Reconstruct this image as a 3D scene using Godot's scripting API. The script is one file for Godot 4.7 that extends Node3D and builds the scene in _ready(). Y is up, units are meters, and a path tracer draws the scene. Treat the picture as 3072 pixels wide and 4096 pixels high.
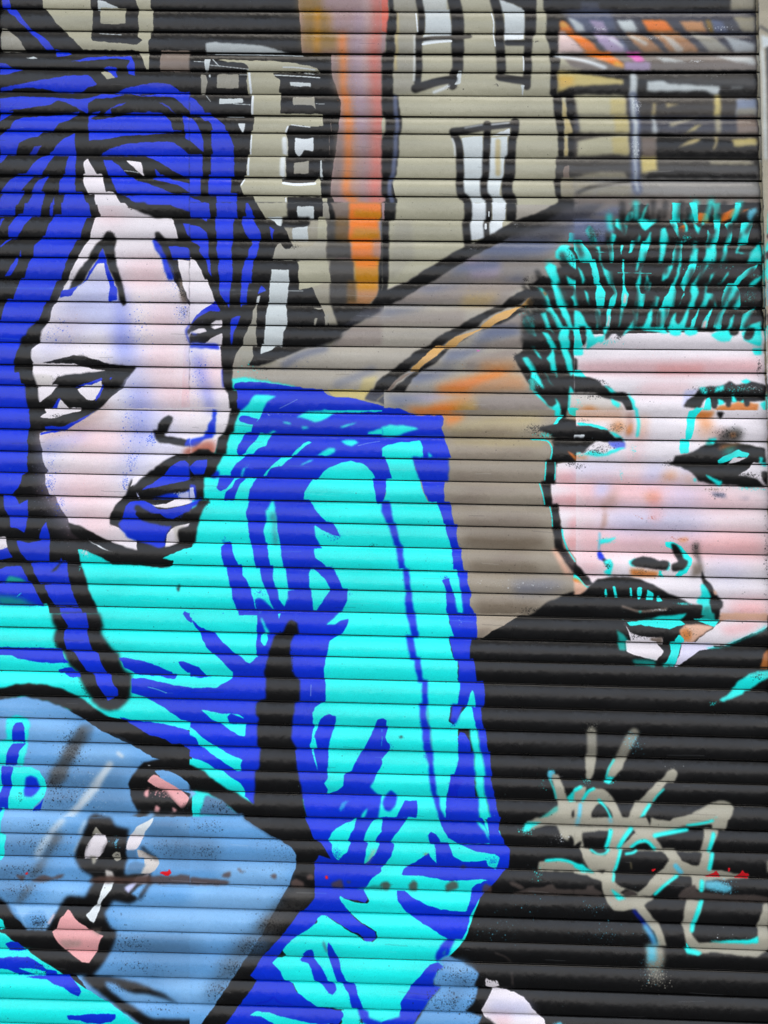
extends Node3D
# A painted roller shutter seen from the pavement in front of it.
# The shutter hangs in the plane z = 0; x to the right, y up, metres.

const EYE := Vector3(0, 1.5, 3.6)
const MURAL_LEFT := -1.56      # left edge of the painted field, metres
const MURAL_TOP := 3.80        # top edge of the painted field, metres
const MURAL_W := 2.76
const MURAL_H := 3.72
const CANVAS_W := 2280         # pixels painted; reduced to TEX_W for the texture
const CANVAS_H := 3072
const TEX_W := 1520
const TEX_H := 2048

var canvas: Image
var k := 1.0                   # canvas pixels per millimetre
var rng := RandomNumberGenerator.new()
var frame: Array = []           # masked-off rectangle for the next stroke, millimetres

# spray colours, sRGB 0..255
const PAINT := {
	"k": [10, 10, 11], "hairk": [18, 17, 17], "b": [0, 46, 206], "bd": [0, 34, 200], "db": [22, 46, 180],
	"c": [22, 236, 228], "teal": [22, 160, 150], "g": [166, 163, 140], "gp": [148, 145, 132], "gd": [150, 145, 128],
	"gdk": [128, 122, 116], "grv": [142, 132, 124], "gl": [160, 154, 142], "lg": [136, 134, 130], "grn": [112, 104, 98],
	"dg": [64, 62, 59], "dgb": [58, 59, 68], "dgr": [70, 62, 58], "dk2": [58, 54, 50], "slate": [84, 94, 122],
	"slate2": [120, 130, 150], "pale": [192, 200, 200], "wh": [214, 221, 223], "w": [226, 219, 223], "w2": [228, 228, 232],
	"wl": [222, 218, 240], "pinkp": [215, 190, 185], "pinkw": [228, 200, 198], "gpw": [198, 192, 186], "pnk": [230, 172, 174],
	"pnk2": [226, 150, 145], "pk2": [232, 166, 166], "pink2": [220, 90, 180], "peach": [222, 176, 150], "red": [165, 80, 58],
	"redp": [222, 22, 34], "rust": [92, 68, 60], "rustp": [110, 90, 84], "tanr": [170, 140, 90], "brn": [122, 108, 98],
	"brnd": [96, 82, 66], "brnp": [186, 150, 140], "mauve": [152, 126, 126], "amber": [128, 98, 34], "amber2": [190, 128, 16],
	"amber3": [205, 165, 75], "amb4": [205, 160, 95], "ambdk": [105, 82, 50], "orange": [226, 118, 36], "orange2": [205, 122, 56],
	"salmon": [208, 102, 86], "tan": [176, 160, 112], "tan2": [142, 136, 116], "tan3": [186, 170, 108], "tan4": [172, 168, 140],
	"tano": [182, 130, 85], "tb": [148, 138, 122], "tb2": [160, 148, 130], "tg": [164, 160, 143], "rail": [158, 150, 128],
	"lav": [186, 190, 226], "lavb": [96, 112, 220], "lilac": [160, 144, 174], "lb": [98, 158, 212], "lb2": [132, 184, 230],
	"lbd": [80, 122, 160], "lbt": [90, 190, 215],
}

# The mural, in the order it was sprayed. Millimetres from the top left corner of the painted field.
# ["p", paint, softness, cover, outline] filled shape
# ["l", paint, softness, cover, path, width] stroke
# ["d", paint, spread x, spread y, centre, count] spatter
const MURAL := [
	["p","k",0,1,[40,95,728,94,759,874,86,880]],
	["p","g",0,1,[200,95,370,94,373,163,382,171,385,242,379,253,382,278,392,286,468,291,544,298,562,281,545,268,543,249,547,241,543,201,543,167,531,133,529,94,583,94,586,162,595,169,598,243,590,250,591,273,584,286,585,320,588,326,590,388,580,388,568,354,553,326,551,317,353,316,321,283,286,247,256,219,221,172,204,159]],
	["p","pale",0,1,[397,135,422,137,487,170,487,170,399,169]],
	["p","g",0,1,[407,160,497,161,499,220,436,223,412,221]],
	["l","pale",0,1,[409,255,446,258,487,260],3.0],
	["p","gp",0,1,[61,238,79,238,107,262,133,286,154,322,154,322,66,322]],
	["p","pale",0,1,[153,348,181,343,200,348,180,353]],
	["p","brn",0,1,[628,317,744,317,747,395,627,394],0,[]],
	["p","b",0,1,[56,95,77,95,91,166,60,166]],
	["p","b",0,1,[73,166,110,166,128,194,150,221,169,241,193,258,223,279,244,300,253,317,225,317,194,283,160,249,138,230,108,198,82,181]],
	["p","b",0,1,[255,314,315,327,303,338,263,345]],
	["p","b",0,1,[313,363,373,346,430,341,525,339,539,371,541,413,518,405,511,377,524,362,520,354,471,349,410,355,349,361]],
	["p","b",0,1,[438,380,476,380,477,393,432,392]],
	["p","b",0,1,[428,383,468,384,484,418,474,420,464,413,453,399]],
	["p","g",0,1,[418,396,451,397,474,420,444,426]],
	["p","b",0,1,[64,367,89,371,119,389,119,389,65,389]],
	["p","b",0,1,[65,380,147,393,111,403,99,409,67,411]],
	["p","b",0,1,[69,456,110,448,211,430,311,412,380,409,393,422,411,445,379,454,351,472,274,472,233,459,143,455,70,470]],
	["p","b",0,1,[473,473,516,453,597,439,641,436,670,444,711,475,473,473]],
	["p","b",0,1,[72,498,141,488,251,491,299,494,348,499,397,490,424,477,509,477,462,494,433,493,409,494,385,511,383,551,354,534,317,515,276,504,252,518,196,527,115,538,75,550]],
	["p","b",0,1,[432,551,487,516,519,508,503,518,463,533,464,551]],
	["p","b",0,1,[501,464,570,482,678,465,735,466,751,483,753,552,709,513,679,488,619,484,558,484],0,[]],
	["p","db",0,1,[628,509,656,515,694,552,661,528]],
	["p","b",0,1,[561,552,597,539,622,552]],
	["p","b",0,1,[74,541,123,541,100,563,77,584]],
	["p","b",0,1,[109,616,129,577,157,565,238,556,355,542,320,574,284,589,265,616,265,616,109,616]],
	["p","b",0,1,[80,634,103,607,241,607,214,633,178,642,150,657,136,699,84,699]],
	["p","db",0,1,[181,699,204,671,228,665,205,699]],
	["p","b",0,1,[250,699,269,679,295,647,323,631,342,620,349,699]],
	["p","b",0,1,[386,557,399,542,427,542,400,561,392,567,417,573,481,556,541,543,641,543,658,559,675,580,687,617,389,617]],
	["p","b",0,1,[390,608,721,608,605,624,508,629,484,636,433,646,392,647]],
	["p","b",0,1,[710,543,754,571,756,617,725,617],0,[]],
	["p","b",0,1,[725,608,756,608,757,655,726,636],0,[]],
	["p","b",0,1,[431,699,462,675,522,658,586,652,662,649,686,653,711,667,744,699,431,699]],
	["p","b",0,1,[83,690,114,690,97,722,86,734]],
	["p","b",0,1,[175,774,203,729,230,704,277,690,256,733,230,774]],
	["p","b",0,1,[314,774,318,724,326,690,348,690,352,774]],
	["p","b",0,1,[444,717,472,717,497,731,535,774,467,774,455,740]],
	["p","b",0,1,[568,690,759,690,762,774,731,774,699,759,650,730,617,710],0,[]],
	["p","b",0,1,[626,745,651,774,631,774]],
	["p","b",0,1,[92,838,122,792,152,765,209,765,187,800,161,838,92,838]],
	["p","b",0,1,[199,838,222,791,259,765,247,804,231,838]],
	["p","b",0,1,[295,839,299,783,308,765,346,765,358,839]],
	["p","b",0,1,[467,765,527,765,572,789,633,809,702,840,502,839]],
	["p","b",0,1,[616,780,651,765,692,783,763,803,765,840,709,806],0,[]],
	["p","b",0,1,[95,887,93,859,108,829,180,829,155,887],0,[]],
	["p","b",0,1,[187,886,208,829,249,829,244,886],0,[]],
	["p","b",0,1,[274,886,282,845,286,885],0,[]],
	["p","b",0,1,[312,885,317,830,377,830,402,884],0,[]],
	["p","b",0,1,[526,843,764,831,766,881,584,883],0,[]],
	["p","w",0,1,[378,724,391,711,405,736,431,774,385,774]],
	["p","w",0,1,[377,765,442,765,464,839,402,839,387,815,379,790]],
	["p","w",0,1,[416,830,486,830,524,883,428,884],0,[]],
	["p","w",0,1,[525,719,577,722,591,774,571,760]],
	["l","pale",0,1,[520,754,546,756,569,760],2.7],
	["p","k",1.9,1,[720,94,1255,92,1275,876,752,881],0,[]],
	["p","mauve",0,1,[1097,93,1407,92,1423,875,1255,877,1234,836,1233,783,1246,676,1261,510,1227,405,1221,326,1120,324,1114,250],0,[]],
	["p","amber",9.1,0.8,[1097,93,1182,92,1184,169,1209,178,1210,245,1243,254,1244,317,1120,318,1116,174,1099,165]],
	["l","amber2",6.1,0.8,[1170,165,1172,250,1170,258,1172,317],15.2],
	["l","orange",7.6,0.9,[1259,258,1262,384,1262,464,1279,481,1280,543,1290,555,1290,609,1288,622,1290,688,1289,758,1284,783,1286,836,1313,844,1314,870],20.9],
	["l","salmon",10.6,0.8,[1368,92,1381,173,1379,236,1364,300,1379,405,1380,467,1389,509,1390,551,1388,654,1390,757,1383,798,1389,870],34.2],
	["l","pinkp",9.9,0.5,[1335,92,1346,215,1336,308,1334,392,1344,468],19.0],
	["l","lilac",9.9,0.6,[1313,173,1315,258,1310,384,1324,468,1334,551,1329,675],19.0],
	["l","amber2",7.6,0.5,[1138,93,1140,165],5.3],
	["l","amber2",7.6,0.6,[1208,173,1214,245],6.1],
	["l","tano",9.1,0.5,[1316,618,1318,692,1311,758,1321,836],15.2],
	["l","brn",7.6,0.8,[1241,334,1238,393,1244,460],22.8],
	["l","brn",7.6,0.8,[1256,618,1254,692,1256,758,1249,783,1246,836],26.6],
	["p","pale",1.5,0.9,[784,290,816,288,897,293,978,299,1084,327,1084,327,786,326]],
	["l","pale",0,1,[818,327,979,329,1124,334],3.8],
	["p","g",0,1,[827,351,1021,356,1101,364,1174,381,1186,396,1062,396,941,396,933,373,920,365,860,361]],
	["l","pale",0,1,[1057,379,1102,379,1166,387],4.6],
	["l","pale",0,1,[795,372,860,378,937,386],3.0],
	["l","pale",0,1,[746,359,781,361],3.0],
	["p","pale",0,1,[782,349,805,349,796,395,786,395]],
	["l","pale",0,1,[811,351,832,374],3.8],
	["p","g",0,1,[933,386,1022,387,1030,415,1049,423,1044,476,938,476,932,428]],
	["l","wh",0,1,[939,398,948,470],8.4],
	["p","gp",0,1,[827,403,903,403,905,455,829,454]],
	["l","pale",0,1,[905,405,934,405],2.3],
	["p","gp",0,1,[772,404,791,408,796,437,787,475,775,475]],
	["l","pale",0,1,[802,408,803,414],6.8],
	["p","pale",0,1,[1081,431,1155,435,1156,448,1084,446]],
	["l","pale",0,1,[1028,406,1143,412,1185,416],4.6],
	["l","pale",0,1,[1130,398,1166,402],3.0],
	["p","g",0,1,[950,467,1052,467,1053,553,953,553]],
	["l","wh",0,1,[954,482,955,545],8.4],
	["p","pale",0,1,[838,493,921,491,921,508,839,514]],
	["l","pale",0,1,[889,512,947,515],3.0],
	["p","gp",0,1,[1093,484,1167,483,1174,531,1162,517,1130,513,1094,515]],
	["l","pale",0,1,[1174,510,1204,511],2.3],
	["l","pale",0,1,[791,479,809,504],2.3],
	["p","g",0,1,[959,544,1198,544,1202,591,1188,593,1148,594,1108,586,1084,590,1075,617,959,617,963,566]],
	["l","wh",0,1,[1092,587,1120,591,1156,595],3.8],
	["l","wh",0,1,[1080,594,1073,611],6.8],
	["p","wh",0,1,[906,583,934,582,925,617]],
	["l","pale",0,1,[867,555,927,556],2.3],
	["l","brn",0,1,[1227,579,1230,608],2.3],
	["p","g",0,1,[955,608,1069,608,1082,640,1083,699,952,699,952,657]],
	["l","wh",1.9,0.9,[1069,636,1073,685],17.1],
	["p","wh",0,1,[1105,631,1137,635,1169,631,1170,679,1138,677,1119,699,1107,681]],
	["l","brn",0,1,[1223,624,1226,688],1.9],
	["l","wh",0,1,[955,624,954,690],5.3],
	["p","g",0,1,[946,690,1075,690,1080,774,943,774,943,732]],
	["l","wh",1.5,0.9,[1066,706,1066,766],19.0],
	["l","wh",0,1,[948,705,948,767],7.6],
	["p","gp",0,1,[1106,722,1155,714,1157,759,1103,762]],
	["p","pale",0,1,[1195,713,1199,711,1205,774,1195,774]],
	["p","g",0,1,[936,765,1062,766,1066,789,1114,794,1177,790,1191,766,1197,783,1203,840,937,840,922,804,931,798]],
	["l","wh",0,1,[1070,793,1114,800,1178,794],10.6],
	["l","wh",0,1,[935,781,926,802],6.1],
	["p","g",0,1,[964,831,1087,831,1085,878,982,879],0,[]],
	["p","g",0,1,[1203,845,1222,845,1225,877,1213,877],0,[]],
	["l","wh",0,1,[1080,846,1083,873],4.6],
	["p","b",0,1,[736,486,760,500,779,521,794,552,739,552],0,[]],
	["p","b",0,1,[762,543,806,543,835,567,860,589,871,617,823,617,816,588,803,573,791,575]],
	["p","b",0,1,[815,608,873,608,888,641,895,666,896,699,824,699,818,658]],
	["p","b",0,1,[818,690,896,690,902,774,821,774]],
	["p","b",0,1,[811,765,890,765,893,840,815,840]],
	["p","b",0,1,[839,831,913,831,914,880,847,880],0,[]],
	["p","b",0,1,[739,557,763,580,779,617,741,617],0,[]],
	["p","b",0,1,[741,608,778,608,790,646,793,683,775,675,743,646],0,[]],
	["p","b",0,1,[744,690,786,690,791,729,791,774,748,774],0,[]],
	["p","b",0,1,[747,765,783,765,788,840,750,840],0,[]],
	["p","b",0,1,[751,845,782,857,811,881,752,881],0,[]],
	["p","g",0,1,[1392,92,2070,91,2073,869,1463,875,1404,633],0,[]],
	["p","gp",3.8,0.8,[1432,92,1506,92,1518,177,1519,244,1512,316,1513,383,1507,467,1439,467]],
	["p","salmon",0,1,[1392,92,1409,92,1417,173,1419,247,1395,247],0,[]],
	["p","mauve",0,1,[1395,244,1411,244,1408,328,1397,328],0,[]],
	["l","tan",1.9,0.8,[1445,177,1451,245,1443,266,1450,316,1441,333,1446,383],11.4],
	["p","k",1.9,1,[1409,92,1419,173,1411,253,1412,316,1397,329,1399,392,1399,400,1400,467,1400,476,1402,546,1415,555,1416,609,1404,621,1405,691,1405,708,1407,765,1407,773,1408,835,1423,843,1424,875,1458,875,1459,843,1441,835,1444,773,1455,765,1459,703,1463,691,1462,621,1470,608,1471,554,1463,546,1455,477,1438,467,1436,400,1438,383,1438,329,1442,316,1437,257,1445,245,1444,175,1433,164,1432,92],0,[]],
	["l","slate",2.3,0.9,[1446,480,1449,542,1455,559,1456,604,1450,625,1452,687,1447,707,1446,761,1434,777,1433,831,1443,847,1444,871],15.9],
	["p","pale",1.5,0.7,[1530,92,1616,92,1618,174,1534,174]],
	["p","pale",0,1,[1543,165,1629,165,1637,253,1545,253]],
	["p","pale",0,1,[1539,257,1639,244,1639,282,1540,291]],
	["l","k",1.9,1,[1519,92,1520,130,1532,177,1533,244,1523,257,1524,316,1524,333,1527,383,1524,400,1522,433],22.0],
	["l","k",1.9,1,[1640,91,1641,130,1654,176,1659,244,1656,257,1659,315],42.5],
	["l","k",1.9,1,[1659,315,1658,332,1661,382,1650,399],36.1],
	["l","k",1.9,1,[1650,399,1642,441],28.5],
	["l","k",1.9,1,[1523,278,1563,269,1639,266,1667,265,1699,260],15.9],
	["l","wh",0,1,[1538,293,1583,285,1635,281],8.4],
	["p","pale",0,1,[1661,387,1673,387,1669,433,1650,441]],
	["l","k",1.9,1,[1515,452,1546,442,1586,429,1629,420,1645,418],28.1],
	["l","wh",1.9,0.9,[1578,464,1606,454,1630,443],9.5],
	["d","k",27,8,[1642,445],50],
	["l","wh",0,1,[1512,177,1519,244],5.3],
	["l","wh",1.1,0.8,[1508,257,1510,320,1510,425],5.3],
	["p","pale",0,1,[1794,91,1801,127,1881,159,1883,174,1805,174]],
	["p","k",1.9,1,[1800,91,1924,91,1925,174,1883,174,1879,157,1841,144,1801,127]],
	["p","pale",0,1,[1817,165,1887,165,1890,253,1818,253]],
	["p","wh",0,1,[1816,244,1884,244,1886,272,1818,281]],
	["l","k",1.9,1,[1778,91,1781,129,1797,176,1804,243,1799,256,1805,315,1807,332,1809,386],30.4],
	["l","k",1.9,1,[1904,91,1905,129,1908,176,1907,243],38.0],
	["l","k",1.9,1,[1902,256,1900,314,1897,331,1901,381,1897,398,1896,442],25.8],
	["l","k",1.9,1,[1828,286,1886,286],20.9],
	["l","wh",0,1,[1773,176,1782,214,1780,252,1787,298],4.6],
	["l","wh",0,1,[1884,331,1885,386],4.6],
	["d","k",11,5,[1924,281],16],
	["l","k",1.9,1,[1804,410,1843,417,1887,423],28.1],
	["p","pale",0,1,[1875,438,1889,438,1882,478]],
	["d","k",15,5,[1796,438],16],
	["p","k",1.9,1,[1950,91,2070,91,2071,249,2009,249,2005,255,2005,314,2009,331,2009,385,2001,397,2002,468,2016,476,2018,547,2024,553,2025,764,2015,777,2015,830,2073,833,2073,869,2006,870,2006,838,1996,830,1990,777,1999,765,1999,701,2007,691,2003,619,2004,609,1996,553,1990,547,1988,477,1976,468,1978,398,1980,385,1973,331,1977,314,1959,255,1963,243,1963,173,1953,167],0,[]],
	["p","k",1.9,1,[2031,469,2059,469,2072,553,2032,553],0,[]],
	["p","tan",1.9,1,[2018,487,2032,522,2032,553,2018,553]],
	["p","tan",1.9,1,[2025,544,2042,557,2072,600,2072,616,2025,617],0,[]],
	["p","k",1.9,1,[2041,544,2072,544,2072,616,2057,616,2049,580],0,[]],
	["p","k",1.9,1,[2038,608,2072,608,2072,698,2038,698],0,[]],
	["p","tan",1.9,1,[2024,621,2036,629,2038,698,2026,698]],
	["p","dg",1.9,1,[1999,689,2072,689,2072,774,1999,774],0,[]],
	["p","brn",0,1,[2023,728,2042,725,2042,774,2023,774]],
	["p","tan2",1.9,1,[2015,765,2072,765,2073,838,2015,838],0,[]],
	["p","pale",0,1,[1676,627,1747,619,1752,693,1751,767,1744,832,1761,840,1766,872,1711,873,1710,840,1687,832,1682,775,1686,767,1683,706,1685,689],0,[]],
	["p","pale",0,1,[1775,627,1832,621,1834,688,1823,705,1819,766,1810,795,1806,831,1826,839,1828,871,1783,872,1783,840,1763,832,1761,779,1768,766,1768,705,1773,688],0,[]],
	["l","tan",2.3,0.8,[1800,639,1801,754],17.1],
	["l","k",1.9,1,[1646,607,1687,603,1750,590,1845,579],24.3],
	["l","k",1.9,1,[1763,577,1763,623,1761,693,1760,705,1760,766,1753,775,1754,832,1771,840,1773,868],23.5],
	["l","k",1.9,1,[1858,566,1857,610,1848,630,1847,692],26.6],
	["l","k",1.9,1,[1842,702,1841,766,1832,776,1832,831,1847,840,1848,868],36.1],
	["l","k",1.9,1,[1652,619,1666,648,1672,693,1671,706,1674,767,1671,775,1675,833,1695,841,1701,869],25.1],
	["l","wh",1.5,0.9,[1644,630,1653,656,1655,689],6.1],
	["l","wh",1.9,0.8,[1778,581,1837,574],7.6],
	["l","wh",1.9,0.7,[1687,594,1746,582],6.1],
	["p","wh",0,1,[1782,617,1841,593,1841,617,1782,617]],
	["p","dg",3.4,1,[2063,91,2681,89,2685,856,2066,862]],
	["p","k",1.9,1,[2056,91,2673,89,2672,171,2056,174],0,[]],
	["p","tan2",3.4,1,[2590,89,2675,89,2674,171,2589,172]],
	["p","slate",3.4,0.5,[2079,137,2143,137,2143,174,2079,174]],
	["p","dgb",3.4,1,[2008,165,2676,162,2674,250,2057,252],0,[]],
	["p","slate",5.3,0.7,[2032,165,2182,164,2206,252,2057,252],0,[]],
	["p","orange",3.4,1,[2008,204,2024,209,2068,252,2009,252]],
	["p","amber3",3.8,0.8,[2008,207,2020,209,2040,230,2009,230]],
	["p","pale",3.4,0.9,[2032,192,2056,200,2087,223,2099,252,2072,252],0,[]],
	["p","pale",3.4,1,[2202,204,2258,203,2279,252,2230,252]],
	["p","orange",3.4,1,[2287,203,2366,203,2407,251,2317,252]],
	["p","tano",3.4,1,[2416,206,2494,207,2514,251,2447,251]],
	["p","amber",3.4,0.9,[2502,203,2522,203,2541,251,2521,251]],
	["p","slate",3.4,0.9,[2522,203,2561,207,2588,251,2541,251]],
	["p","tan2",3.4,1,[2597,188,2673,188,2672,250,2635,250]],
	["p","lilac",3.4,0.9,[2107,204,2155,208,2179,252,2143,252]],
	["p","dgb",3.4,1,[2005,243,2676,241,2675,322,2057,326],0,[]],
	["p","orange",3.4,1,[2040,243,2080,257,2123,288,2149,326,2107,326,2072,293,2024,243]],
	["p","pinkp",3.4,1,[2004,243,2024,243,2072,293,2107,326,2005,326]],
	["p","lilac",3.4,1,[2123,243,2194,259,2253,325,2179,325,2143,284]],
	["p","slate",3.4,0.8,[2202,243,2242,305,2249,325,2234,325]],
	["l","wh",3.4,0.7,[2182,271,2222,298],11.4],
	["p","tano",3.4,0.8,[2234,243,2301,258,2368,324,2301,325,2261,288]],
	["l","pale",3.4,0.7,[2254,259,2301,288],15.2],
	["p","tano",3.4,0.8,[2321,243,2411,242,2478,304,2481,323,2391,324]],
	["p","pale",3.4,0.7,[2348,243,2388,266,2434,308,2411,324]],
	["p","gp",3.4,0.9,[2451,242,2529,257,2595,322,2595,322,2525,323]],
	["p","pale",3.4,0.7,[2568,257,2615,270,2672,290,2671,322,2607,322]],
	["p","grn",3.4,1,[2009,317,2677,313,2676,390,2057,395],0,[]],
	["p","orange",3.4,1,[2084,317,2179,316,2226,363,2226,376,2194,367,2143,343]],
	["p","amber3",3.4,0.9,[2194,351,2226,365,2226,376,2194,368]],
	["p","tan2",3.4,1,[2007,360,2080,380,2088,395,2005,395]],
	["l","wh",3.4,1,[1995,329,2044,337,2111,355,2163,376],12.9],
	["p","pink2",3.4,1,[2234,316,2277,316,2301,346,2269,357]],
	["p","lilac",3.4,0.9,[2230,355,2316,354,2316,393,2230,394]],
	["p","pale",3.4,0.8,[2332,329,2391,337,2438,354,2363,354]],
	["p","pale",3.4,0.7,[2536,328,2671,332,2671,361,2614,355]],
	["p","k",1.9,1,[2003,386,2676,381,2675,476,2003,478]],
	["p","dg",3.4,1,[2265,398,2670,396,2670,438,2387,427,2359,416,2304,421,2265,417]],
	["p","tan3",3.4,1,[2003,386,2123,400,2226,417,2226,436,2143,438,2041,445,2003,464]],
	["p","amber3",5.3,0.8,[2003,402,2057,406,2057,439,2005,447],0,[]],
	["l","pale",3.4,1,[2259,405,2261,429,2257,472],26.6],
	["p","pale",3.4,1,[2304,423,2359,419,2379,429,2555,441,2543,477,2508,455,2332,458,2304,456]],
	["l","pale",3.4,1,[2590,443,2629,444],3.8],
	["l","wh",3.4,1,[2319,607,2397,606],2.3],  # bright glint on a worn slat lip, painted in as a pale line
	["l","wh",3.4,1,[2555,605,2592,605],2.3],  # painted glint again, further right along the same worn lip
	["l","wh",3.4,1,[2065,607,2104,608],2.3],  # painted glint again, left stretch of the same worn lip
	["p","dk2",3.4,1,[2057,469,2677,468,2676,551,2058,553],0,[]],
	["p","tan4",3.4,1,[2057,469,2233,469,2236,553,2073,553],0,[]],
	["p","tan3",3.4,0.7,[2182,482,2233,481,2234,553,2182,553]],
	["p","tan",3.4,1,[2321,552,2325,499,2335,504,2331,552]],
	["p","tan",3.4,1,[2370,501,2413,505,2372,518]],
	["p","tan3",3.4,1,[2530,552,2535,468,2554,468,2552,552]],
	["p","slate2",3.4,1,[2607,481,2675,481,2674,551,2604,552]],
	["p","tan2",3.8,0.8,[2606,518,2675,518,2674,551,2604,552]],
	["p","dgb",3.4,1,[2058,544,2678,542,2677,615,2058,616],0,[]],
	["p","tan4",3.4,1,[2074,544,2241,544,2249,616,2075,616]],
	["p","tan3",3.4,0.7,[2194,544,2240,544,2247,616,2198,616]],
	["p","pale",3.4,0.8,[2323,544,2335,557,2343,616,2321,616]],
	["p","tan2",3.4,1,[2380,569,2483,543,2382,588]],
	["p","tan3",3.4,1,[2428,616,2456,587,2495,573,2464,595]],
	["p","tan2",3.4,1,[2534,543,2556,543,2553,615,2535,615]],
	["p","brn",3.4,1,[2608,543,2678,542,2677,615,2607,615]],
	["p","dk2",3.4,1,[2058,608,2679,606,2678,697,2058,698],0,[]],
	["p","k",1.9,1,[2339,607,2677,645,2676,697,2338,697]],
	["p","tan4",3.4,1,[2069,638,2112,626,2241,607,2247,685,2182,681,2069,698]],
	["p","tan3",3.4,0.7,[2186,622,2240,619,2245,681,2190,679]],
	["p","tan",3.4,1,[2409,659,2440,634,2485,622,2485,636,2440,651]],
	["p","tan3",3.4,1,[2593,627,2673,621,2673,650,2595,655]],
	["l","tan",3.4,1,[2537,617,2539,638,2529,662],9.1],
	["p","brn",3.4,0.8,[2284,623,2335,623,2334,697,2288,697]],
	["p","dg",3.4,1,[2058,689,2682,688,2681,773,2058,774],0,[]],
	["p","tan3",3.4,1,[2282,689,2338,689,2338,739,2307,746,2284,750]],
	["p","k",1.9,1,[2283,773,2315,750,2416,741,2571,748,2671,743,2671,773]],
	["p","tan2",3.4,1,[2058,774,2097,752,2151,745,2229,746,2241,774,2058,774],0,[]],
	["p","tan2",3.4,1,[2517,701,2649,700,2664,714,2517,716]],
	["p","lg",3.4,1,[2058,765,2681,764,2680,834,2059,838],0,[]],
	["p","tan2",7.6,0.8,[2058,765,2151,784,2112,838,2059,838],0,[]],
	["l","dg",3.4,1,[2069,821,2120,796,2182,785,2248,775],12.1],
	["p","tan2",3.4,0.7,[2124,838,2143,804,2248,791,2244,837]],
	["p","grn",3.4,1,[2058,829,2682,826,2681,864,2059,869],0,[]],
	["l","slate",3.8,0.9,[2259,475,2263,545,2269,558,2266,603,2265,619,2266,689,2265,709,2266,766,2272,811],30.4],
	["l","pale",3.4,0.9,[2257,475,2259,545,2267,558,2266,605,2265,627,2266,689],15.2],
	["l","pale",3.4,0.8,[2265,697,2266,766,2272,811],9.5],
	["d","wh",13,34,[2266,668],200],
	["d","wh",15,23,[2269,512],200],
	["d","wh",23,6,[2469,349],60],
	["d","wh",34,6,[2528,401],12],
	["d","wh",46,11,[2321,267],60],
	["d","wh",30,8,[2557,228],60],
	["d","wh",23,8,[2147,234],60],
	["p","rail",0,1,[2677,89,2759,89,2762,863,2682,864],0,[]],
	["p","dg",3.4,1,[2698,311,2756,302,2749,726,2708,726,2703,698,2701,460]],
	["l","pale",3.4,1,[2687,324,2692,419,2692,543,2693,625,2694,706],9.9],
	["l","dg",3.4,1,[2682,240,2702,253,2756,286],8.4],
	["p","pale",3.4,1,[2684,269,2717,282,2717,307,2685,322]],
	["p","k",0,1,[86,880,759,874,788,1586,129,1596]],
	["p","b",0,1,[86,873,154,872,145,918,89,918],0,[]],
	["p","b",0,1,[173,918,181,872,243,871,233,918],0,[]],
	["p","b",0,1,[266,918,271,871,281,871,278,918],0,[]],
	["p","b",0,1,[308,919,307,871,401,870,414,919],0,[]],
	["p","w",0,1,[430,869,528,869,540,884,657,912,689,916,698,926,707,956,717,993,677,997,661,989,637,986,633,998,647,1038,672,1067,698,1119,749,1211,781,1239,795,1593,475,1584,501,1558,550,1512,590,1444,499,1431,419,1408,379,1405,246,1438,233,1415,231,1383,258,1362,260,1318,290,1285,295,1241,321,1196,345,1135,377,1058,413,988,426,920,444,914],0,[]],
	["l","lavb",17.1,1,[511,1193,528,1271,543,1358,564,1418],42.6,[94,879,787,1585]],
	["l","lav",26.2,1,[570,1400,596,1520,611,1639,608,1724,584,1801],73.8,[94,879,787,1585]],
	["l","lavb",19.7,0.7,[609,1520,626,1605,621,1690],32.8,[94,879,787,1585]],
	["p","lav",22.3,1,[370,1160,486,1088,518,1202,523,1323,445,1298,334,1291,305,1248],0,[94,879,787,1585]],
	["l","lav",22.3,0.93,[279,1387,344,1326,411,1299],49.2,[94,879,787,1585]],
	["l","lav",22.3,0.93,[291,1696,314,1797,358,1905,403,1972],32.8,[94,879,787,1585]],
	["p","brnp",26.2,0.54,[334,1291,400,1247,378,1325,287,1378],0,[94,879,787,1585]],
	["l","brnp",14.4,1,[287,1689,353,1657,420,1634,494,1590],27.9,[94,879,787,1585]],
	["l","lavb",13.1,0.62,[297,1721,364,1703,430,1676],19.7,[94,879,787,1585]],
	["p","pnk",28.9,0.93,[521,1097,684,1086,694,1139,541,1145],0,[94,879,787,1585]],
	["p","pnk",28.9,0.85,[623,1253,733,1243,744,1295,616,1296],0,[94,879,787,1585]],
	["p","pnk",32.8,1,[628,1382,730,1381,724,1441,639,1443],0,[94,879,787,1585]],
	["p","pnk",32.8,0.78,[658,1477,777,1501,764,1586,679,1570],0,[94,879,787,1585]],
	["p","pnk",32.8,0.85,[379,1669,548,1657,551,1725,399,1728],0,[94,879,787,1585]],
	["p","pnk",35.4,1,[320,1839,522,1831,525,1886,336,1889],0,[94,879,787,1585]],
	["p","pnk",26.2,0.93,[385,1955,511,1945,564,1994,430,1996],0,[94,879,787,1585]],
	["p","pnk",22.3,1,[443,899,507,894,513,929,453,930],0,[94,879,787,1585]],
	["l","lav",17.1,1,[788,1372,809,1449,845,1534],32.8,[94,879,787,1585]],
	["l","lavb",10.5,1,[799,1406,820,1474,843,1551,853,1585],16.4,[94,879,787,1585]],
	["l","lav",26.2,0.93,[663,1596,701,1689,728,1722],49.2,[94,879,787,1585]],
	["p","pnk",26.2,1,[824,1406,875,1405,884,1516,854,1517],0,[94,879,787,1585]],
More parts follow.
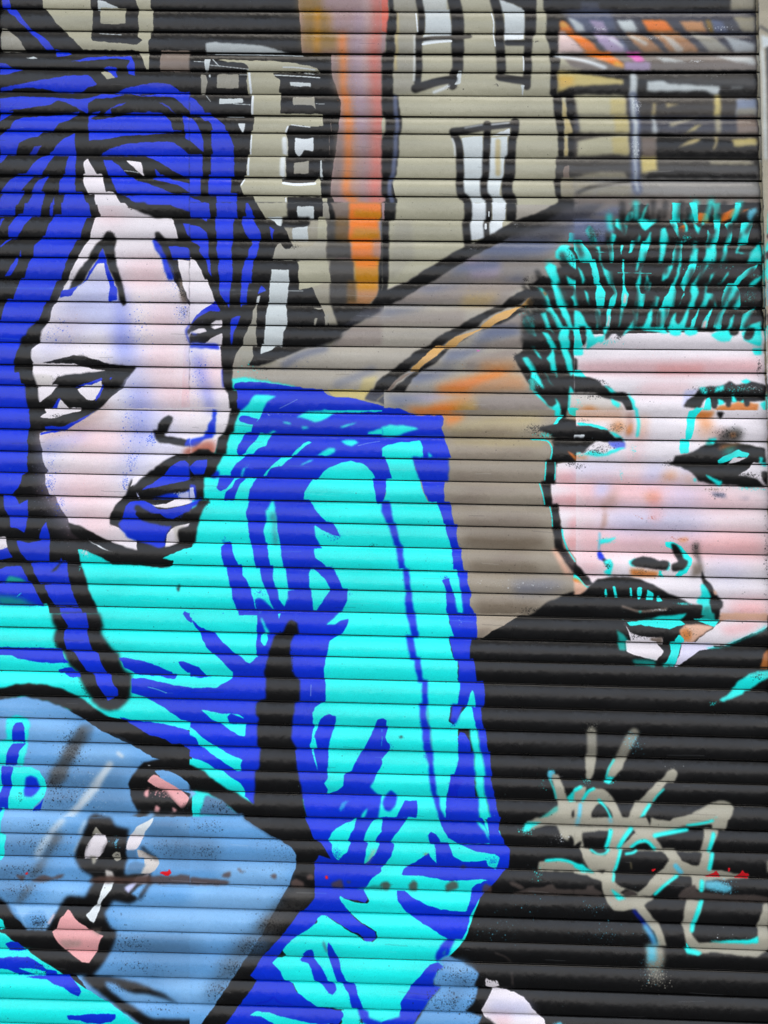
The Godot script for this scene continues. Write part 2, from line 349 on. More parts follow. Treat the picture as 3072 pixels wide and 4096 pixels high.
	["p","lav",28.9,0.78,[714,1191,767,1234,796,1320,752,1294],0,[94,879,787,1585]],
	["d","b",25,49,[712,1138],120,[94,879,787,1585]],
	["d","b",49,98,[599,1296],120,[94,879,787,1585]],
	["d","b",49,115,[589,1640],160,[94,879,787,1585]],
	["d","b",66,49,[327,1326],120,[94,879,787,1585]],
	["d","b",25,74,[318,1797],120,[94,879,787,1585]],
	["d","b",33,82,[809,1449],140,[94,879,787,1585]],
	["p","b",0,1,[687,867,766,866,767,903,736,893,692,879,679,867],0,[]],
	["p","b",0,1,[730,938,769,939,771,995,748,980],0,[]],
	["p","b",0,1,[97,929,113,925,99,962]],
	["p","b",0,1,[129,996,131,954,157,909,211,909,183,957,158,996]],
	["p","b",0,1,[254,996,264,961,285,910,398,910,388,955,378,996]],
	["p","b",0,1,[103,1028,122,1005,145,987,119,1019,107,1032]],
	["p","b",0,1,[220,1066,223,1022,249,987,369,987,359,1025,338,1066]],
	["p","b",0,1,[172,1066,178,1035,178,1066]],
	["p","b",0,1,[125,1130,140,1109,165,1057,170,1076,158,1113,145,1129]],
	["p","b",0,1,[190,1143,207,1084,221,1057,341,1057,331,1099,318,1143]],
	["p","b",0,1,[156,1219,178,1149,182,1135,309,1135,296,1180,282,1218]],
	["p","b",0,1,[119,1294,131,1231,138,1210,273,1210,264,1253,250,1294]],
	["p","b",0,1,[114,1285,246,1285,220,1318,208,1363,119,1363]],
	["p","b",0,1,[119,1355,198,1355,184,1395,171,1441,124,1440]],
	["p","b",0,1,[123,1432,175,1432,181,1467,196,1463,205,1512,128,1512]],
	["p","b",0,1,[127,1503,220,1504,223,1550,231,1589,132,1588]],
	["p","b",0,1,[132,1580,237,1580,240,1601,133,1603],0,[]],
	["p","w",0,1,[377,1058,418,996,454,996,435,1016,420,1049,410,1069,365,1135,347,1135,356,1107]],
	["p","gpw",0,1,[329,1168,357,1135,335,1169]],
	["p","k",1.9,1,[454,994,463,977,476,968,493,975,502,995,499,1032,510,1089,529,1145,543,1194,548,1222,537,1230,524,1210,514,1162,492,1121,474,1081,466,1048,460,1032,449,1057,427,1090,390,1155,367,1171,351,1180,358,1143,410,1069,435,1016]],
	["p","b",0,1,[457,1028,466,1048,474,1081,492,1129,514,1170,516,1210,486,1214,490,1162,476,1122,466,1081,446,1081,428,1114,405,1143,382,1163,360,1196,321,1204,324,1180,351,1176,390,1159,420,1110,445,1065]],
	["p","b",1.9,1,[625,996,639,994,662,1026,675,1054,693,1095,707,1135,687,1135,674,1103,664,1067,643,1034]],
	["d","b",15,34,[693,1103],160],
	["d","b",27,38,[743,1252],220],
	["d","k",23,34,[747,1252],120],
	["p","k",1.9,1,[637,988,636,973,648,970,660,981,669,991,701,997,725,1002,771,992,772,1029,754,1025,684,1022,695,1046,704,1070,717,1103,734,1135,739,1159,726,1167,718,1127,701,1087,683,1050,662,1014,649,994],0,[]],
	["p","brn",3,0.9,[722,1134,740,1134,744,1167,757,1218,738,1218]],
	["d","k",11,19,[740,1183],90],
	["p","b",0,1,[684,1020,754,1025,774,1065,700,1065,691,1038],0,[]],
	["p","w",0,1,[716,1064,774,1070,781,1239,757,1199,739,1155,730,1119],0,[]],
	["p","k",1.9,1,[536,869,596,868,616,883,712,887,767,903,768,919,690,919,634,919,569,894],0,[]],
	["d","k",15,9,[548,882],40],
	["d","k",19,9,[473,977],40],
	["p","k",2.3,0.9,[380,1417,395,1404,411,1404,443,1422,483,1431,590,1440,583,1458,556,1482,542,1506,518,1510,487,1507,478,1483,388,1502,317,1503,313,1493,328,1481,367,1473,492,1455,429,1446,397,1440,523,1437,444,1430,404,1430]],
	["p","w",0,1,[238,1432,380,1432,444,1448,492,1454,445,1463,351,1475,328,1481,306,1513,254,1512,243,1478]],
	["p","gpw",3,0.7,[244,1470,316,1477,306,1513,258,1512]],
	["p","k",1.9,1,[351,1473,500,1455,523,1437,590,1442,564,1474,542,1506,482,1578,451,1586,427,1579,411,1559,393,1524,388,1504,478,1483,353,1505,313,1503,328,1485]],
	["p","b",0,1,[385,1513,478,1481,480,1491,416,1513]],
	["p","w",0,1,[424,1513,478,1490,479,1513,424,1513]],
	["p","b",0,1,[503,1481,515,1478,506,1490]],
	["p","w",0,1,[395,1520,424,1504,483,1505,482,1523,465,1551,450,1559,434,1555,409,1536]],
	["p","b",0,1,[461,1551,479,1505,485,1505,473,1550,458,1563]],
	["p","w",0,1,[261,1516,331,1504,307,1541,269,1569,262,1550]],
	["p","k",1.9,1,[322,1529,376,1504,406,1547,428,1590,400,1589,381,1589,356,1560,343,1552]],
	["p","w",0,1,[314,1589,328,1564,344,1556,373,1589,396,1589]],
	["p","b",0,1,[310,1589,332,1556,343,1552,326,1589]],
	["p","w",0,1,[287,1600,388,1581,413,1598],0,[]],
	["d","k",19,15,[328,1485],60],
	["d","k",19,11,[387,1414],80],
	["l","k",1.9,1,[212,1357,210,1419,218,1467,239,1510,251,1585],39.9],
	["p","k",1.9,1,[216,1319,246,1285,286,1285,263,1318,258,1363,208,1363]],
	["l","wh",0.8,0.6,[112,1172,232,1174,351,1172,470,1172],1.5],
	["p","k",1.9,1,[757,1308,783,1303,784,1323,758,1328],0,[]],
	["l","bd",1.1,1,[768,1291,754,1316,771,1355],5.3],
	["p","k",1.9,1,[752,867,1274,862,1291,1511,778,1518],0,[]],
	["p","gd",0,1,[1037,864,1423,861,1438,1583,924,1591,919,1433,1016,1428,1131,1367,1246,1297],0,[]],
	["p","g",0,1,[981,865,1086,864,1088,920,1015,920],0,[]],
	["p","k",1.9,1,[1086,864,1255,862,1256,920,1088,924],0,[]],
	["p","pale",0,1,[1119,877,1178,876,1177,920,1122,920]],
	["p","gp",0,1,[1207,863,1225,862,1234,920,1209,920],0,[]],
	["p","brn",1.9,1,[1235,862,1423,861,1424,920,1256,920],0,[]],
	["p","mauve",3,1,[1252,918,1406,917,1409,1059,1256,1060]],
	["p","dg",2.3,1,[1223,919,1295,918,1311,1056,1224,1057]],
	["p","dg",1.5,1,[1236,1061,1319,1064,1322,1213,1240,1214]],
	["p","ambdk",3.8,1,[1252,911,1299,911,1301,995,1254,995]],
	["p","orange",3,1,[1298,862,1408,861,1410,920,1299,920],0,[]],
	["p","amber2",3.8,0.8,[1314,885,1409,893,1410,920,1315,920]],
	["p","orange",3,1,[1303,911,1394,911,1403,994,1297,995]],
	["p","amber2",4.6,0.9,[1316,950,1403,954,1403,994,1305,995]],
	["p","orange",3,0.9,[1309,986,1403,986,1405,1063,1311,1064]],
	["p","mauve",4.6,0.7,[1380,986,1411,986,1413,1063,1381,1064]],
	["p","amber2",3,1,[1322,1055,1403,1055,1405,1142,1325,1142]],
	["p","orange",4.6,0.8,[1322,1055,1397,1055,1398,1087,1323,1088]],
	["p","tano",2.3,1,[1328,1133,1403,1133,1405,1175,1392,1196,1369,1217,1330,1217]],
	["p","amber2",4.6,0.8,[1328,1133,1399,1133,1399,1168,1329,1168]],
	["p","ambdk",3,1,[1297,1133,1328,1133,1330,1217,1299,1217]],
	["p","k",1.9,1,[1403,1063,1427,1063,1431,1215,1377,1214,1400,1188,1405,1167],0,[]],
	["p","slate",2.3,1,[1404,911,1424,911,1426,994,1411,994],0,[]],
	["p","k",1.9,1,[1411,986,1426,986,1427,1063,1409,1063],0,[]],
	["l","k",1.9,1,[1424,866,1427,990],22.8],
	["p","tano",3.8,0.8,[1299,1208,1361,1208,1339,1244,1300,1245]],
	["p","pale",0,1,[1019,911,1070,911,1071,949,1055,941]],
	["p","k",1.9,1,[1070,911,1161,911,1166,936,1154,950,1111,952,1071,949]],
	["p","pale",0,1,[1105,954,1131,951,1158,944,1162,995,1108,995]],
	["p","g",0,1,[1193,911,1216,911,1223,943,1223,995,1193,995]],
	["p","gp",0,1,[1055,1010,1065,1002,1082,1026,1101,1026,1105,1011,1133,1017,1176,1016,1193,986,1220,986,1223,1064,1039,1065]],
	["d","k",23,8,[1113,1017],60],
	["p","g",0,1,[1126,1068,1226,1055,1233,1089,1244,1142,1132,1142,1131,1082]],
	["p","pale",0,1,[1039,1097,1068,1100,1098,1096,1103,1142,1038,1143]],
	["p","pale",0,1,[1034,1134,1101,1134,1098,1179,1095,1217,1035,1217,1035,1172]],
	["p","g",0,1,[1134,1134,1242,1133,1195,1152,1164,1162,1133,1169]],
	["l","pale",0,1,[1100,1172,1149,1172],2.3],
	["p","pale",0,1,[1032,1209,1087,1209,1096,1235,1100,1294,1025,1294,1026,1260]],
	["p","pale",0,1,[1025,1286,1098,1286,1087,1319,1082,1363,1022,1363,1023,1316]],
	["p","gp",0,1,[976,1294,982,1245,993,1209,996,1294]],
	["p","gp",0,1,[951,1363,954,1337,972,1286,994,1286,998,1363]],
	["p","gp",0,1,[917,1441,929,1393,951,1355,984,1355,988,1400,977,1428]],
	["p","pale",0,1,[1014,1355,1068,1354,1050,1376,1011,1394]],
	["p","wh",0,1,[989,1217,994,1192,1004,1188,1001,1217]],
	["p","gp",0,1,[1182,1230,1237,1224,1206,1236]],
	["p","gp",0,1,[1188,1294,1191,1266,1201,1266,1194,1294]],
	["p","gp",0,1,[1222,1258,1239,1252,1235,1294,1227,1294]],
	["p","b",0,1,[752,867,818,866,824,919,754,919],0,[]],
	["p","b",0,1,[842,866,914,865,918,920,848,920],0,[]],
	["p","b",0,1,[942,865,954,865,977,920,946,920],0,[]],
	["p","b",0,1,[788,911,812,911,811,933]],
	["p","b",0,1,[755,946,790,951,815,972,818,995,757,996],0,[]],
	["p","b",0,1,[840,911,904,911,903,954,907,995,849,995,844,955]],
	["p","b",0,1,[933,911,967,911,988,954,999,970,1000,995,962,995,941,962,932,938]],
	["p","b",0,1,[1028,947,1046,959,1037,995]],
	["p","b",0,1,[757,999,817,987,822,1020,826,1065,812,1065,789,1035,795,1021],0,[]],
	["p","b",0,1,[759,1049,760,1065,760,1065],0,[]],
	["p","b",0,1,[849,987,904,986,900,1028,903,1065,854,1065,850,1028]],
	["p","b",0,1,[964,986,997,986,991,1035,980,1065,955,1065,959,1031,971,1011]],
	["p","b",0,1,[812,1056,826,1056,833,1101,838,1126,824,1106]],
	["p","b",0,1,[859,1056,903,1056,907,1101,906,1143,865,1143,858,1097]],
	["p","b",0,1,[952,1056,980,1056,974,1100,973,1143,938,1143,938,1100]],
	["p","b",0,1,[862,1134,904,1134,902,1181,901,1218,889,1218,870,1190,864,1174]],
	["p","b",0,1,[939,1134,967,1134,960,1173,958,1218,936,1218,937,1173]],
	["p","b",0,1,[1007,1152,1027,1172,996,1184]],
	["p","b",0,1,[889,1209,901,1209,896,1234]],
	["p","b",0,1,[936,1209,946,1209,941,1233]],
	["p","b",0,1,[906,1294,909,1270,940,1259,937,1277,929,1294]],
	["p","b",0,1,[907,1286,929,1286,919,1326,914,1363,908,1363,907,1326]],
	["p","w",0,1,[759,1056,779,1070,800,1102,817,1143,763,1143],0,[]],
	["p","w",0,1,[762,1134,821,1134,838,1174,854,1218,766,1218],0,[]],
	["p","w",0,1,[765,1209,851,1209,833,1239,802,1259,769,1294],0,[]],
	["p","bd",0,1,[851,1209,870,1238,869,1246,837,1246,810,1259,769,1294,769,1294,790,1263,817,1235],0,[]],
	["p","w",0,1,[835,1294,854,1276,879,1274,880,1294,855,1294]],
	["p","w",0,1,[771,1339,770,1319,800,1305,820,1303,830,1317,801,1323,770,1325],0,[]],
	["p","w",0,1,[837,1299,878,1286,879,1298,851,1308]],
	["p","k",1.9,1,[769,1303,834,1259,881,1262,879,1274,854,1276,835,1291,851,1310,894,1296,883,1310,837,1339,798,1353,771,1355,771,1335,801,1327,832,1317,820,1303,796,1305,770,1323],0,[]],
	["p","bd",1.1,1,[770,1321,801,1326,785,1331],0,[]],
	["p","w",0,1,[810,1363,841,1339,880,1322,882,1363,810,1363]],
	["p","bd",0,1,[771,1355,818,1363,802,1363,771,1355],0,[]],
	["p","w",0,1,[771,1355,873,1355,878,1398,883,1441,775,1441],0,[]],
	["p","bd",1.5,1,[771,1355,865,1355,873,1378,838,1374,772,1373],0,[]],
	["p","w",0,1,[774,1433,883,1433,892,1515,778,1514],0,[]],
	["p","w",0,1,[777,1506,906,1506,916,1591,781,1590],0,[]],
	["l","lavb",17.1,1,[511,1193,528,1271,543,1358,564,1418],42.6,[752,873,1431,1575]],
	["l","lav",26.2,1,[570,1400,596,1520,611,1639,608,1724,584,1801],73.8,[752,873,1431,1575]],
	["l","lavb",19.7,0.7,[609,1520,626,1605,621,1690],32.8,[752,873,1431,1575]],
	["p","lav",22.3,1,[370,1160,486,1088,518,1202,523,1323,445,1298,334,1291,305,1248],0,[752,873,1431,1575]],
	["l","lav",22.3,0.93,[279,1387,344,1326,411,1299],49.2,[752,873,1431,1575]],
	["l","lav",22.3,0.93,[291,1696,314,1797,358,1905,403,1972],32.8,[752,873,1431,1575]],
	["p","brnp",26.2,0.54,[334,1291,400,1247,378,1325,287,1378],0,[752,873,1431,1575]],
	["l","brnp",14.4,1,[287,1689,353,1657,420,1634,494,1590],27.9,[752,873,1431,1575]],
	["l","lavb",13.1,0.62,[297,1721,364,1703,430,1676],19.7,[752,873,1431,1575]],
	["p","pnk",28.9,0.93,[521,1097,684,1086,694,1139,541,1145],0,[752,873,1431,1575]],
	["p","pnk",28.9,0.85,[623,1253,733,1243,744,1295,616,1296],0,[752,873,1431,1575]],
	["p","pnk",32.8,1,[628,1382,730,1381,724,1441,639,1443],0,[752,873,1431,1575]],
	["p","pnk",32.8,0.78,[658,1477,777,1501,764,1586,679,1570],0,[752,873,1431,1575]],
	["p","pnk",32.8,0.85,[379,1669,548,1657,551,1725,399,1728],0,[752,873,1431,1575]],
	["p","pnk",35.4,1,[320,1839,522,1831,525,1886,336,1889],0,[752,873,1431,1575]],
	["p","pnk",26.2,0.93,[385,1955,511,1945,564,1994,430,1996],0,[752,873,1431,1575]],
	["p","pnk",22.3,1,[443,899,507,894,513,929,453,930],0,[752,873,1431,1575]],
	["l","lav",17.1,1,[788,1372,809,1449,845,1534],32.8,[752,873,1431,1575]],
	["l","lavb",10.5,1,[799,1406,820,1474,843,1551,853,1585],16.4,[752,873,1431,1575]],
	["l","lav",26.2,0.93,[663,1596,701,1689,728,1722],49.2,[752,873,1431,1575]],
	["p","pnk",26.2,1,[824,1406,875,1405,884,1516,854,1517],0,[752,873,1431,1575]],
	["p","lav",28.9,0.78,[714,1191,767,1234,796,1320,752,1294],0,[752,873,1431,1575]],
	["d","b",25,49,[712,1138],120,[752,873,1431,1575]],
	["d","b",49,98,[599,1296],120,[752,873,1431,1575]],
	["d","b",49,115,[589,1640],160,[752,873,1431,1575]],
	["d","b",66,49,[327,1326],120,[752,873,1431,1575]],
	["d","b",25,74,[318,1797],120,[752,873,1431,1575]],
	["d","b",33,82,[809,1449],140,[752,873,1431,1575]],
	["l","k",1.9,1,[896,1358,899,1437,908,1508,926,1520,930,1585],30.4],
	["l","bd",1.1,0.9,[883,1445,890,1505],3.8],
	["p","gdk",2.3,1,[1282,1297,1432,1285,1434,1362,1248,1363],0,[]],
	["p","k",1.9,1,[1244,1215,1431,1215,1431,1231,1363,1264,1324,1292,1278,1317,1221,1349,1132,1390,1055,1415,1001,1436,969,1430,1007,1396,1069,1375,1131,1361,1186,1354,1278,1313],0,[]],
	["p","k",3.8,1,[1084,1363,1114,1327,1102,1299,1281,1285,1282,1333,1209,1363]],
	["p","dgb",3.8,0.8,[1285,1294,1354,1232,1431,1223,1431,1255,1343,1276],0,[]],
	["p","grv",3.8,1,[1363,1272,1431,1231,1432,1294,1324,1294],0,[]],
	["p","grv",2.3,1,[1271,1349,1324,1285,1432,1285,1434,1362,1248,1363],0,[]],
	["p","gl",2.3,1,[1032,1441,1078,1407,1170,1366,1433,1354,1435,1440,1032,1441],0,[]],
	["p","gl",1.5,1,[919,1433,1435,1432,1437,1515,1213,1515,1018,1475,920,1477],0,[]],
	["d","k",34,6,[1013,1440],60],
	["l","slate",5.3,0.6,[1094,1427,1151,1390,1229,1369],22.8],
	["l","slate",6.1,0.5,[1271,1491,1329,1467,1390,1438],22.8],
	["p","tan3",3.8,0.7,[1360,1470,1406,1462,1392,1515,1345,1515]],
	["p","k",1.1,1,[1392,1515,1406,1482,1436,1454,1437,1515],0,[]],
	["p","tan3",0,1,[1240,1507,1388,1507,1377,1545,1323,1536,1261,1535]],
	["p","dgb",1.1,1,[1365,1541,1384,1507,1437,1507,1438,1560,1408,1548],0,[]],
	["l","tan",1.9,1,[1408,1544,1429,1524],3.0],
	["p","c",1.5,1,[920,1477,963,1472,1018,1481,1135,1501,1112,1515,922,1515]],
	["d","c",53,27,[970,1448],60],
	["p","b",0,1,[925,1508,929,1494,952,1488,1018,1487,1096,1498,1174,1505,1221,1508,1241,1527,1264,1535,1311,1534,1361,1545,1408,1556,1438,1566,1438,1583,940,1590,937,1516],0,[]],
	["p","c",0.8,1,[944,1591,974,1563,996,1531,1035,1530,1070,1534,1044,1550,1029,1574,1025,1591],0,[]],
	["p","c",1.5,0.8,[1208,1591,1234,1575,1258,1591,1254,1591],0,[]],
	["l","wh",0,1,[1074,1579,1118,1557,1141,1544],1.1],
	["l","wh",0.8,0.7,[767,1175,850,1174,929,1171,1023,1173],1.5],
	["p","gl",0,1,[1416,868,2066,862,2068,1566,1431,1576]],
	["p","g",0,1,[1409,861,1867,857,1848,965,1708,999,1639,1048,1500,1130,1415,1167,1415,1167],0,[]],
	["p","gp",5.3,0.6,[1456,917,1511,916,1522,1054,1445,1135,1440,1063]],
	["p","k",1.9,1,[1409,861,1457,860,1456,917,1433,921,1436,1054,1436,1139,1432,1167,1416,1175],0,[]],
	["p","mauve",0,1,[1409,861,1419,861,1420,920,1410,920],0,[]],
	["p","wh",0,1,[1712,858,1763,858,1766,914,1758,918,1759,982,1708,987,1703,918,1715,914],0,[]],
	["p","wh",0,1,[1781,857,1830,857,1828,913,1817,925,1820,954,1775,974,1772,918,1784,913],0,[]],
	["l","k",1.9,1,[1701,863,1703,914,1694,926,1700,983,1705,1007],25.1],
	["l","k",1.9,1,[1771,863,1773,914,1762,926,1767,982],18.2],
	["p","k",1.9,1,[1830,857,1865,857,1862,919,1831,919],0,[]],
	["l","wh",0,1,[1762,932,1762,948],8.4],
	["l","wh",0,1,[1772,889,1772,903],4.6],
	["p","gdk",3,1,[1856,921,2073,903,2073,995,1966,1057,1889,1138,1735,1212,1416,1215,1481,1167,1577,1109,1693,1044,1771,999],0,[]],
	["p","dgb",7.6,0.9,[1848,945,1946,924,2073,923,2073,951,1965,997,1888,997,1810,998],0,[]],
	["p","slate",7.6,0.9,[1771,999,1927,985,2024,1000,1946,1037,1849,1046,1732,1043]],
	["p","lilac",7.6,0.6,[1694,1054,1811,1067,1811,1123,1714,1124]],
	["p","slate",8.4,0.9,[1674,1076,1810,1053,1811,1083,1640,1109]],
	["p","grv",7.6,0.9,[1500,1150,1734,1132,1850,1106,1908,1138,1696,1204,1462,1207]],
	["p","slate",7.6,0.6,[1500,1158,1598,1145,1734,1132,1579,1173]],
	["p","slate",7.6,0.6,[1889,1106,1811,1123,1889,1140]],
	["p","gl",4.6,1,[1417,1223,1812,1207,1697,1293,1418,1294],0,[]],
	["p","slate",9.1,0.6,[1417,1223,1579,1221,1502,1246,1418,1271],0,[]],
	["p","grv",6.8,0.7,[1417,1255,1696,1228,1697,1293,1418,1294],0,[]],
	["p","gl",4.6,1,[1418,1285,1666,1285,1601,1348,1420,1362],0,[]],
	["p","gl",4.6,1,[1420,1354,1555,1353,1467,1440,1421,1440],0,[]],
	["p","grv",5.3,0.9,[1773,1147,1889,1131,1850,1178,1812,1216,1735,1216]],
	["p","amber3",9.1,0.4,[1695,1180,1812,1171,1773,1216,1676,1216]],
	["p","grv",3.8,1,[1813,1266,1897,1226,1898,1292,1797,1293]],
	["p","slate",9.1,0.9,[1774,1284,1871,1284,1890,1317,1775,1338,1717,1347]],
	["p","grv",5.3,1,[1698,1362,1910,1309,1929,1361,1698,1362]],
	["p","slate",7.6,0.7,[1621,1419,1640,1368,1775,1353,1698,1399]],
	["p","grv",5.3,0.9,[1698,1399,1871,1352,1872,1384,1699,1440]],
	["p","tano",9.1,0.8,[1756,1406,1864,1396,1876,1439,1737,1439]],
	["p","slate",9.1,0.8,[1506,1445,1679,1431,1603,1467,1526,1492]],
	["p","orange",9.1,0.9,[1603,1494,1699,1466,1814,1431,1853,1444,1776,1476,1700,1515,1604,1515]],
	["p","tano",9.1,0.9,[1700,1515,1853,1448,1891,1455,1911,1502]],
	["p","slate",9.1,0.8,[1423,1525,1623,1522,1546,1546,1470,1563],0,[]],
	["p","lilac",7.6,0.5,[1507,1523,1662,1521,1585,1546]],
	["p","orange",9.1,0.8,[1566,1591,1604,1553,1738,1524,1700,1544,1643,1591],0,[]],
	["p","amber2",9.1,0.5,[1624,1591,1662,1545,1777,1539,1778,1578],0,[]],
	["p","grv",6.8,1,[1738,1520,1968,1506,1977,1575,1739,1578],0,[]],
	["p","k",1.9,1,[1866,915,1938,892,2004,855,2073,855,2073,911,1965,916,1907,937,1868,961,1833,982,1802,998,1694,1060,1640,1097,1597,1125,1539,1158,1501,1186,1447,1213,1416,1213,1416,1171,1500,1134,1600,1069,1670,1024,1716,999,1778,970,1825,941],0,[]],
	["p","k",5.3,0.8,[1829,982,1868,953,1938,924,2004,910,1996,924,1887,965]],
	["p","dgb",3.8,0.7,[1965,919,2023,879,2073,870,2073,918],0,[]],
	["p","k",1.9,1,[1820,1211,1843,1190,1870,1170,1908,1158,1924,1169,1928,1181,1909,1186,1882,1206,1870,1214,1843,1218,1793,1243,1758,1267,1739,1287,1697,1304,1659,1328,1620,1354,1605,1362,1574,1388,1521,1429,1513,1437,1479,1465,1445,1505,1438,1513,1499,1512,1526,1468,1556,1436,1594,1420,1640,1368,1659,1354,1697,1327,1759,1295,1774,1287,1813,1278,1840,1266,1874,1242,1905,1221,1932,1217,1932,1185,1920,1209,1897,1214,1870,1226,1813,1262,1782,1287,1743,1303,1697,1331,1659,1354,1636,1362,1582,1404,1544,1436,1529,1444,1483,1484,1453,1508,1423,1509,1422,1469,1452,1441,1478,1421,1543,1369,1582,1349,1601,1329,1643,1304,1674,1288,1727,1256,1793,1219],0,[]],
	["p","amb4",0,1,[1882,1216,1912,1182,1924,1179,1932,1197,1917,1216,1889,1216]],
	["p","amb4",0,1,[1743,1293,1770,1267,1812,1239,1851,1224,1893,1207,1836,1258,1797,1276,1780,1293]],
	["p","amb4",0,1,[1617,1362,1659,1328,1697,1312,1736,1299,1766,1284,1743,1301,1697,1327,1659,1362,1636,1362,1609,1362]],
	["p","amb4",0,1,[1515,1440,1555,1397,1601,1353,1640,1353,1594,1396,1552,1428,1541,1440]],
	["p","brn",0,1,[1434,1515,1475,1469,1506,1449,1521,1446,1476,1481,1445,1515]],
	["d","k",11,9,[1900,1122],40],
	["p","hairk",1.9,1,[1904,1138,1928,1141,1974,1105,2005,1081,2001,1061,2028,1064,2043,1024,2073,995,2075,1573,1976,1555,1915,1486,1887,1439,1860,1385,1891,1368,1894,1337,1913,1317,1928,1265,1890,1257,1940,1233,1936,1209],0,[]],
	["p","gdk",3,0.9,[1966,1121,2005,1089,2028,1072,2051,1104,2028,1072,2005,1052,1927,1053,1908,1140]],
	["p","k",1.9,1,[1955,1109,1974,1125,1982,1153,1998,1204,1974,1213,1959,1169,1944,1205,1928,1169,1904,1138,1920,1138]],
	["p","k",1.9,1,[2005,1089,2028,1112,2059,1144,2073,1168,2074,1208,2044,1208,2028,1168,2009,1137],0,[]],
	["p","c",0,1,[2043,959,2073,963,2073,993,2039,993],0,[]],
	["p","c",1.1,1,[1997,1024,2016,1000,2043,1000,2051,1016,2073,1036,2073,1088,2055,1080,2036,1061,1997,1049],0,[]],
	["p","k",1.9,1,[2039,1012,2055,1008,2073,1024,2073,1061,2051,1024],0,[]],
	["p","c",1.1,1,[1962,1081,1981,1065,1997,1073,2005,1097,2020,1140,2005,1140,1986,1125,1970,1101]],
	["p","k",1.9,1,[2009,1064,2032,1064,2073,1104,2073,1124,2044,1104],0,[]],
	["p","c",1.1,1,[2032,1108,2051,1120,2073,1124,2073,1139,2044,1139],0,[]],
	["p","c",1.1,1,[1982,1131,2013,1131,2028,1160,2044,1215,2005,1215,1997,1181]],
	["p","c",0.8,1,[1928,1145,1951,1149,1970,1165,1982,1215,1959,1215,1943,1173]],
	["p","amb4",1.1,1,[1955,1161,1970,1169,1967,1181,1955,1173]],
	["p","c",0.8,1,[2059,1131,2073,1131,2074,1215,2074,1215,2044,1180,2059,1176],0,[]],
	["p","c",1.1,1,[1963,1221,1982,1207,2006,1248,2029,1292,2006,1292,1979,1244]],
	["p","c",1.1,1,[2009,1207,2032,1207,2044,1244,2060,1292,2044,1292,2021,1248]],
	["p","c",1.1,1,[1890,1265,1901,1249,1921,1249,1928,1265,1929,1292,1898,1292]],
	["p","c",1.1,1,[1944,1241,1967,1233,1983,1292,1967,1292]],
	["p","c",0.8,1,[1894,1284,1917,1284,1940,1320,1925,1316,1906,1309]],
	["p","c",0.8,1,[1952,1300,1975,1308,2006,1360,1987,1360]],
	["p","c",0.8,1,[1979,1284,1998,1312,1987,1300]],
	["p","c",1.1,1,[2021,1283,2044,1283,2044,1319,2048,1360,2021,1360,2006,1323]],
	["p","c",1.1,1,[2052,1283,2074,1295,2074,1334],0,[]],
	["p","c",0.8,1,[1916,1352,1929,1352,1956,1399,1941,1391]],
	["p","c",1.1,1,[1968,1395,1987,1371,1991,1352,1998,1383,2003,1438,1987,1438,1979,1407]],
	["p","c",1.1,1,[2016,1352,2037,1352,2052,1394,2060,1438,2041,1438,2029,1398]],
	["p","c",1.1,1,[1887,1392,1906,1388,1933,1411,1937,1439,1918,1439]],
	["p","c",0.8,1,[1922,1430,1937,1430,1965,1501,1930,1470,1918,1458]],
	["p","teal",1.5,1,[1911,1463,1930,1462,1934,1501,1915,1502]],
	["p","c",0.8,1,[1957,1430,1972,1450,1991,1489,1976,1473]],
	["p","c",0.8,1,[1995,1430,2003,1430,2007,1461]],
	["p","c",0.8,1,[2045,1430,2074,1430,2052,1453],0,[]],
	["p","c",1.1,1,[2045,1484,2060,1500,2074,1514,2045,1514],0,[]],
	["p","c",1.5,1,[1923,1506,1938,1506,1976,1552,2015,1574,1984,1563,1953,1536],0,[]],
	["p","w",0,1,[2041,1574,2053,1531,2074,1506,2075,1573],0,[]],
	["p","c",1.1,1,[2041,1574,2045,1539,2074,1506,2074,1519,2057,1535,2053,1573],0,[]],
	["p","c",1.1,1,[1988,1555,2003,1547,1999,1524,2018,1559,2015,1574,1992,1574],0,[]],
	["d","c",46,30,[1928,1241],200],
	["d","k",23,15,[1921,1269],120],
	["d","k",30,46,[2043,1064],200],
	["d","k",11,19,[1868,1396],60],
	["d","c",30,23,[1938,1478],150],
	["d","pink2",5,4,[1740,1368],20],
	["d","wh",11,15,[1864,931],30],
	["d","wh",23,8,[1717,1019],20],
	["p","hairk",0,1,[2066,862,2685,857,2694,1557,2068,1566]],
	["p","grn",2.3,1,[2059,855,2260,853,2229,918,2059,918],0,[]],
	["p","dgb",5.3,0.9,[2059,878,2163,854,2112,902,2059,918],0,[]],
	["p","slate",5.3,0.8,[2112,898,2182,869,2229,869,2221,901]],
	["p","dgb",11.4,0.8,[2019,867,2124,866,2105,918,2019,919]],
	["p","slate",11.4,0.7,[2039,927,2143,922,2155,993,2043,993]],
	["p","grn",2.3,1,[2307,853,2388,852,2387,917,2318,918],0,[]],
	["p","orange",1.9,1,[2461,917,2477,883,2531,886,2585,878,2643,861,2643,873,2600,894,2553,917]],
	["p","k",1.9,1,[2469,883,2500,874,2550,870,2616,850,2685,849,2685,861,2608,877,2550,886],0,[]],
	["p","slate",3,1,[2059,910,2171,909,2194,954,2163,993,2059,993],0,[]],
	["p","dg",1.5,1,[2407,852,2454,851,2469,899,2415,917],0,[]],
	["p","k",1.9,1,[2244,918,2260,877,2287,853,2295,868,2275,918],0,[]],
	["p","c",1.5,1,[2223,918,2244,885,2260,885,2248,918]],
	["p","teal",1.9,1,[2279,918,2291,872,2310,853,2299,884,2291,918],0,[]],
	["p","c",0,1,[2388,852,2417,852,2416,917,2387,917],0,[]],
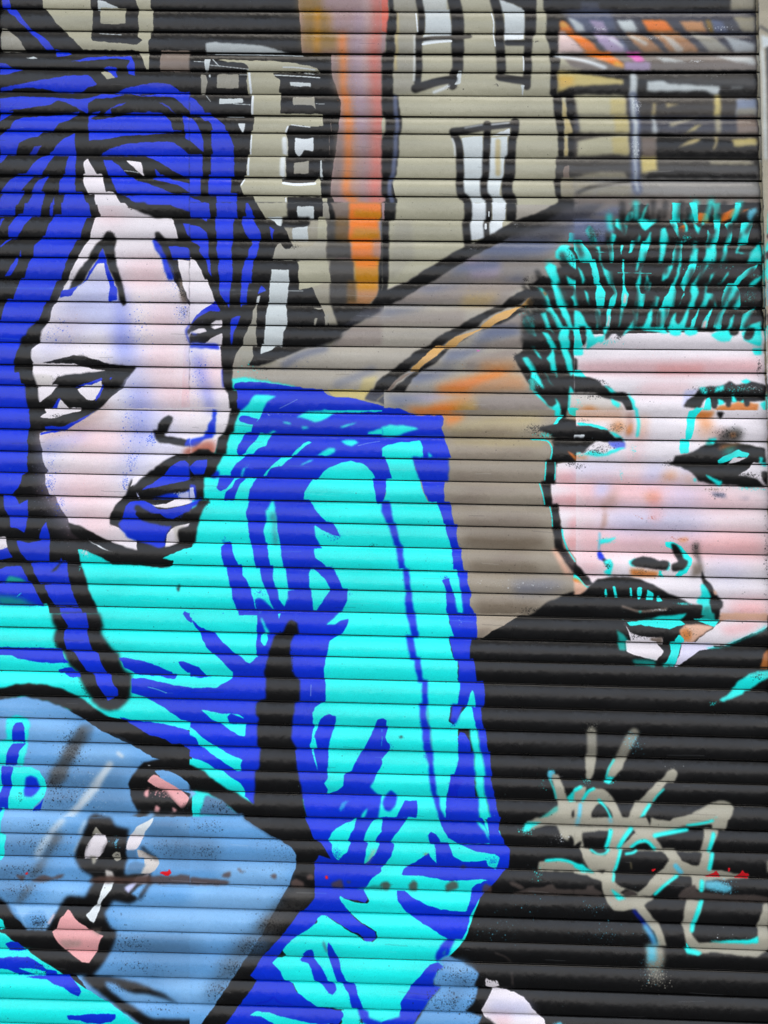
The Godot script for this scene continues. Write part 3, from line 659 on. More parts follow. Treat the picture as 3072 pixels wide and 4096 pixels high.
	["p","k",1.9,1,[2434,871,2454,867,2465,899,2438,903]],
	["p","c",0,1,[2444,851,2471,851,2476,917,2465,917],0,[]],
	["p","k",1.9,1,[2500,862,2523,851,2532,917,2511,917],0,[]],
	["p","teal",1.5,1,[2523,851,2550,851,2553,917,2530,917],0,[]],
	["p","c",0,1,[2584,917,2596,874,2599,850,2618,850,2612,881,2603,916],0,[]],
	["p","lbt",3,1,[2639,877,2666,865,2673,885,2654,916,2638,897]],
	["p","orange",1.5,1,[2554,890,2600,869,2596,894,2557,904]],
	["p","c",2.3,0.9,[2097,955,2109,931,2128,959,2138,993,2120,993]],
	["d","k",27,19,[2132,963],200],
	["p","c",0.8,1,[2200,909,2229,909,2237,937,2225,950,2225,962,2198,934]],
	["p","c",1.1,1,[2273,909,2314,909,2345,909,2298,953,2283,937]],
	["p","c",0.8,1,[2171,993,2186,958,2202,966,2194,993]],
	["p","c",0.8,1,[2237,929,2242,929,2231,966,2223,966]],
	["p","c",1.1,1,[2260,993,2277,965,2271,949,2283,973,2275,993]],
	["p","c",1.1,1,[2298,993,2314,953,2318,953,2316,993]],
	["p","c",1.1,1,[2345,992,2347,944,2364,936,2383,992]],
	["p","c",0,1,[2378,909,2403,909,2410,956,2414,980,2395,952]],
	["p","c",0.8,1,[2426,908,2438,927,2441,952,2430,956]],
	["p","orange",1.5,1,[2409,936,2430,927,2426,956,2410,956]],
	["p","c",0.8,1,[2459,908,2476,939,2496,923,2492,908,2476,967,2464,951]],
	["p","c",0,1,[2527,908,2548,908,2547,946,2537,992,2503,992,2505,943,2514,959,2526,959]],
	["p","c",0,1,[2563,922,2592,908,2583,992,2564,992,2572,950]],
	["p","c",0,1,[2619,920,2661,907,2649,945,2637,992,2606,992,2611,950]],
	["d","c",30,15,[2433,972],200],
	["p","c",0,1,[2059,984,2085,984,2109,1023,2124,1060,2082,1061,2059,1020],0,[]],
	["p","c",0.8,1,[2109,984,2124,1007,2144,1003,2151,1060,2144,1060,2140,1019]],
	["p","c",0,1,[2167,984,2192,984,2190,1060,2178,1060,2175,1019]],
	["p","c",0,1,[2217,998,2227,998,2217,1026,2215,1038,2213,1022]],
	["p","c",0,1,[2252,984,2271,984,2252,1026,2240,1032,2244,1014]],
	["p","c",0,1,[2287,984,2316,984,2302,1033,2294,1059,2271,1060,2277,1025]],
	["p","c",0.8,1,[2347,984,2375,984,2364,1029,2356,1059,2340,1059,2344,1021]],
	["p","c",0,1,[2395,1012,2406,984,2424,984,2418,1024,2417,1059,2385,1059,2387,1028]],
	["p","c",0.8,1,[2453,984,2474,984,2471,1058,2442,1059,2448,1020]],
	["p","c",0.8,1,[2503,983,2537,983,2533,1027,2537,1058,2490,1058,2498,1027]],
	["p","c",0.8,1,[2552,1027,2564,983,2572,983,2567,1058,2544,1058]],
	["p","c",0.8,1,[2594,1026,2602,1006,2622,983,2602,1022,2641,1022,2683,983,2682,1057,2636,1057,2644,1030]],
	["l","c",0,1,[2066,1052,2128,1052],1.9],
	["l","c",0,1,[2132,1026,2171,1027],1.5],
	["p","c",0.8,1,[2070,1076,2086,1092,2097,1124,2090,1139,2082,1104]],
	["p","c",0,1,[2109,1052,2132,1052,2144,1111,2146,1139,2128,1139,2117,1087]],
	["p","c",0.8,1,[2147,1052,2159,1079,2178,1095,2186,1091,2194,1139,2178,1139,2159,1099]],
	["p","c",0,1,[2221,1051,2229,1051,2227,1102,2230,1139,2223,1139]],
	["p","c",0.8,1,[2271,1051,2263,1094,2271,1086,2279,1070]],
	["p","c",0.8,1,[2292,1065,2282,1089,2282,1138,2267,1138,2279,1090]],
	["p","c",0.8,1,[2302,1097,2309,1121,2317,1138,2298,1138]],
	["p","c",1.1,1,[2355,1125,2352,1101,2367,1077,2394,1062,2386,1084,2375,1108]],
	["p","c",0.8,1,[2394,1116,2414,1050,2419,1050,2409,1104,2398,1138,2386,1138]],
	["p","c",0,1,[2413,1138,2429,1096,2444,1064,2471,1061,2456,1096,2436,1138]],
	["p","c",0.8,1,[2451,1138,2475,1099,2494,1067,2510,1063,2494,1091,2478,1115,2463,1137]],
	["p","c",1.1,1,[2505,1137,2513,1099,2536,1083,2528,1095,2513,1119]],
	["p","c",1.1,1,[2540,1137,2559,1106,2575,1086,2574,1098,2555,1122]],
	["p","c",0,1,[2582,1137,2613,1098,2644,1074,2674,1061,2659,1085,2620,1114,2601,1137]],
	["p","c",1.1,1,[2639,1136,2658,1113,2682,1101,2681,1113,2658,1136]],
	["l","c",0,1,[2205,1097,2259,1097,2317,1098],2.3],
	["d","c",95,15,[2490,1075],250],
	["d","c",30,8,[2643,1101],80],
	["p","c",0.8,1,[2060,1156,2070,1180,2078,1215,2060,1215],0,[]],
	["p","c",0.8,1,[2094,1156,2105,1167,2113,1215,2101,1191]],
	["p","c",0,1,[2136,1130,2149,1130,2165,1167,2159,1215,2136,1215,2128,1171,2136,1159]],
	["p","c",0,1,[2178,1130,2194,1130,2205,1166,2194,1215,2174,1215,2178,1186,2194,1170]],
	["p","c",0,1,[2223,1130,2230,1130,2236,1162,2244,1170,2232,1215,2217,1215,2219,1170]],
	["p","c",0,1,[2265,1130,2277,1130,2282,1165,2298,1169,2290,1215,2259,1215,2267,1165]],
	["p","c",0.8,1,[2298,1130,2319,1130,2313,1153,2301,1173,2298,1157]],
	["p","c",0.8,1,[2324,1173,2344,1180,2340,1196,2336,1214,2317,1215,2324,1193]],
	["p","c",0,1,[2386,1129,2396,1129,2401,1164,2393,1214,2351,1214,2359,1180,2374,1164]],
	["p","c",0,1,[2413,1129,2436,1129,2424,1164,2405,1214,2420,1180,2428,1172]],
	["p","c",0.8,1,[2451,1129,2471,1129,2474,1163,2458,1214,2439,1214,2451,1175,2444,1155]],
	["p","c",0.8,1,[2494,1129,2505,1129,2501,1163,2524,1166,2535,1214,2512,1182,2497,1214,2478,1214,2489,1175]],
	["p","c",0,1,[2559,1150,2574,1128,2597,1128,2610,1154,2611,1214,2546,1214,2551,1174]],
	["p","pinkw",1.1,1,[2228,1166,2236,1174,2232,1202,2223,1202]],
	["p","c",0.8,1,[2540,1128,2547,1128,2539,1154]],
	["d","teal",23,23,[2642,1169],200],
	["p","c",1.1,1,[2060,1224,2082,1227,2098,1263,2109,1292,2060,1292],0,[]],
	["p","c",0.8,1,[2132,1219,2148,1219,2146,1258,2148,1291,2138,1292,2132,1254]],
	["p","c",0,1,[2171,1218,2186,1218,2182,1246,2178,1291,2167,1291,2167,1250]],
	["p","pinkw",1.1,1,[2173,1242,2180,1242,2176,1291,2168,1291]],
	["p","c",0.8,1,[2217,1206,2226,1206,2224,1245,2205,1291,2213,1253]],
	["p","c",0.8,1,[2255,1221,2276,1206,2272,1249,2267,1291,2236,1291,2259,1253]],
	["p","c",0.8,1,[2313,1221,2324,1206,2320,1244,2312,1291,2286,1291,2301,1252]],
	["p","c",0,1,[2351,1206,2382,1206,2370,1248,2351,1291,2332,1291,2332,1252,2336,1232]],
	["p","c",0.8,1,[2399,1227,2393,1259,2404,1271,2412,1267,2428,1235,2447,1206,2435,1255,2427,1290,2370,1290,2382,1251]],
	["p","c",0,1,[2462,1238,2481,1206,2470,1242,2454,1290,2444,1290,2450,1254]],
	["p","c",0,1,[2500,1238,2524,1205,2508,1250,2496,1290,2481,1290,2485,1258]],
	["p","pinkw",1.1,1,[2485,1262,2500,1254,2494,1290,2481,1290]],
	["p","c",0,1,[2539,1226,2573,1205,2554,1241,2546,1290,2519,1290,2527,1250]],
	["p","c",0.8,1,[2576,1253,2592,1233,2588,1257,2580,1289,2568,1289]],
	["p","c",0,1,[2619,1233,2665,1205,2649,1240,2633,1289,2608,1289,2613,1248]],
	["p","c",0.8,1,[2633,1272,2679,1256,2679,1289,2641,1289]],
	["l","hairk",4.1,1,[2220,886,2223,927,2226,965],15.6],
	["l","hairk",4.1,1,[2247,889,2249,923,2249,954],10.7],
	["l","hairk",4.1,1,[2345,882,2340,927,2337,966],13.9],
	["l","hairk",4.1,1,[2620,874,2601,913,2583,948],15.6],
	["l","hairk",4.1,1,[2672,888,2652,923,2633,954],11.5],
	["l","hairk",4.1,1,[2172,962,2176,992,2181,1019],15.6],
	["l","hairk",4.1,1,[2267,954,2268,999,2268,1040],13.1],
	["l","hairk",4.1,1,[2330,944,2329,977,2326,1005],10.7],
	["l","hairk",4.1,1,[2389,929,2382,973,2377,1011],13.1],
	["l","hairk",4.1,1,[2419,942,2411,980,2404,1014],14.8],
	["l","hairk",4.1,1,[2462,960,2453,995,2445,1027],15.6],
	["l","hairk",4.1,1,[2493,935,2483,971,2472,1004],14.8],
	["l","hairk",4.1,1,[2525,947,2515,975,2507,1000],15.6],
	["l","hairk",4.1,1,[2583,927,2568,961,2555,991],15.6],
	["l","hairk",4.1,1,[2613,959,2600,985,2588,1009],11.5],
	["l","hairk",4.1,1,[2170,1016,2174,1047,2178,1074],13.1],
	["l","hairk",4.1,1,[2301,1030,2300,1063,2299,1092],11.5],
	["l","hairk",4.1,1,[2339,993,2336,1035,2332,1074],12.3],
	["l","hairk",4.1,1,[2373,1017,2368,1059,2363,1096],13.1],
	["l","hairk",4.1,1,[2409,1006,2403,1039,2397,1069],13.1],
	["l","hairk",4.1,1,[2549,1026,2536,1060,2524,1090],18.0],
	["l","hairk",4.1,1,[2592,996,2574,1035,2558,1069],15.6],
	["l","hairk",4.1,1,[2651,998,2634,1028,2620,1054],16.4],
	["l","hairk",4.1,1,[1936,1097,1955,1136,1973,1170],14.8],
	["l","hairk",4.1,1,[2010,1092,2023,1124,2035,1155],17.2],
	["l","hairk",4.1,1,[2105,1083,2113,1117,2121,1147],12.3],
	["l","hairk",4.1,1,[2183,1091,2188,1133,2193,1170],10.7],
	["l","hairk",4.1,1,[2252,1071,2253,1107,2254,1139],13.9],
	["l","hairk",4.1,1,[2454,1085,2446,1119,2438,1150],12.3],
	["l","hairk",4.1,1,[2495,1061,2483,1099,2473,1134],13.1],
	["l","hairk",4.1,1,[2655,1080,2636,1112,2620,1139],15.6],
	["l","hairk",4.1,1,[1892,1143,1912,1177,1931,1208],11.5],
	["l","hairk",4.1,1,[1929,1145,1950,1184,1968,1218],13.1],
	["l","hairk",4.1,1,[2013,1135,2027,1171,2040,1204],17.2],
	["l","hairk",4.1,1,[2062,1155,2073,1191,2083,1224],11.5],
	["l","hairk",4.1,1,[2265,1146,2266,1190,2267,1229],14.8],
	["l","hairk",4.1,1,[2305,1127,2303,1165,2302,1198],15.6],
	["l","hairk",4.1,1,[2327,1161,2325,1192,2323,1218],13.1],
	["l","hairk",4.1,1,[2411,1131,2403,1172,2396,1208],13.9],
	["l","hairk",4.1,1,[2498,1123,2485,1165,2473,1203],13.9],
	["l","hairk",4.1,1,[2545,1129,2531,1167,2517,1201],15.6],
	["l","hairk",4.1,1,[2581,1140,2563,1178,2547,1214],11.5],
	["l","hairk",4.1,1,[2608,1155,2591,1188,2576,1218],13.9],
	["l","hairk",4.1,1,[1930,1231,1946,1260,1960,1288],15.6],
	["l","hairk",4.1,1,[1974,1236,1989,1267,2000,1293],12.3],
	["l","hairk",4.1,1,[2102,1203,2112,1238,2119,1269],14.8],
	["l","hairk",4.1,1,[2135,1227,2142,1264,2149,1297],13.9],
	["l","hairk",4.1,1,[2222,1235,2225,1267,2227,1296],12.3],
	["l","hairk",4.1,1,[2262,1214,2263,1257,2263,1294],12.3],
	["l","hairk",4.1,1,[2341,1229,2339,1262,2336,1291],17.2],
	["l","hairk",4.1,1,[2371,1215,2368,1246,2364,1272],11.5],
	["l","hairk",4.1,1,[2492,1214,2482,1244,2473,1273],14.8],
	["l","hairk",4.1,1,[2546,1214,2535,1242,2525,1268],12.3],
	["l","hairk",4.1,1,[2584,1192,2566,1231,2550,1267],11.5],
	["l","hairk",4.1,1,[2629,1205,2610,1240,2593,1273],13.1],
	["l","hairk",4.1,1,[2659,1223,2642,1251,2627,1277],16.4],
	["l","c",4.9,0.95,[1975,1065,1987,1095,1999,1126],12.3],
	["l","hairk",4.9,0.95,[2018,1033,2028,1060,2036,1085],14.8],
	["l","hairk",4.9,0.95,[2071,990,2077,1015,2084,1040],14.8],
	["l","hairk",4.9,0.95,[2112,941,2120,978,2126,1013],12.3],
	["l","c",4.9,0.95,[2177,898,2181,922,2183,948],14.8],
	["l","hairk",4.9,0.95,[2221,853,2223,884,2226,916],13.9],
	["l","c",4.9,0.95,[2267,852,2267,878,2268,903],14.8],
	["l","hairk",4.9,0.95,[2325,846,2323,877,2321,909],13.1],
	["l","hairk",4.9,0.95,[2367,848,2363,877,2361,906],11.5],
	["l","hairk",4.9,0.95,[2420,850,2416,876,2412,903],13.1],
	["l","c",4.9,0.95,[2468,848,2462,876,2455,904],15.6],
	["l","c",4.9,0.95,[2521,841,2510,876,2500,910],13.1],
	["l","hairk",4.9,0.95,[2563,852,2554,875,2546,898],14.8],
	["l","c",4.9,0.95,[2615,851,2604,875,2594,898],14.8],
	["l","hairk",4.9,1,[1926,1147,1960,1205],17.2],
	["l","hairk",4.9,1,[1918,1173,1952,1231],16.4],
	["l","hairk",4.9,1,[1909,1199,1943,1257],16.4],
	["l","hairk",4.9,1,[1900,1225,1934,1283],13.9],
	["l","hairk",4.9,1,[1892,1251,1926,1309],14.8],
	["l","hairk",4.9,1,[1892,1277,1926,1334],13.9],
	["l","hairk",4.9,1,[1892,1302,1926,1360],15.6],
	["l","hairk",4.9,1,[1892,1328,1926,1385],15.6],
	["l","hairk",4.9,1,[1903,1353,1936,1411],13.9],
	["l","hairk",4.9,1,[1918,1379,1951,1436],14.8],
	["l","hairk",4.9,1,[1933,1404,1966,1461],17.2],
	["l","hairk",4.9,1,[1948,1429,1982,1487],13.1],
	["p","w",0,1,[2060,1311,2698,1287,2694,1564,2061,1573],0,[]],
	["p","hairk",1.9,1,[2078,1283,2101,1283,2102,1334,2094,1346,2086,1346,2082,1322]],
	["p","c",0,1,[2060,1295,2078,1283,2082,1326,2090,1348,2060,1360],0,[]],
	["p","c",0.8,1,[2100,1283,2113,1283,2128,1322,2155,1314,2163,1306,2155,1337,2140,1333,2105,1360,2102,1322]],
	["p","hairk",1.9,1,[2140,1283,2171,1283,2182,1283,2190,1301,2171,1325,2163,1329,2163,1306,2151,1306]],
	["p","hairk",1.9,1,[2198,1283,2236,1283,2220,1313,2209,1319,2201,1309]],
	["p","c",0.8,1,[2159,1283,2178,1283,2167,1305,2159,1313]],
	["p","c",0.8,1,[2220,1313,2240,1283,2313,1282,2362,1282,2370,1303,2335,1299,2259,1282]],
	["p","c",1.1,1,[2370,1282,2423,1282,2412,1308,2393,1310,2377,1303]],
	["p","c",1.1,1,[2423,1282,2473,1281,2465,1302,2442,1310,2427,1302]],
	["p","hairk",1.9,1,[2423,1282,2534,1281,2519,1297,2492,1293,2450,1282]],
	["p","c",1.5,1,[2515,1305,2534,1293,2595,1281,2576,1324,2549,1330,2526,1321]],
	["p","hairk",1.9,1,[2542,1281,2603,1281,2603,1300,2591,1308,2576,1304,2576,1281]],
	["p","c",1.1,1,[2614,1296,2664,1280,2679,1280,2678,1342,2655,1338,2621,1323]],
	["p","hairk",1.9,1,[2622,1307,2633,1281,2660,1280,2648,1315,2633,1323,2621,1319]],
	["p","c",1.1,1,[2651,1349,2682,1348,2678,1371,2655,1370]],
	["d","c",49,11,[2163,1333],120],
	["d","k",15,8,[2209,1317],40],
	["p","pnk",11.4,0.9,[2075,1409,2677,1389,2680,1434,2075,1438]],
	["p","pnk2",7.6,0.6,[2335,1413,2487,1407,2487,1436,2335,1437]],
	["p","pnk",11.4,0.5,[2297,1469,2449,1470,2448,1502,2258,1514]],
	["p","c",1.5,1,[2060,1352,2094,1351,2090,1381,2060,1382],0,[]],
	["p","hairk",1.9,1,[2060,1390,2071,1393,2071,1438,2060,1438],0,[]],
	["p","c",0,1,[2060,1430,2083,1429,2106,1460,2110,1468,2061,1456],0,[]],
	["p","hairk",1.9,1,[2060,1449,2090,1456,2113,1452,2136,1463,2155,1483,2178,1486,2194,1514,2061,1514],0,[]],
	["p","c",0.8,1,[2159,1481,2182,1490,2205,1514,2186,1514,2171,1494]],
	["d","k",30,11,[2140,1471],120],
	["p","k",1.9,1,[2471,1490,2506,1481,2543,1481,2559,1473,2574,1461,2589,1476,2619,1472,2638,1460,2691,1475,2691,1512,2456,1513]],
	["p","c",1.1,1,[2471,1486,2498,1485,2498,1513,2475,1497]],
	["p","c",1.1,1,[2524,1485,2555,1477,2551,1492,2524,1501]],
	["p","c",1.1,1,[2608,1464,2627,1452,2642,1460,2627,1472]],
	["d","wh",38,15,[2646,1487],110],
	["d","c",95,13,[2581,1488],300],
	["d","k",38,11,[2486,1493],150],
	["p","lav",3,0.8,[2426,1494,2468,1490,2460,1505,2418,1557,2418,1533]],
	["p","k",0.8,1,[2464,1505,2691,1504,2690,1525,2638,1530,2562,1531,2531,1539,2528,1555,2509,1544,2494,1517,2482,1540,2471,1556,2422,1549,2433,1529]],
	["p","c",0,1,[2498,1517,2509,1516,2512,1566,2482,1567],0,[]],
	["p","c",0.8,1,[2448,1567,2467,1548,2478,1567],0,[]],
	["p","c",0.8,1,[2532,1520,2554,1527,2554,1539,2535,1543]],
	["p","c",0.8,1,[2577,1531,2585,1504,2596,1531]],
	["p","c",0.8,1,[2603,1534,2619,1519,2619,1534]],
	["p","c",1.1,1,[2671,1537,2690,1525,2690,1564,2675,1545],0,[]],
	["p","orange2",2.3,1,[2520,1566,2535,1545,2569,1543,2600,1531,2668,1537,2660,1564],0,[]],
	["l","k",1.9,1,[2520,1520,2520,1547],15.2],
	["l","k",1.9,1,[2568,1519,2567,1541],16.7],
	["l","k",1.9,1,[2628,1518,2628,1538],16.7],
	["p","gpw",1.1,1,[2047,1506,2136,1506,2182,1529,2213,1536,2228,1571,2044,1574],0,[]],
	["l","c",1.1,1,[2047,1515,2044,1539,2043,1568],5.3],
	["p","orange2",6.1,0.9,[2075,1573,2098,1554,2129,1559,2144,1572],0,[]],
	["p","k",1.9,1,[2129,1506,2232,1505,2251,1532,2262,1570,2235,1571,2220,1536,2197,1533,2159,1522],0,[]],
	["p","c",0.8,1,[2239,1505,2258,1532,2266,1570,2258,1570],0,[]],
	["p","c",1.1,1,[2182,1525,2213,1544,2209,1556,2186,1545]],
	["d","k",49,9,[2125,1518],90],
	["d","c",11,19,[2075,1546],40],
	["p","rail",0,1,[2683,849,2762,849,2765,1563,2690,1564],0,[]],
	["p","c",1.1,1,[2700,889,2723,872,2722,953,2695,969]],
	["p","k",1.9,1,[2691,977,2707,953,2730,953,2729,992,2706,992]],
	["p","c",1.1,1,[2687,1017,2702,983,2729,983,2721,1017,2690,1041]],
	["p","k",1.9,1,[2686,1033,2706,1017,2729,1009,2728,1057,2690,1057]],
	["p","c",1.5,1,[2690,1057,2728,1041,2727,1136,2696,1137,2687,1105]],
	["p","lbt",2.3,1,[2693,1128,2727,1127,2726,1213,2691,1213]],
	["p","k",1.9,1,[2696,1153,2719,1127,2719,1168,2700,1160]],
	["p","k",1.9,1,[2689,1240,2718,1235,2717,1275,2694,1289]],
	["p","c",1.5,1,[2690,1280,2717,1275,2716,1334,2693,1326]],
	["p","k",1.9,1,[2692,1448,2722,1443,2721,1498,2695,1498]],
	["p","c",1.5,1,[2693,1503,2721,1503,2720,1563,2694,1564],0,[]],
	["d","k",8,30,[2669,1413],100],
	["p","k",0,1,[129,1596,788,1586,815,2269,170,2283]],
	["p","b",0,1,[128,1589,235,1587,243,1653,235,1661,241,1730,238,1740,243,1803,224,1813,222,1846,197,1879,146,1882],0,[]],
	["p","w",0,1,[286,1586,794,1579,801,1737,740,1738,706,1760,657,1803,602,1874,567,1881,545,1914,528,1949,529,1972,549,1980,616,2017,626,2063,610,2059,536,2034,472,2004,432,1986,393,1971,384,1958,372,1940,350,1906,341,1883,322,1879,308,1848,300,1809,312,1801,294,1770,287,1739,292,1731,276,1692,275,1672,294,1660,329,1656],0,[]],
	["l","lavb",17.1,1,[511,1193,528,1271,543,1358,564,1418],42.6,[136,1588,815,2269]],
	["l","lav",26.2,1,[570,1400,596,1520,611,1639,608,1724,584,1801],73.8,[136,1588,815,2269]],
	["l","lavb",19.7,0.7,[609,1520,626,1605,621,1690],32.8,[136,1588,815,2269]],
	["p","lav",22.3,1,[370,1160,486,1088,518,1202,523,1323,445,1298,334,1291,305,1248],0,[136,1588,815,2269]],
	["l","lav",22.3,0.93,[279,1387,344,1326,411,1299],49.2,[136,1588,815,2269]],
	["l","lav",22.3,0.93,[291,1696,314,1797,358,1905,403,1972],32.8,[136,1588,815,2269]],
	["p","brnp",26.2,0.54,[334,1291,400,1247,378,1325,287,1378],0,[136,1588,815,2269]],
	["l","brnp",14.4,1,[287,1689,353,1657,420,1634,494,1590],27.9,[136,1588,815,2269]],
	["l","lavb",13.1,0.62,[297,1721,364,1703,430,1676],19.7,[136,1588,815,2269]],
	["p","pnk",28.9,0.93,[521,1097,684,1086,694,1139,541,1145],0,[136,1588,815,2269]],
	["p","pnk",28.9,0.85,[623,1253,733,1243,744,1295,616,1296],0,[136,1588,815,2269]],
	["p","pnk",32.8,1,[628,1382,730,1381,724,1441,639,1443],0,[136,1588,815,2269]],
	["p","pnk",32.8,0.78,[658,1477,777,1501,764,1586,679,1570],0,[136,1588,815,2269]],
	["p","pnk",32.8,0.85,[379,1669,548,1657,551,1725,399,1728],0,[136,1588,815,2269]],
	["p","pnk",35.4,1,[320,1839,522,1831,525,1886,336,1889],0,[136,1588,815,2269]],
	["p","pnk",26.2,0.93,[385,1955,511,1945,564,1994,430,1996],0,[136,1588,815,2269]],
	["p","pnk",22.3,1,[443,899,507,894,513,929,453,930],0,[136,1588,815,2269]],
	["l","lav",17.1,1,[788,1372,809,1449,845,1534],32.8,[136,1588,815,2269]],
	["l","lavb",10.5,1,[799,1406,820,1474,843,1551,853,1585],16.4,[136,1588,815,2269]],
	["l","lav",26.2,0.93,[663,1596,701,1689,728,1722],49.2,[136,1588,815,2269]],
	["p","pnk",26.2,1,[824,1406,875,1405,884,1516,854,1517],0,[136,1588,815,2269]],
	["p","lav",28.9,0.78,[714,1191,767,1234,796,1320,752,1294],0,[136,1588,815,2269]],
	["d","b",25,49,[712,1138],120,[136,1588,815,2269]],
	["d","b",49,98,[599,1296],120,[136,1588,815,2269]],
	["d","b",49,115,[589,1640],160,[136,1588,815,2269]],
	["d","b",66,49,[327,1326],120,[136,1588,815,2269]],
	["d","b",25,74,[318,1797],120,[136,1588,815,2269]],
	["d","b",33,82,[809,1449],140,[136,1588,815,2269]],
	["d","b",23,34,[593,1761],140],
	["d","b",15,34,[573,1832],140],
	["d","b",15,30,[320,1848],120],
	["d","b",19,30,[359,1913],100],
	["p","k",1.9,1,[272,1621,296,1619,342,1604,389,1596,412,1581,479,1581,437,1611,376,1639,345,1662,282,1662],0,[]],
	["p","b",0,1,[360,1647,414,1619,452,1599,471,1581,429,1619,391,1643,361,1662,298,1662,290,1649]],
	["p","w",0,1,[274,1617,302,1597,412,1581,412,1593,358,1608,327,1621,288,1621],0,[]],
	["d","k",23,8,[335,1614],70],
	["p","b",0,1,[279,1670,361,1654,330,1666,279,1678]],
	["p","k",1.9,1,[674,1664,675,1639,688,1617,707,1605,723,1610,721,1626,705,1664,690,1664]],
	["p","k",1.9,1,[658,1655,693,1656,702,1676,729,1677,777,1688,799,1690,800,1711,762,1708,715,1701,684,1699,667,1682],0,[]],
	["p","b",1.1,0.9,[776,1682,798,1680,800,1711,766,1708],0,[]],
	["p","red",5.3,0.8,[766,1720,800,1711,801,1739,763,1739],0,[]],
	["d","b",19,23,[656,1682],160],
	["p","k",1.9,1,[575,1881,589,1839,595,1816,601,1847,638,1808,687,1772,713,1752,744,1737,801,1738,805,1851,699,1884,560,1887],0,[]],
	["p","w",0,1,[599,1816,637,1803,593,1851]],
	["p","b",0,1,[707,1802,726,1775,756,1759,772,1758,788,1770,803,1805,804,1809,782,1824,721,1837,675,1850,628,1858,670,1830],0,[]],
	["p","lav",0,1,[613,1864,626,1886,618,1886]],
	["p","b",1.5,1,[718,1870,776,1863,805,1847,807,1887,661,1886],0,[]],
	["d","wh",27,9,[765,1871],200],
	["p","lav",1.5,1,[753,1872,805,1855,807,1887,761,1886],0,[]],
	["p","k",1.9,1,[564,1887,602,1888,584,1902,566,1941,556,1976,533,1978,526,1953,545,1914]],
	["p","b",0,1,[567,1958,577,1917,595,1898,638,1893,669,1908,693,1923,732,1918,778,1906,807,1894,808,1925,771,1937,733,1958,694,1938,655,1939,623,1916,613,1940,629,1958],0,[]],
	["p","w",0,1,[665,1908,716,1903,738,1889,806,1878,807,1894,759,1910,709,1919],0,[]],
	["p","k",1.9,1,[611,1909,623,1909,655,1931,694,1944,741,1958,779,1933,808,1925,810,1958,742,1972,684,1973,649,1962,624,1936,610,1921],0,[]],
	["d","b",23,6,[756,1943],70],
	["p","b",1.5,1,[556,1972,571,1952,625,1955,656,1966,703,1975,738,1976,720,2007,713,2027,722,2042,695,2054,667,2039,628,2032,589,2017,569,1991]],
	["p","w",0,1,[717,2033,720,2007,738,1984,796,1964,792,1979,770,1991,760,2033,718,2050]],
	["p","w",0,1,[520,2024,552,2041,613,2036,626,2063,599,2058]],
	["p","gpw",2.3,1,[742,1980,780,1972,763,2014,752,2033]],
	["p","k",1.9,1,[428,1982,472,2004,536,2034,591,2052,622,2059,680,2054,726,2046,760,2030,758,1987,796,1975,810,1975,813,2048,727,2084,631,2093,554,2091,499,2073,443,2040,402,2006,389,1971],0,[]],
	["p","wh",0,1,[450,2024,474,2037,513,2054,557,2072,537,2068,498,2054]],
	["p","c",0,1,[428,2059,452,2062,507,2084,547,2107,632,2107,705,2115,740,2109,747,2091,708,2084,723,2076,813,2040,822,2276,505,2283,484,2242,466,2192,448,2143,435,2105],0,[]],
	["p","k",1.9,1,[435,2032,498,2058,545,2064,731,2088,738,2099,732,2113,705,2115,632,2107,547,2107,507,2084,444,2059,412,2036]],
	["p","k",1.9,1,[397,2060,429,2071,439,2116,457,2154,470,2196,496,2245,505,2283,448,2284,430,2231,407,2167,392,2110],0,[]],
	["d","w",19,11,[448,2070],160],
	["p","c",0,1,[167,2241,330,2242,348,2286,170,2290],0,[]],
	["p","b",0,1,[161,1875,205,1887,222,1912,248,1896,254,1956,189,1956,172,1928]],
	["p","b",0,1,[189,1948,251,1948,250,1985,243,2009,219,1994,195,1990]],
	["p","b",0,1,[291,2031,301,1996,315,1969,324,1999,330,2031]],
	["p","w",0,1,[154,2022,178,2022,191,2060,157,2076]],
	["p","b",0,1,[157,2068,191,2060,209,2090,159,2104]],
	["p","b",0,1,[217,2034,260,2041,287,2035,331,2023,332,2069,332,2105,260,2105,235,2074]],
	["p","b",0,1,[369,2105,372,2087,379,2106]],
	["p","b",0,1,[161,2133,191,2121,238,2118,263,2158,268,2176,163,2176]],
	["p","teal",2.3,1,[187,2176,201,2152,240,2159,268,2176]],
	["p","b",0,1,[270,2108,388,2097,398,2136,404,2177,307,2176,286,2142]],
	["p","k",1.9,1,[340,2138,376,2097,355,2133]],
	["p","b",0,1,[164,2179,272,2168,301,2211,322,2250,168,2250]],
	["p","teal",5.3,0.9,[166,2218,232,2224,303,2250,168,2250]],
	["p","b",0,1,[319,2180,403,2168,417,2205,438,2250,361,2250,336,2214]],
	["p","b",0,1,[373,2253,442,2254,463,2283,382,2285],0,[]],
	["l","c",0,1,[232,2220,245,2208],1.9],
	["d","c",6,15,[435,2120],40],
	["l","k",1.9,1,[762,2179,768,2194,769,2171],3.8],
	["p","b",0,1,[783,2277,788,2254,822,2276],0,[]],
	["p","c",0,1,[788,1586,1431,1576,1446,2256,815,2269]],
	["p","w",0,1,[780,1579,920,1577,914,1631,903,1659,885,1675,871,1730,787,1731],0,[]],
	["l","lavb",17.1,1,[511,1193,528,1271,543,1358,564,1418],42.6,[780,1579,1445,2255]],
	["l","lav",26.2,1,[570,1400,596,1520,611,1639,608,1724,584,1801],73.8,[780,1579,1445,2255]],
	["l","lavb",19.7,0.7,[609,1520,626,1605,621,1690],32.8,[780,1579,1445,2255]],
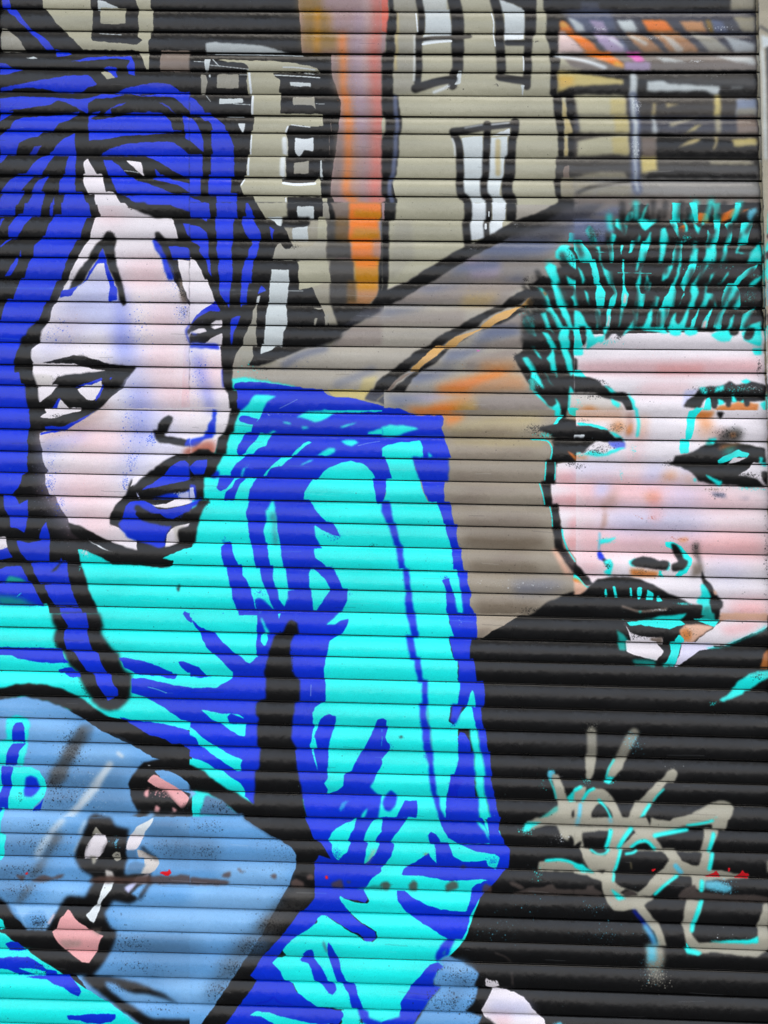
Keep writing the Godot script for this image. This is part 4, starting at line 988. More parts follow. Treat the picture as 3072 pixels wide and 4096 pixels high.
	["p","lav",22.3,1,[370,1160,486,1088,518,1202,523,1323,445,1298,334,1291,305,1248],0,[780,1579,1445,2255]],
	["l","lav",22.3,0.93,[279,1387,344,1326,411,1299],49.2,[780,1579,1445,2255]],
	["l","lav",22.3,0.93,[291,1696,314,1797,358,1905,403,1972],32.8,[780,1579,1445,2255]],
	["p","brnp",26.2,0.54,[334,1291,400,1247,378,1325,287,1378],0,[780,1579,1445,2255]],
	["l","brnp",14.4,1,[287,1689,353,1657,420,1634,494,1590],27.9,[780,1579,1445,2255]],
	["l","lavb",13.1,0.62,[297,1721,364,1703,430,1676],19.7,[780,1579,1445,2255]],
	["p","pnk",28.9,0.93,[521,1097,684,1086,694,1139,541,1145],0,[780,1579,1445,2255]],
	["p","pnk",28.9,0.85,[623,1253,733,1243,744,1295,616,1296],0,[780,1579,1445,2255]],
	["p","pnk",32.8,1,[628,1382,730,1381,724,1441,639,1443],0,[780,1579,1445,2255]],
	["p","pnk",32.8,0.78,[658,1477,777,1501,764,1586,679,1570],0,[780,1579,1445,2255]],
	["p","pnk",32.8,0.85,[379,1669,548,1657,551,1725,399,1728],0,[780,1579,1445,2255]],
	["p","pnk",35.4,1,[320,1839,522,1831,525,1886,336,1889],0,[780,1579,1445,2255]],
	["p","pnk",26.2,0.93,[385,1955,511,1945,564,1994,430,1996],0,[780,1579,1445,2255]],
	["p","pnk",22.3,1,[443,899,507,894,513,929,453,930],0,[780,1579,1445,2255]],
	["l","lav",17.1,1,[788,1372,809,1449,845,1534],32.8,[780,1579,1445,2255]],
	["l","lavb",10.5,1,[799,1406,820,1474,843,1551,853,1585],16.4,[780,1579,1445,2255]],
	["l","lav",26.2,0.93,[663,1596,701,1689,728,1722],49.2,[780,1579,1445,2255]],
	["p","pnk",26.2,1,[824,1406,875,1405,884,1516,854,1517],0,[780,1579,1445,2255]],
	["p","lav",28.9,0.78,[714,1191,767,1234,796,1320,752,1294],0,[780,1579,1445,2255]],
	["d","b",25,49,[712,1138],120,[780,1579,1445,2255]],
	["d","b",49,98,[599,1296],120,[780,1579,1445,2255]],
	["d","b",49,115,[589,1640],160,[780,1579,1445,2255]],
	["d","b",66,49,[327,1326],120,[780,1579,1445,2255]],
	["d","b",25,74,[318,1797],120,[780,1579,1445,2255]],
	["d","b",33,82,[809,1449],140,[780,1579,1445,2255]],
	["p","b",1.5,1,[856,1582,869,1582,869,1620,869,1665,841,1665,844,1632,859,1616]],
	["p","b",2.3,1,[785,1684,830,1675,833,1656,857,1656,861,1675,831,1687,808,1711,786,1711],0,[]],
	["p","red",6.1,0.85,[786,1711,831,1691,862,1687,874,1706,872,1739,787,1739],0,[]],
	["p","k",1.9,1,[787,1739,816,1719,851,1718,872,1739],0,[]],
	["p","k",1.9,1,[918,1577,949,1576,937,1623,931,1658,915,1666,909,1702,910,1733,873,1733,881,1675,901,1659,910,1627],0,[]],
	["p","k",1.9,1,[786,1731,902,1731,881,1772,874,1812,820,1812,790,1812],0,[]],
	["p","b",0,1,[788,1778,806,1758,825,1752,847,1753,844,1777,835,1800,805,1812],0,[]],
	["p","b",2.3,1,[870,1796,885,1788,890,1812,855,1812]],
	["p","k",1.9,1,[789,1803,835,1803,840,1887,793,1886],0,[]],
	["p","b",1.1,1,[791,1836,809,1836,814,1855,811,1887,793,1886],0,[]],
	["p","lav",0,1,[791,1848,804,1844,809,1887,793,1886],0,[]],
	["p","b",1.5,1,[793,1898,830,1878,827,1901,794,1917],0,[]],
	["p","brnp",1.9,1,[794,1925,820,1909,817,1928,795,1937],0,[]],
	["p","k",1.9,1,[823,1890,858,1887,840,1920,826,1955,820,1998,817,2029,799,2040,794,1925,816,1913],0,[]],
	["d","k",15,15,[847,1897],80],
	["p","b",0,1,[1029,1575,1137,1573,1254,1585,1277,1586,1438,1580,1440,1666,1395,1651,1379,1655,1380,1661,1086,1658,1039,1660,989,1657,996,1634,1018,1610],0,[]],
	["p","b",0,1,[946,1611,956,1601,983,1606,1011,1612,1003,1630,992,1634,964,1624,949,1621]],
	["p","c",1.5,1,[1138,1604,1177,1582,1273,1582,1247,1602,1216,1620,1201,1621,1170,1609]],
	["p","c",1.5,1,[1040,1665,1062,1650,1082,1665]],
	["p","c",1.9,1,[1092,1622,1120,1622,1122,1630,1097,1628]],
	["p","c",2.3,0.9,[1157,1637,1178,1637,1182,1642,1163,1645]],
	["p","c",1.1,1,[1284,1635,1309,1625,1344,1620,1325,1628,1294,1637]],
	["p","c",1.9,1,[1379,1651,1410,1641,1439,1634,1440,1666,1395,1666],0,[]],
	["p","b",0,1,[971,1657,1020,1657,1009,1680,987,1704,972,1728,953,1740,943,1721,948,1705]],
	["p","b",0,1,[1059,1657,1440,1657,1442,1741,996,1740,1010,1716,1041,1703,1048,1684],0,[]],
	["p","c",0,1,[1042,1740,1123,1740,1142,1713,1180,1685,1199,1683,1165,1709,1131,1740]],
	["p","b",0,1,[1180,1685,1199,1683,1238,1688,1234,1692,1195,1687]],
	["p","c",1.9,1,[1288,1684,1311,1676,1341,1679,1349,1687,1327,1699,1307,1695]],
	["p","c",2.3,1,[1204,1740,1231,1720,1250,1706,1273,1707,1273,1719,1235,1740]],
	["p","c",1.1,1,[1423,1709,1441,1697,1441,1724],0,[]],
	["p","b",0,1,[980,1731,1065,1731,1104,1732,1066,1765,1044,1789,1029,1812,928,1812,924,1795,946,1763]],
	["p","c",0.8,1,[992,1761,977,1775,963,1812,959,1812,966,1782]],
	["p","b",0,1,[1135,1732,1442,1732,1443,1813,1410,1813,1398,1787,1370,1760,1328,1749,1293,1754,1251,1774,1229,1794,1214,1813,1044,1812,1059,1777,1097,1769],0,[]],
	["p","c",1.9,0.9,[1155,1768,1181,1752,1204,1745,1166,1767]],
	["p","b",0,1,[889,1804,940,1804,929,1830,914,1849,895,1857,882,1850,885,1830]],
	["p","b",0,1,[940,1818,982,1804,960,1833,949,1853,939,1887,927,1887,904,1887,911,1861,934,1845]],
	["p","b",0,1,[1017,1804,1206,1804,1184,1837,1173,1860,1170,1888,985,1887,992,1852]],
	["p","b",0,1,[993,1879,1189,1879,1217,1921,1256,1960,1080,1960,988,1959,983,1925]],
	["p","c",1.1,1,[1049,1959,1048,1920,1070,1879,1076,1904,1086,1960]],
	["p","slate",3.8,0.5,[1060,1932,1079,1924,1084,1960,1065,1959]],
	["p","b",0,1,[987,1951,1049,1951,1042,1986,1052,2034,1002,2034,993,1995]],
	["p","c",1.1,1,[1049,1951,1084,1951,1092,2034,1056,2034,1043,1994]],
	["p","slate",3.8,0.4,[1068,1951,1084,1951,1090,2034,1075,2034]],
	["p","b",0,1,[1084,1951,1268,1952,1288,1985,1296,2000,1273,1997,1238,1982,1211,1964,1211,1990,1232,2035,1098,2034]],
	["p","c",0.8,1,[1209,1967,1238,1986,1273,2001,1232,2035,1213,1994]],
	["d","b",23,15,[1277,1997],120],
	["d","k",15,6,[1407,2025],20],
	["p","b",0,1,[1003,2026,1055,2026,1058,2058,1069,2109,1020,2109]],
	["p","b",0,1,[1097,2026,1212,2026,1239,2040,1209,2044,1214,2071,1249,2097,1260,2110,1112,2109]],
	["p","b",0,1,[902,2042,921,2025,936,2026,945,2064,966,2108,916,2108,906,2080]],
	["d","b",11,11,[913,2027],60],
	["p","b",0,1,[922,2100,973,2100,979,2136,994,2151,999,2178,938,2178,929,2137]],
	["p","b",0,1,[1031,2100,1077,2101,1078,2134,1087,2179,1056,2179,1040,2143]],
	["p","b",0,1,[1117,2101,1203,2101,1196,2121,1201,2179,1129,2179,1124,2137]],
	["p","b",0,1,[1203,2101,1272,2101,1295,2138,1312,2179,1270,2179,1250,2142]],
	["p","c",0,1,[1200,2113,1223,2120,1254,2146,1270,2179,1205,2179,1198,2140]],
	["p","b",0,1,[940,2170,1003,2170,1012,2208,1028,2251,964,2251,947,2209]],
	["p","b",0,1,[1056,2170,1091,2171,1103,2214,1119,2236,1126,2213,1129,2183,1205,2171,1215,2251,1028,2251,1020,2215,1034,2204,1058,2218,1086,2251,1065,2199]],
	["p","c",0.8,1,[1015,2200,1034,2200,1066,2222,1089,2251,1066,2229,1038,2207,1021,2213,1032,2238]],
	["p","c",0.8,1,[1092,2171,1125,2171,1130,2205,1119,2232,1103,2210]],
	["p","b",0,1,[1270,2171,1325,2171,1324,2209,1306,2252,1222,2251,1241,2218]],
	["p","b",0,1,[967,2243,1306,2243,1287,2266,968,2273],0,[]],
	["p","c",0.8,1,[1036,2255,1044,2256,1040,2271],0,[]],
	["d","b",23,11,[1034,2192],60],
	["d","b",11,8,[1331,2190],14],
	["p","b",0,1,[1398,1805,1443,1805,1445,1888,1415,1888,1403,1833],0,[]],
	["p","b",0,1,[1431,1880,1445,1880,1446,1948,1446,1948],0,[]],
	["l","wh",0,1,[1346,1698,1380,1688,1419,1681],1.1],
	["d","wh",152,3,[1099,1597],40],
	["p","tb",0,1,[1431,1576,2068,1566,2070,2243,1446,2256]],
	["p","orange",7.6,0.9,[1501,1568,1670,1565,1647,1591,1547,1591],0,[]],
	["p","b",0,1,[1424,1569,1481,1568,1543,1591,1547,1591,1425,1591],0,[]],
	["p","b",0,1,[1425,1590,1624,1591,1632,1604,1630,1624,1621,1632,1633,1657,1633,1667,1657,1732,1428,1736],0,[]],
	["p","orange",7.6,0.8,[1634,1596,1701,1582,1678,1619,1640,1631]],
	["p","c",1.5,1,[1426,1631,1455,1626,1502,1626,1540,1633,1548,1639,1502,1651,1472,1666,1426,1666],0,[]],
	["p","c",0,1,[1427,1705,1445,1693,1491,1684,1553,1676,1564,1699,1565,1741,1428,1741],0,[]],
	["p","c",0.8,1,[1580,1712,1596,1729,1586,1741]],
	["p","b",0,1,[1428,1732,1442,1732,1451,1770,1463,1813,1429,1813],0,[]],
	["p","c",0,1,[1438,1732,1527,1732,1539,1769,1559,1813,1463,1813,1451,1770]],
	["p","b",0.8,1,[1527,1732,1649,1732,1649,1814,1555,1813]],
	["p","b",0,1,[1429,1805,1446,1805,1447,1840,1441,1863,1431,1888,1431,1888],0,[]],
	["p","c",0,1,[1444,1805,1551,1805,1567,1846,1587,1888,1595,1888,1431,1888,1445,1856],0,[]],
	["p","b",0,1,[1555,1805,1639,1805,1634,1837,1638,1888,1591,1888,1571,1849]],
	["p","c",0,1,[1455,1880,1613,1880,1629,1921,1638,1962,1433,1961,1432,1910],0,[]],
	["p","b",0.8,1,[1431,1880,1455,1880,1465,1921,1474,1961,1451,1961,1432,1917],0,[]],
	["p","b",0,1,[1610,1880,1657,1880,1664,1921,1672,1962,1638,1962,1629,1918]],
	["p","c",0,1,[1432,1953,1641,1953,1649,1990,1662,2036,1434,2035],0,[]],
	["p","b",0.8,1,[1451,1953,1478,1953,1486,1993,1502,2036,1479,2036,1463,1986]],
	["p","b",0,1,[1641,1953,1681,1954,1678,1989,1688,2036,1662,2036,1650,1994]],
	["p","c",0,1,[1434,2027,1663,2028,1670,2066,1674,2111,1436,2110],0,[]],
	["p","b",0.8,1,[1481,2027,1504,2027,1504,2061,1515,2111,1492,2111,1486,2069]],
	["p","b",0,1,[1663,2028,1694,2028,1696,2069,1708,2111,1672,2111]],
	["p","c",0,1,[1436,2102,1681,2103,1686,2126,1698,2180,1437,2180],0,[]],
	["p","b",0.8,1,[1503,2102,1524,2103,1527,2141,1533,2180,1514,2180,1510,2141]],
	["p","b",0,1,[1633,2135,1655,2130,1671,2180,1649,2180,1639,2150]],
	["p","b",0,1,[1681,2103,1717,2103,1716,2140,1728,2180,1694,2180,1688,2141]],
	["p","c",0.8,1,[1663,2119,1686,2126,1694,2180,1675,2180,1667,2149]],
	["p","c",0,1,[1437,2172,1701,2172,1703,2257,1439,2263],0,[]],
	["p","b",0.8,1,[1516,2172,1533,2172,1540,2220,1548,2260,1522,2261,1513,2213],0,[]],
	["p","b",0,1,[1648,2172,1671,2172,1695,2257,1650,2258],0,[]],
	["p","b",0,1,[1694,2172,1730,2172,1725,2216,1748,2256,1703,2257],0,[]],
	["p","c",0.8,1,[1675,2172,1696,2172,1704,2257,1691,2257,1679,2209],0,[]],
	["d","b",15,8,[1644,2127],60],
	["d","b",15,15,[1546,1749],100],
	["p","tan",9.1,0.6,[1640,1620,1778,1598,1931,1582,1969,1611,1855,1647,1663,1654]],
	["p","brn",9.1,0.5,[1663,1650,1816,1629,1893,1639,1817,1666,1648,1666]],
	["p","tan",7.6,0.5,[1656,1670,1817,1658,1969,1669,1962,1692,1817,1698,1664,1689]],
	["p","brn",9.1,0.4,[1664,1701,1932,1697,1932,1724,1665,1728]],
	["p","brn",9.1,0.4,[1665,1782,1932,1782,1963,1800,1666,1814]],
	["p","brn",7.6,0.5,[1704,1836,1818,1830,1914,1840,1819,1849,1705,1851]],
	["p","brn",9.1,0.5,[1674,1859,1781,1853,1743,1888,1652,1888]],
	["p","brn",9.1,0.5,[1706,1928,1895,1917,1971,1938,1933,1963,1706,1962]],
	["p","brnd",9.1,0.6,[1706,1985,1820,1979,1952,1977,1971,2014,1896,2037,1707,2019]],
	["p","brn",7.6,0.7,[1783,2063,1859,2054,1934,2064,1821,2074]],
	["p","brnd",9.1,0.5,[1726,2072,1934,2076,1953,2112,1727,2111]],
	["p","slate",11.4,0.6,[1859,2138,1972,2132,2047,2141,1972,2169,1879,2181]],
	["p","brnd",9.1,0.5,[1747,2193,1973,2192,1898,2253,1748,2253]],
	["d","wh",133,15,[1878,2145],60],
	["p","w",0,1,[2000,1746,2075,1737,2076,2065,2047,2028,2024,1990,2020,1952,2012,1888,1990,1880,1985,1811,2001,1803],0,[]],
	["p","pnk",9.1,0.9,[2000,1777,2075,1768,2075,1814,2001,1814],0,[]],
	["p","pnk",9.1,0.9,[1989,1854,2075,1844,2076,1888,1990,1888],0,[]],
	["p","pnk2",9.1,0.5,[2046,1860,2075,1852,2076,1888,2046,1876],0,[]],
	["p","pnk",7.6,1,[2047,1937,2076,1921,2076,1963,2043,1963],0,[]],
	["p","pnk2",7.6,0.7,[2032,1990,2076,1974,2076,2037,2036,2024],0,[]],
	["p","k",1.9,1,[2018,1560,2038,1560,2036,1594,2075,1601,2075,1659,1988,1659,1985,1649,1950,1638,1942,1627,2000,1614,2019,1590],0,[]],
	["p","c",1.1,1,[1999,1560,2018,1560,2015,1590,2000,1590],0,[]],
	["p","c",0,1,[2038,1560,2075,1559,2075,1590,2045,1578],0,[]],
	["p","c",0,1,[1992,1616,2015,1582,2030,1582,2011,1606,2003,1616]],
	["d","k",42,17,[1939,1634],250],
	["d","c",23,8,[1969,1651],120],
	["p","k",1.9,1,[1985,1673,2007,1658,2075,1657,2075,1741,2027,1741,1985,1741,1989,1700,1996,1684],0,[]],
	["l","c",0,1,[1920,1665,1969,1667,1981,1675,1991,1700,1985,1731],4.6],
	["p","orange",1.5,1,[2038,1701,2061,1714,2075,1741,2046,1714],0,[]],
	["d","k",19,11,[2053,1741],120],
	["p","k",1.9,1,[1972,1733,2010,1733,2000,1761,2001,1814,1968,1814]],
	["l","c",0,1,[1970,1739,1966,1804],3.8],
	["p","k",1.9,1,[1953,1805,1985,1805,1986,1846,1992,1888,1967,1888,1961,1846]],
	["l","c",0,1,[1949,1812,1959,1846,1967,1883],3.4],
	["l","c",0,1,[2000,1742,1999,1800],2.7],
	["p","k",1.9,1,[1988,1880,2010,1880,2014,1914,2020,1963,1994,1963,1990,1922]],
	["l","c",0,1,[1984,1888,1990,1922,1992,1955],3.0],
	["p","k",1.9,1,[1992,1955,2024,1955,2022,1987,2032,2037,2002,2037,1998,1991]],
	["l","c",0,1,[2024,1964,2026,1990,2043,2032],5.3],
	["p","k",1.9,1,[2005,2029,2039,2029,2055,2062,2076,2080,2076,2113,2055,2100,2032,2070],0,[]],
	["l","c",0,1,[2047,2036,2066,2069],3.8],
	["p","peach",3.8,1,[1990,2029,2009,2029,2032,2074,2058,2113,2032,2112]],
	["p","k",1.9,1,[1913,2253,1965,2211,2010,2187,2047,2171,2076,2163,2077,2249],0,[]],
	["d","k",46,11,[1935,2230],160],
	["p","w",0,1,[2068,1566,2698,1557,2691,2230,2070,2243]],
	["p","pnk",22.8,0.8,[2062,1791,2295,1779,2693,1856,2693,1887,2062,1891],0,[]],
	["p","pnk",22.8,0.9,[2062,1955,2691,1957,2690,2038,2062,2037],0,[]],
	["p","pnk2",17.1,0.5,[2407,2002,2631,1990,2683,2001,2683,2038,2407,2038]],
	["p","pnk",17.1,0.7,[2554,2187,2688,2175,2687,2236,2543,2239],0,[]],
	["p","pnk2",13.7,0.6,[2576,2205,2688,2188,2687,2236,2576,2239],0,[]],
	["p","pnk",17.1,0.8,[2062,2058,2159,2060,2159,2101,2099,2113,2063,2077],0,[]],
	["p","pnk",13.7,0.6,[2231,1692,2284,1687,2280,1729,2235,1741]],
	["p","lav",22.8,0.8,[2159,1904,2333,1909,2445,1914,2520,1947,2445,1964,2159,1964]],
	["p","slate",22.8,0.4,[2220,1933,2445,1929,2482,1965,2227,1964]],
	["p","lav",22.8,0.7,[2356,1824,2446,1805,2483,1860,2408,1888,2355,1870]],
	["p","lav",22.8,0.7,[2500,2057,2630,2077,2611,2114,2500,2102]],
	["p","brnp",4.6,0.8,[2235,1572,2258,1567,2258,1610,2250,1653,2231,1653,2235,1610]],
	["p","pnk2",13.7,0.6,[2258,1629,2296,1633,2296,1654,2258,1665]],
	["p","peach",9.1,0.8,[2281,1581,2304,1581,2296,1654,2273,1665]],
	["p","orange2",11.4,0.9,[2061,1570,2144,1573,2228,1572,2235,1589,2061,1590],0,[]],
	["p","orange2",8,1,[2178,1627,2193,1607,2220,1603,2231,1622,2212,1638,2190,1638]],
	["d","brnd",34,19,[2201,1623],220],
	["p","orange2",3.8,0.9,[2235,1622,2254,1606,2250,1637,2235,1649]],
	["p","peach",11.4,0.9,[2467,1580,2516,1580,2515,1652,2462,1653]],
	["p","orange2",8,0.8,[2474,1595,2508,1598,2508,1622,2485,1614]],
	["p","orange2",3.8,1,[2463,1564,2524,1563,2508,1588,2463,1589]],
	["p","brnp",9.1,0.9,[2515,1625,2561,1621,2561,1652,2511,1652]],
	["p","dg",6.1,0.9,[2530,1652,2561,1625,2599,1616,2613,1635,2606,1664,2542,1665]],
	["p","orange2",3.8,0.8,[2572,1636,2591,1636,2587,1647,2572,1648]],
	["p","k",1.9,1,[2531,1563,2554,1567,2546,1588,2531,1577]],
	["d","k",42,19,[2568,1636],250],
	["p","orange2",9.1,0.9,[2341,1778,2390,1770,2401,1785,2348,1794]],
	["p","orange2",8,0.8,[2288,1848,2333,1840,2340,1859,2303,1860]],
	["p","pnk2",11.4,0.9,[2310,1833,2337,1832,2340,1888,2314,1888]],
	["p","pnk2",9.1,0.7,[2310,1909,2355,1897,2332,1931,2310,1924]],
	["p","brnp",3.8,0.9,[2148,1880,2174,1880,2156,1912,2148,1963,2152,1963,2167,1950,2171,1912]],
	["p","brnp",9.1,0.8,[2174,1827,2205,1827,2197,1888,2152,1888,2167,1850]],
	["p","lav",9.1,0.8,[2133,1805,2190,1805,2167,1850,2129,1859]],
	["p","brnp",13.7,0.6,[2265,1974,2355,1977,2340,1992,2272,1993]],
	["d","red",15,9,[2272,1917],14],
	["d","red",19,11,[2317,1920],40],
	["p","orange2",3.8,1,[2403,1991,2430,1983,2430,1994,2403,1997]],
	["d","red",30,6,[2407,1989],60],
	["p","dg",4.6,0.8,[2444,2005,2467,1997,2474,2095,2452,2035]],
	["d","k",15,23,[2456,2016],60],
	["p","brnd",4.6,0.7,[2444,2066,2477,2069,2477,2103,2444,2114]],
	["p","lav",9.1,0.7,[2416,1732,2446,1761,2469,1792,2446,1813,2416,1777]],
	["p","peach",9.1,0.8,[2416,1769,2454,1780,2465,1813,2420,1800]],
	["p","lav",13.7,0.7,[2061,1749,2220,1746,2220,1765,2062,1783],0,[]],
	["p","lav",11.4,0.6,[2296,1745,2356,1732,2356,1794,2280,1813]],
	["p","k",1.9,1,[2061,1621,2114,1618,2171,1631,2205,1666,2220,1666,2231,1669,2061,1671],0,[]],
	["p","c",0,1,[2072,1608,2102,1609,2144,1618,2173,1629,2163,1633,2114,1619,2076,1618]],
	["p","c",1.5,1,[2174,1635,2197,1642,2231,1666,2220,1666,2193,1650]],
	["p","wh",0,1,[2061,1650,2098,1649,2091,1666,2061,1666],0,[]],
	["p","k",1.9,1,[2061,1657,2220,1657,2228,1680,2174,1673,2144,1657,2106,1694,2091,1709,2061,1710],0,[]],
	["p","lavb",2.3,1,[2174,1669,2228,1669,2231,1688,2201,1696,2178,1685]],
	["p","w",0,1,[2114,1690,2144,1670,2174,1675,2163,1685,2136,1693]],
	["d","k",42,15,[2152,1693],110],
	["p","c",1.9,1,[2091,1713,2114,1701,2163,1712,2182,1700,2220,1688,2231,1692,2197,1704,2159,1720,2118,1719]],
	["d","k",38,11,[2129,1705],160],
	["d","c",15,8,[2076,1714],60],
	["p","orange2",3.8,0.8,[2061,1720,2106,1721,2106,1727,2061,1729],0,[]],
	["d","k",23,9,[2080,1752],60],
	["d","k",23,8,[2087,1601],50],
	["p","c",0,1,[2433,1580,2440,1565,2467,1553,2486,1553,2463,1580,2451,1638,2447,1657,2425,1658,2429,1619],0,[]],
	["p","c",0,1,[2411,1657,2442,1657,2436,1704,2409,1706,2407,1685]],
	["l","c",1.5,0.8,[2266,1561,2270,1583,2275,1602,2269,1649],9.9],
	["d","c",8,19,[2254,1695],40],
	["d","c",5,23,[2216,1777],30],
	["p","k",0.8,1,[2386,1732,2394,1716,2447,1704,2489,1676,2523,1664,2613,1670,2684,1684,2687,1734,2634,1754,2597,1774,2649,1785,2671,1803,2611,1808,2521,1806,2469,1795,2446,1769,2409,1750,2371,1743]],
	["p","orange2",3.8,0.5,[2530,1683,2560,1671,2609,1668,2590,1682,2534,1695]],
	["p","teal",3,1,[2504,1656,2530,1656,2515,1676,2492,1676]],
	["p","c",0,1,[2530,1727,2552,1713,2598,1690,2613,1697,2635,1704,2627,1716,2597,1713,2567,1729,2537,1741]],
	["p","w",0,1,[2563,1741,2582,1717,2627,1716,2605,1728]],
	["p","teal",5.3,0.8,[2533,1710,2568,1686,2598,1682,2575,1705]],
	["p","c",1.1,1,[2665,1712,2680,1715,2672,1740,2665,1740]],
	["p","w",0,1,[2597,1774,2635,1750,2646,1732,2684,1732,2672,1780,2634,1777]],
	["p","k",1.9,1,[2574,1790,2615,1781,2657,1785,2686,1813,2686,1813,2611,1813]],
	["d","k",46,11,[2627,1777],250],
	["p","c",1.1,1,[2490,1776,2510,1783,2548,1800,2536,1813,2518,1798,2499,1787]],
	["p","c",1.5,1,[2504,1656,2530,1656,2519,1674]],
	["p","c",1.5,1,[2665,1732,2687,1732,2687,1746]],
	["p","c",1.1,1,[2452,1788,2459,1788,2459,1797,2453,1798]],
	["d","k",23,11,[2375,1739],90],
	["d","k",27,8,[2528,1842],120],
	["p","slate",3,0.7,[2506,1833,2551,1836,2558,1851,2521,1848]],
	["p","slate",3.8,0.6,[2588,1847,2633,1850,2626,1856]],
	["d","c",49,8,[2634,1817],120],
	["d","brnd",38,7,[2521,1823],80],
	["p","c",1.5,0.9,[2144,1996,2174,1991,2201,1987,2182,1999,2148,2011]],
	["d","c",30,13,[2167,1999],80],
	["l","lbt",1.5,0.9,[2146,1973,2144,2026],5.3],
	["p","bd",1.1,1,[2139,2041,2148,2029,2163,2060,2159,2067,2144,2056]],
	["p","k",1.1,1,[2152,2056,2167,2060,2186,2071,2182,2090,2167,2082]],
	["p","c",1.5,1,[2159,2064,2182,2059,2188,2071,2182,2113,2159,2101,2171,2090]],
	["d","k",11,11,[2174,2078],70],
	["p","c",0,1,[2356,1999,2381,1997,2407,2010,2429,2032,2444,2054,2444,2069,2429,2096,2406,2112,2388,2108,2406,2089,2429,2073,2414,2044,2388,2021,2362,2014]],
	["p","k",1.9,1,[2377,2003,2392,2006,2414,2032,2418,2051,2433,2062,2429,2077,2414,2089,2391,2095,2377,2090,2380,2071,2403,2063,2392,2044,2381,2022]],
	["p","c",1.1,1,[2240,2066,2264,2054,2264,2080,2246,2081]],
	["p","c",1.1,1,[2362,2067,2373,2067,2369,2090,2358,2090]],
	["p","k",1.9,1,[2253,2058,2283,2046,2309,2049,2339,2062,2366,2058,2371,2071,2362,2090,2332,2090,2294,2084,2257,2081,2246,2073]],
	["p","c",0,1,[2337,2092,2347,2092,2347,2101,2358,2113,2358,2113,2337,2113]],
	["p","orange2",3.8,1,[2242,2088,2279,2090,2309,2095,2339,2098,2332,2113,2249,2113]],
	["d","brnd",34,9,[2279,2097],100],
	["p","k",1.9,1,[2062,2069,2084,2092,2111,2117,2118,2136,2129,2140,2092,2148,2063,2104],0,[]],
	["p","c",0,1,[2063,2104,2084,2126,2103,2148,2118,2151,2103,2155,2063,2126],0,[]],
	["p","peach",2.3,1,[2063,2126,2092,2140,2107,2155,2092,2181,2063,2181],0,[]],
	["p","orange",2.3,0.9,[2063,2118,2081,2129,2092,2140,2063,2133],0,[]],
	["p","k",1.9,1,[2063,2179,2092,2174,2118,2140,2144,2124,2182,2116,2227,2113,2279,2122,2324,2140,2354,2161,2398,2176,2443,2201,2476,2200,2509,2240,2063,2250],0,[]],
	["p","k",1.1,1,[2474,2088,2485,2110,2503,2132,2521,2169,2543,2187,2543,2206,2532,2214,2532,2240,2509,2240,2491,2177,2481,2133],0,[]],
	["p","c",1.1,1,[2473,2133,2484,2133,2506,2173,2499,2192,2509,2240,2476,2241,2476,2204,2458,2193,2473,2170],0,[]],
	["p","c",1.5,1,[2395,2196,2435,2197,2428,2201,2398,2200]],
	["d","c",27,3,[2413,2198],60],
	["p","peach",1.1,1,[2507,2151,2518,2154,2525,2169,2517,2169]],
	["p","teal",2.3,1,[2480,2208,2502,2203,2506,2240,2472,2241],0,[]],
	["p","c",0,1,[2161,2154,2167,2154,2173,2182,2163,2182]],
	["p","c",0,1,[2188,2146,2197,2146,2204,2182,2193,2182]],
	["p","c",0,1,[2242,2151,2249,2150,2251,2182,2245,2182]],
	["p","c",0,1,[2268,2148,2283,2147,2279,2182,2275,2189,2268,2189,2268,2171]],
	["p","c",0,1,[2300,2155,2320,2168,2318,2190,2296,2191,2298,2182]],
	["p","c",0,1,[2331,2174,2339,2174,2350,2193,2331,2193]],
	["l","brn",1.1,1,[2219,2211,2242,2218,2271,2227,2309,2224,2361,2217],8.4],
	["p","c",0.8,1,[2271,2225,2279,2225,2279,2230,2273,2231]],
	["d","wh",27,4,[2339,2220],80],
	["p","k",1.9,1,[2672,1761,2691,1761,2694,1813,2675,1788]],
	["p","rail",0,1,[2694,1550,2750,1549,2754,2235,2691,2236],0,[]],
	["d","k",7,114,[2683,2035],120],
	["p","c",0,1,[169,2276,822,2262,837,2643,186,2554],0,[]],
	["p","lb",0,1,[186,2554,232,2551,289,2545,347,2558,401,2572,464,2608,535,2650,628,2689,709,2731,740,2738,676,2754,630,2811,639,2854,672,2897,688,2937,209,2950],0,[]],
	["p","lb2",15.2,0.6,[187,2577,426,2601,445,2679,240,2687,192,2659]],
	["p","lb2",15.2,0.7,[370,2699,620,2684,647,2767,472,2767]],
	["p","lb2",11.4,0.6,[207,2903,479,2902,429,2944,209,2950],0,[]],
	["p","lbd",15.2,0.7,[351,2774,549,2772,624,2774,627,2837,362,2837]],
	["p","lbd",15.2,0.6,[362,2829,476,2829,457,2910,340,2911]],
	["p","lbd",15.2,0.6,[499,2851,628,2855,661,2910,487,2910]],
	["p","dg",5.3,0.8,[392,2761,430,2686,466,2634,504,2633,491,2681,469,2697,449,2749,434,2764,429,2801,400,2831,362,2832,374,2780]],
	["p","lbd",5.3,0.6,[481,2630,507,2633,502,2674,484,2692]],
	["d","k",42,76,[439,2708],500],
	["d","k",38,46,[380,2810],260],
	["d","k",95,46,[439,2860],300],
	["l","wh",3.8,0.8,[567,2757,542,2794,525,2828,500,2862,471,2895,428,2937],22.8],
	["l","wh",3,0.9,[591,2719,607,2730],9.9],
	["l","wh",3.8,0.4,[527,2799,478,2873],15.2],
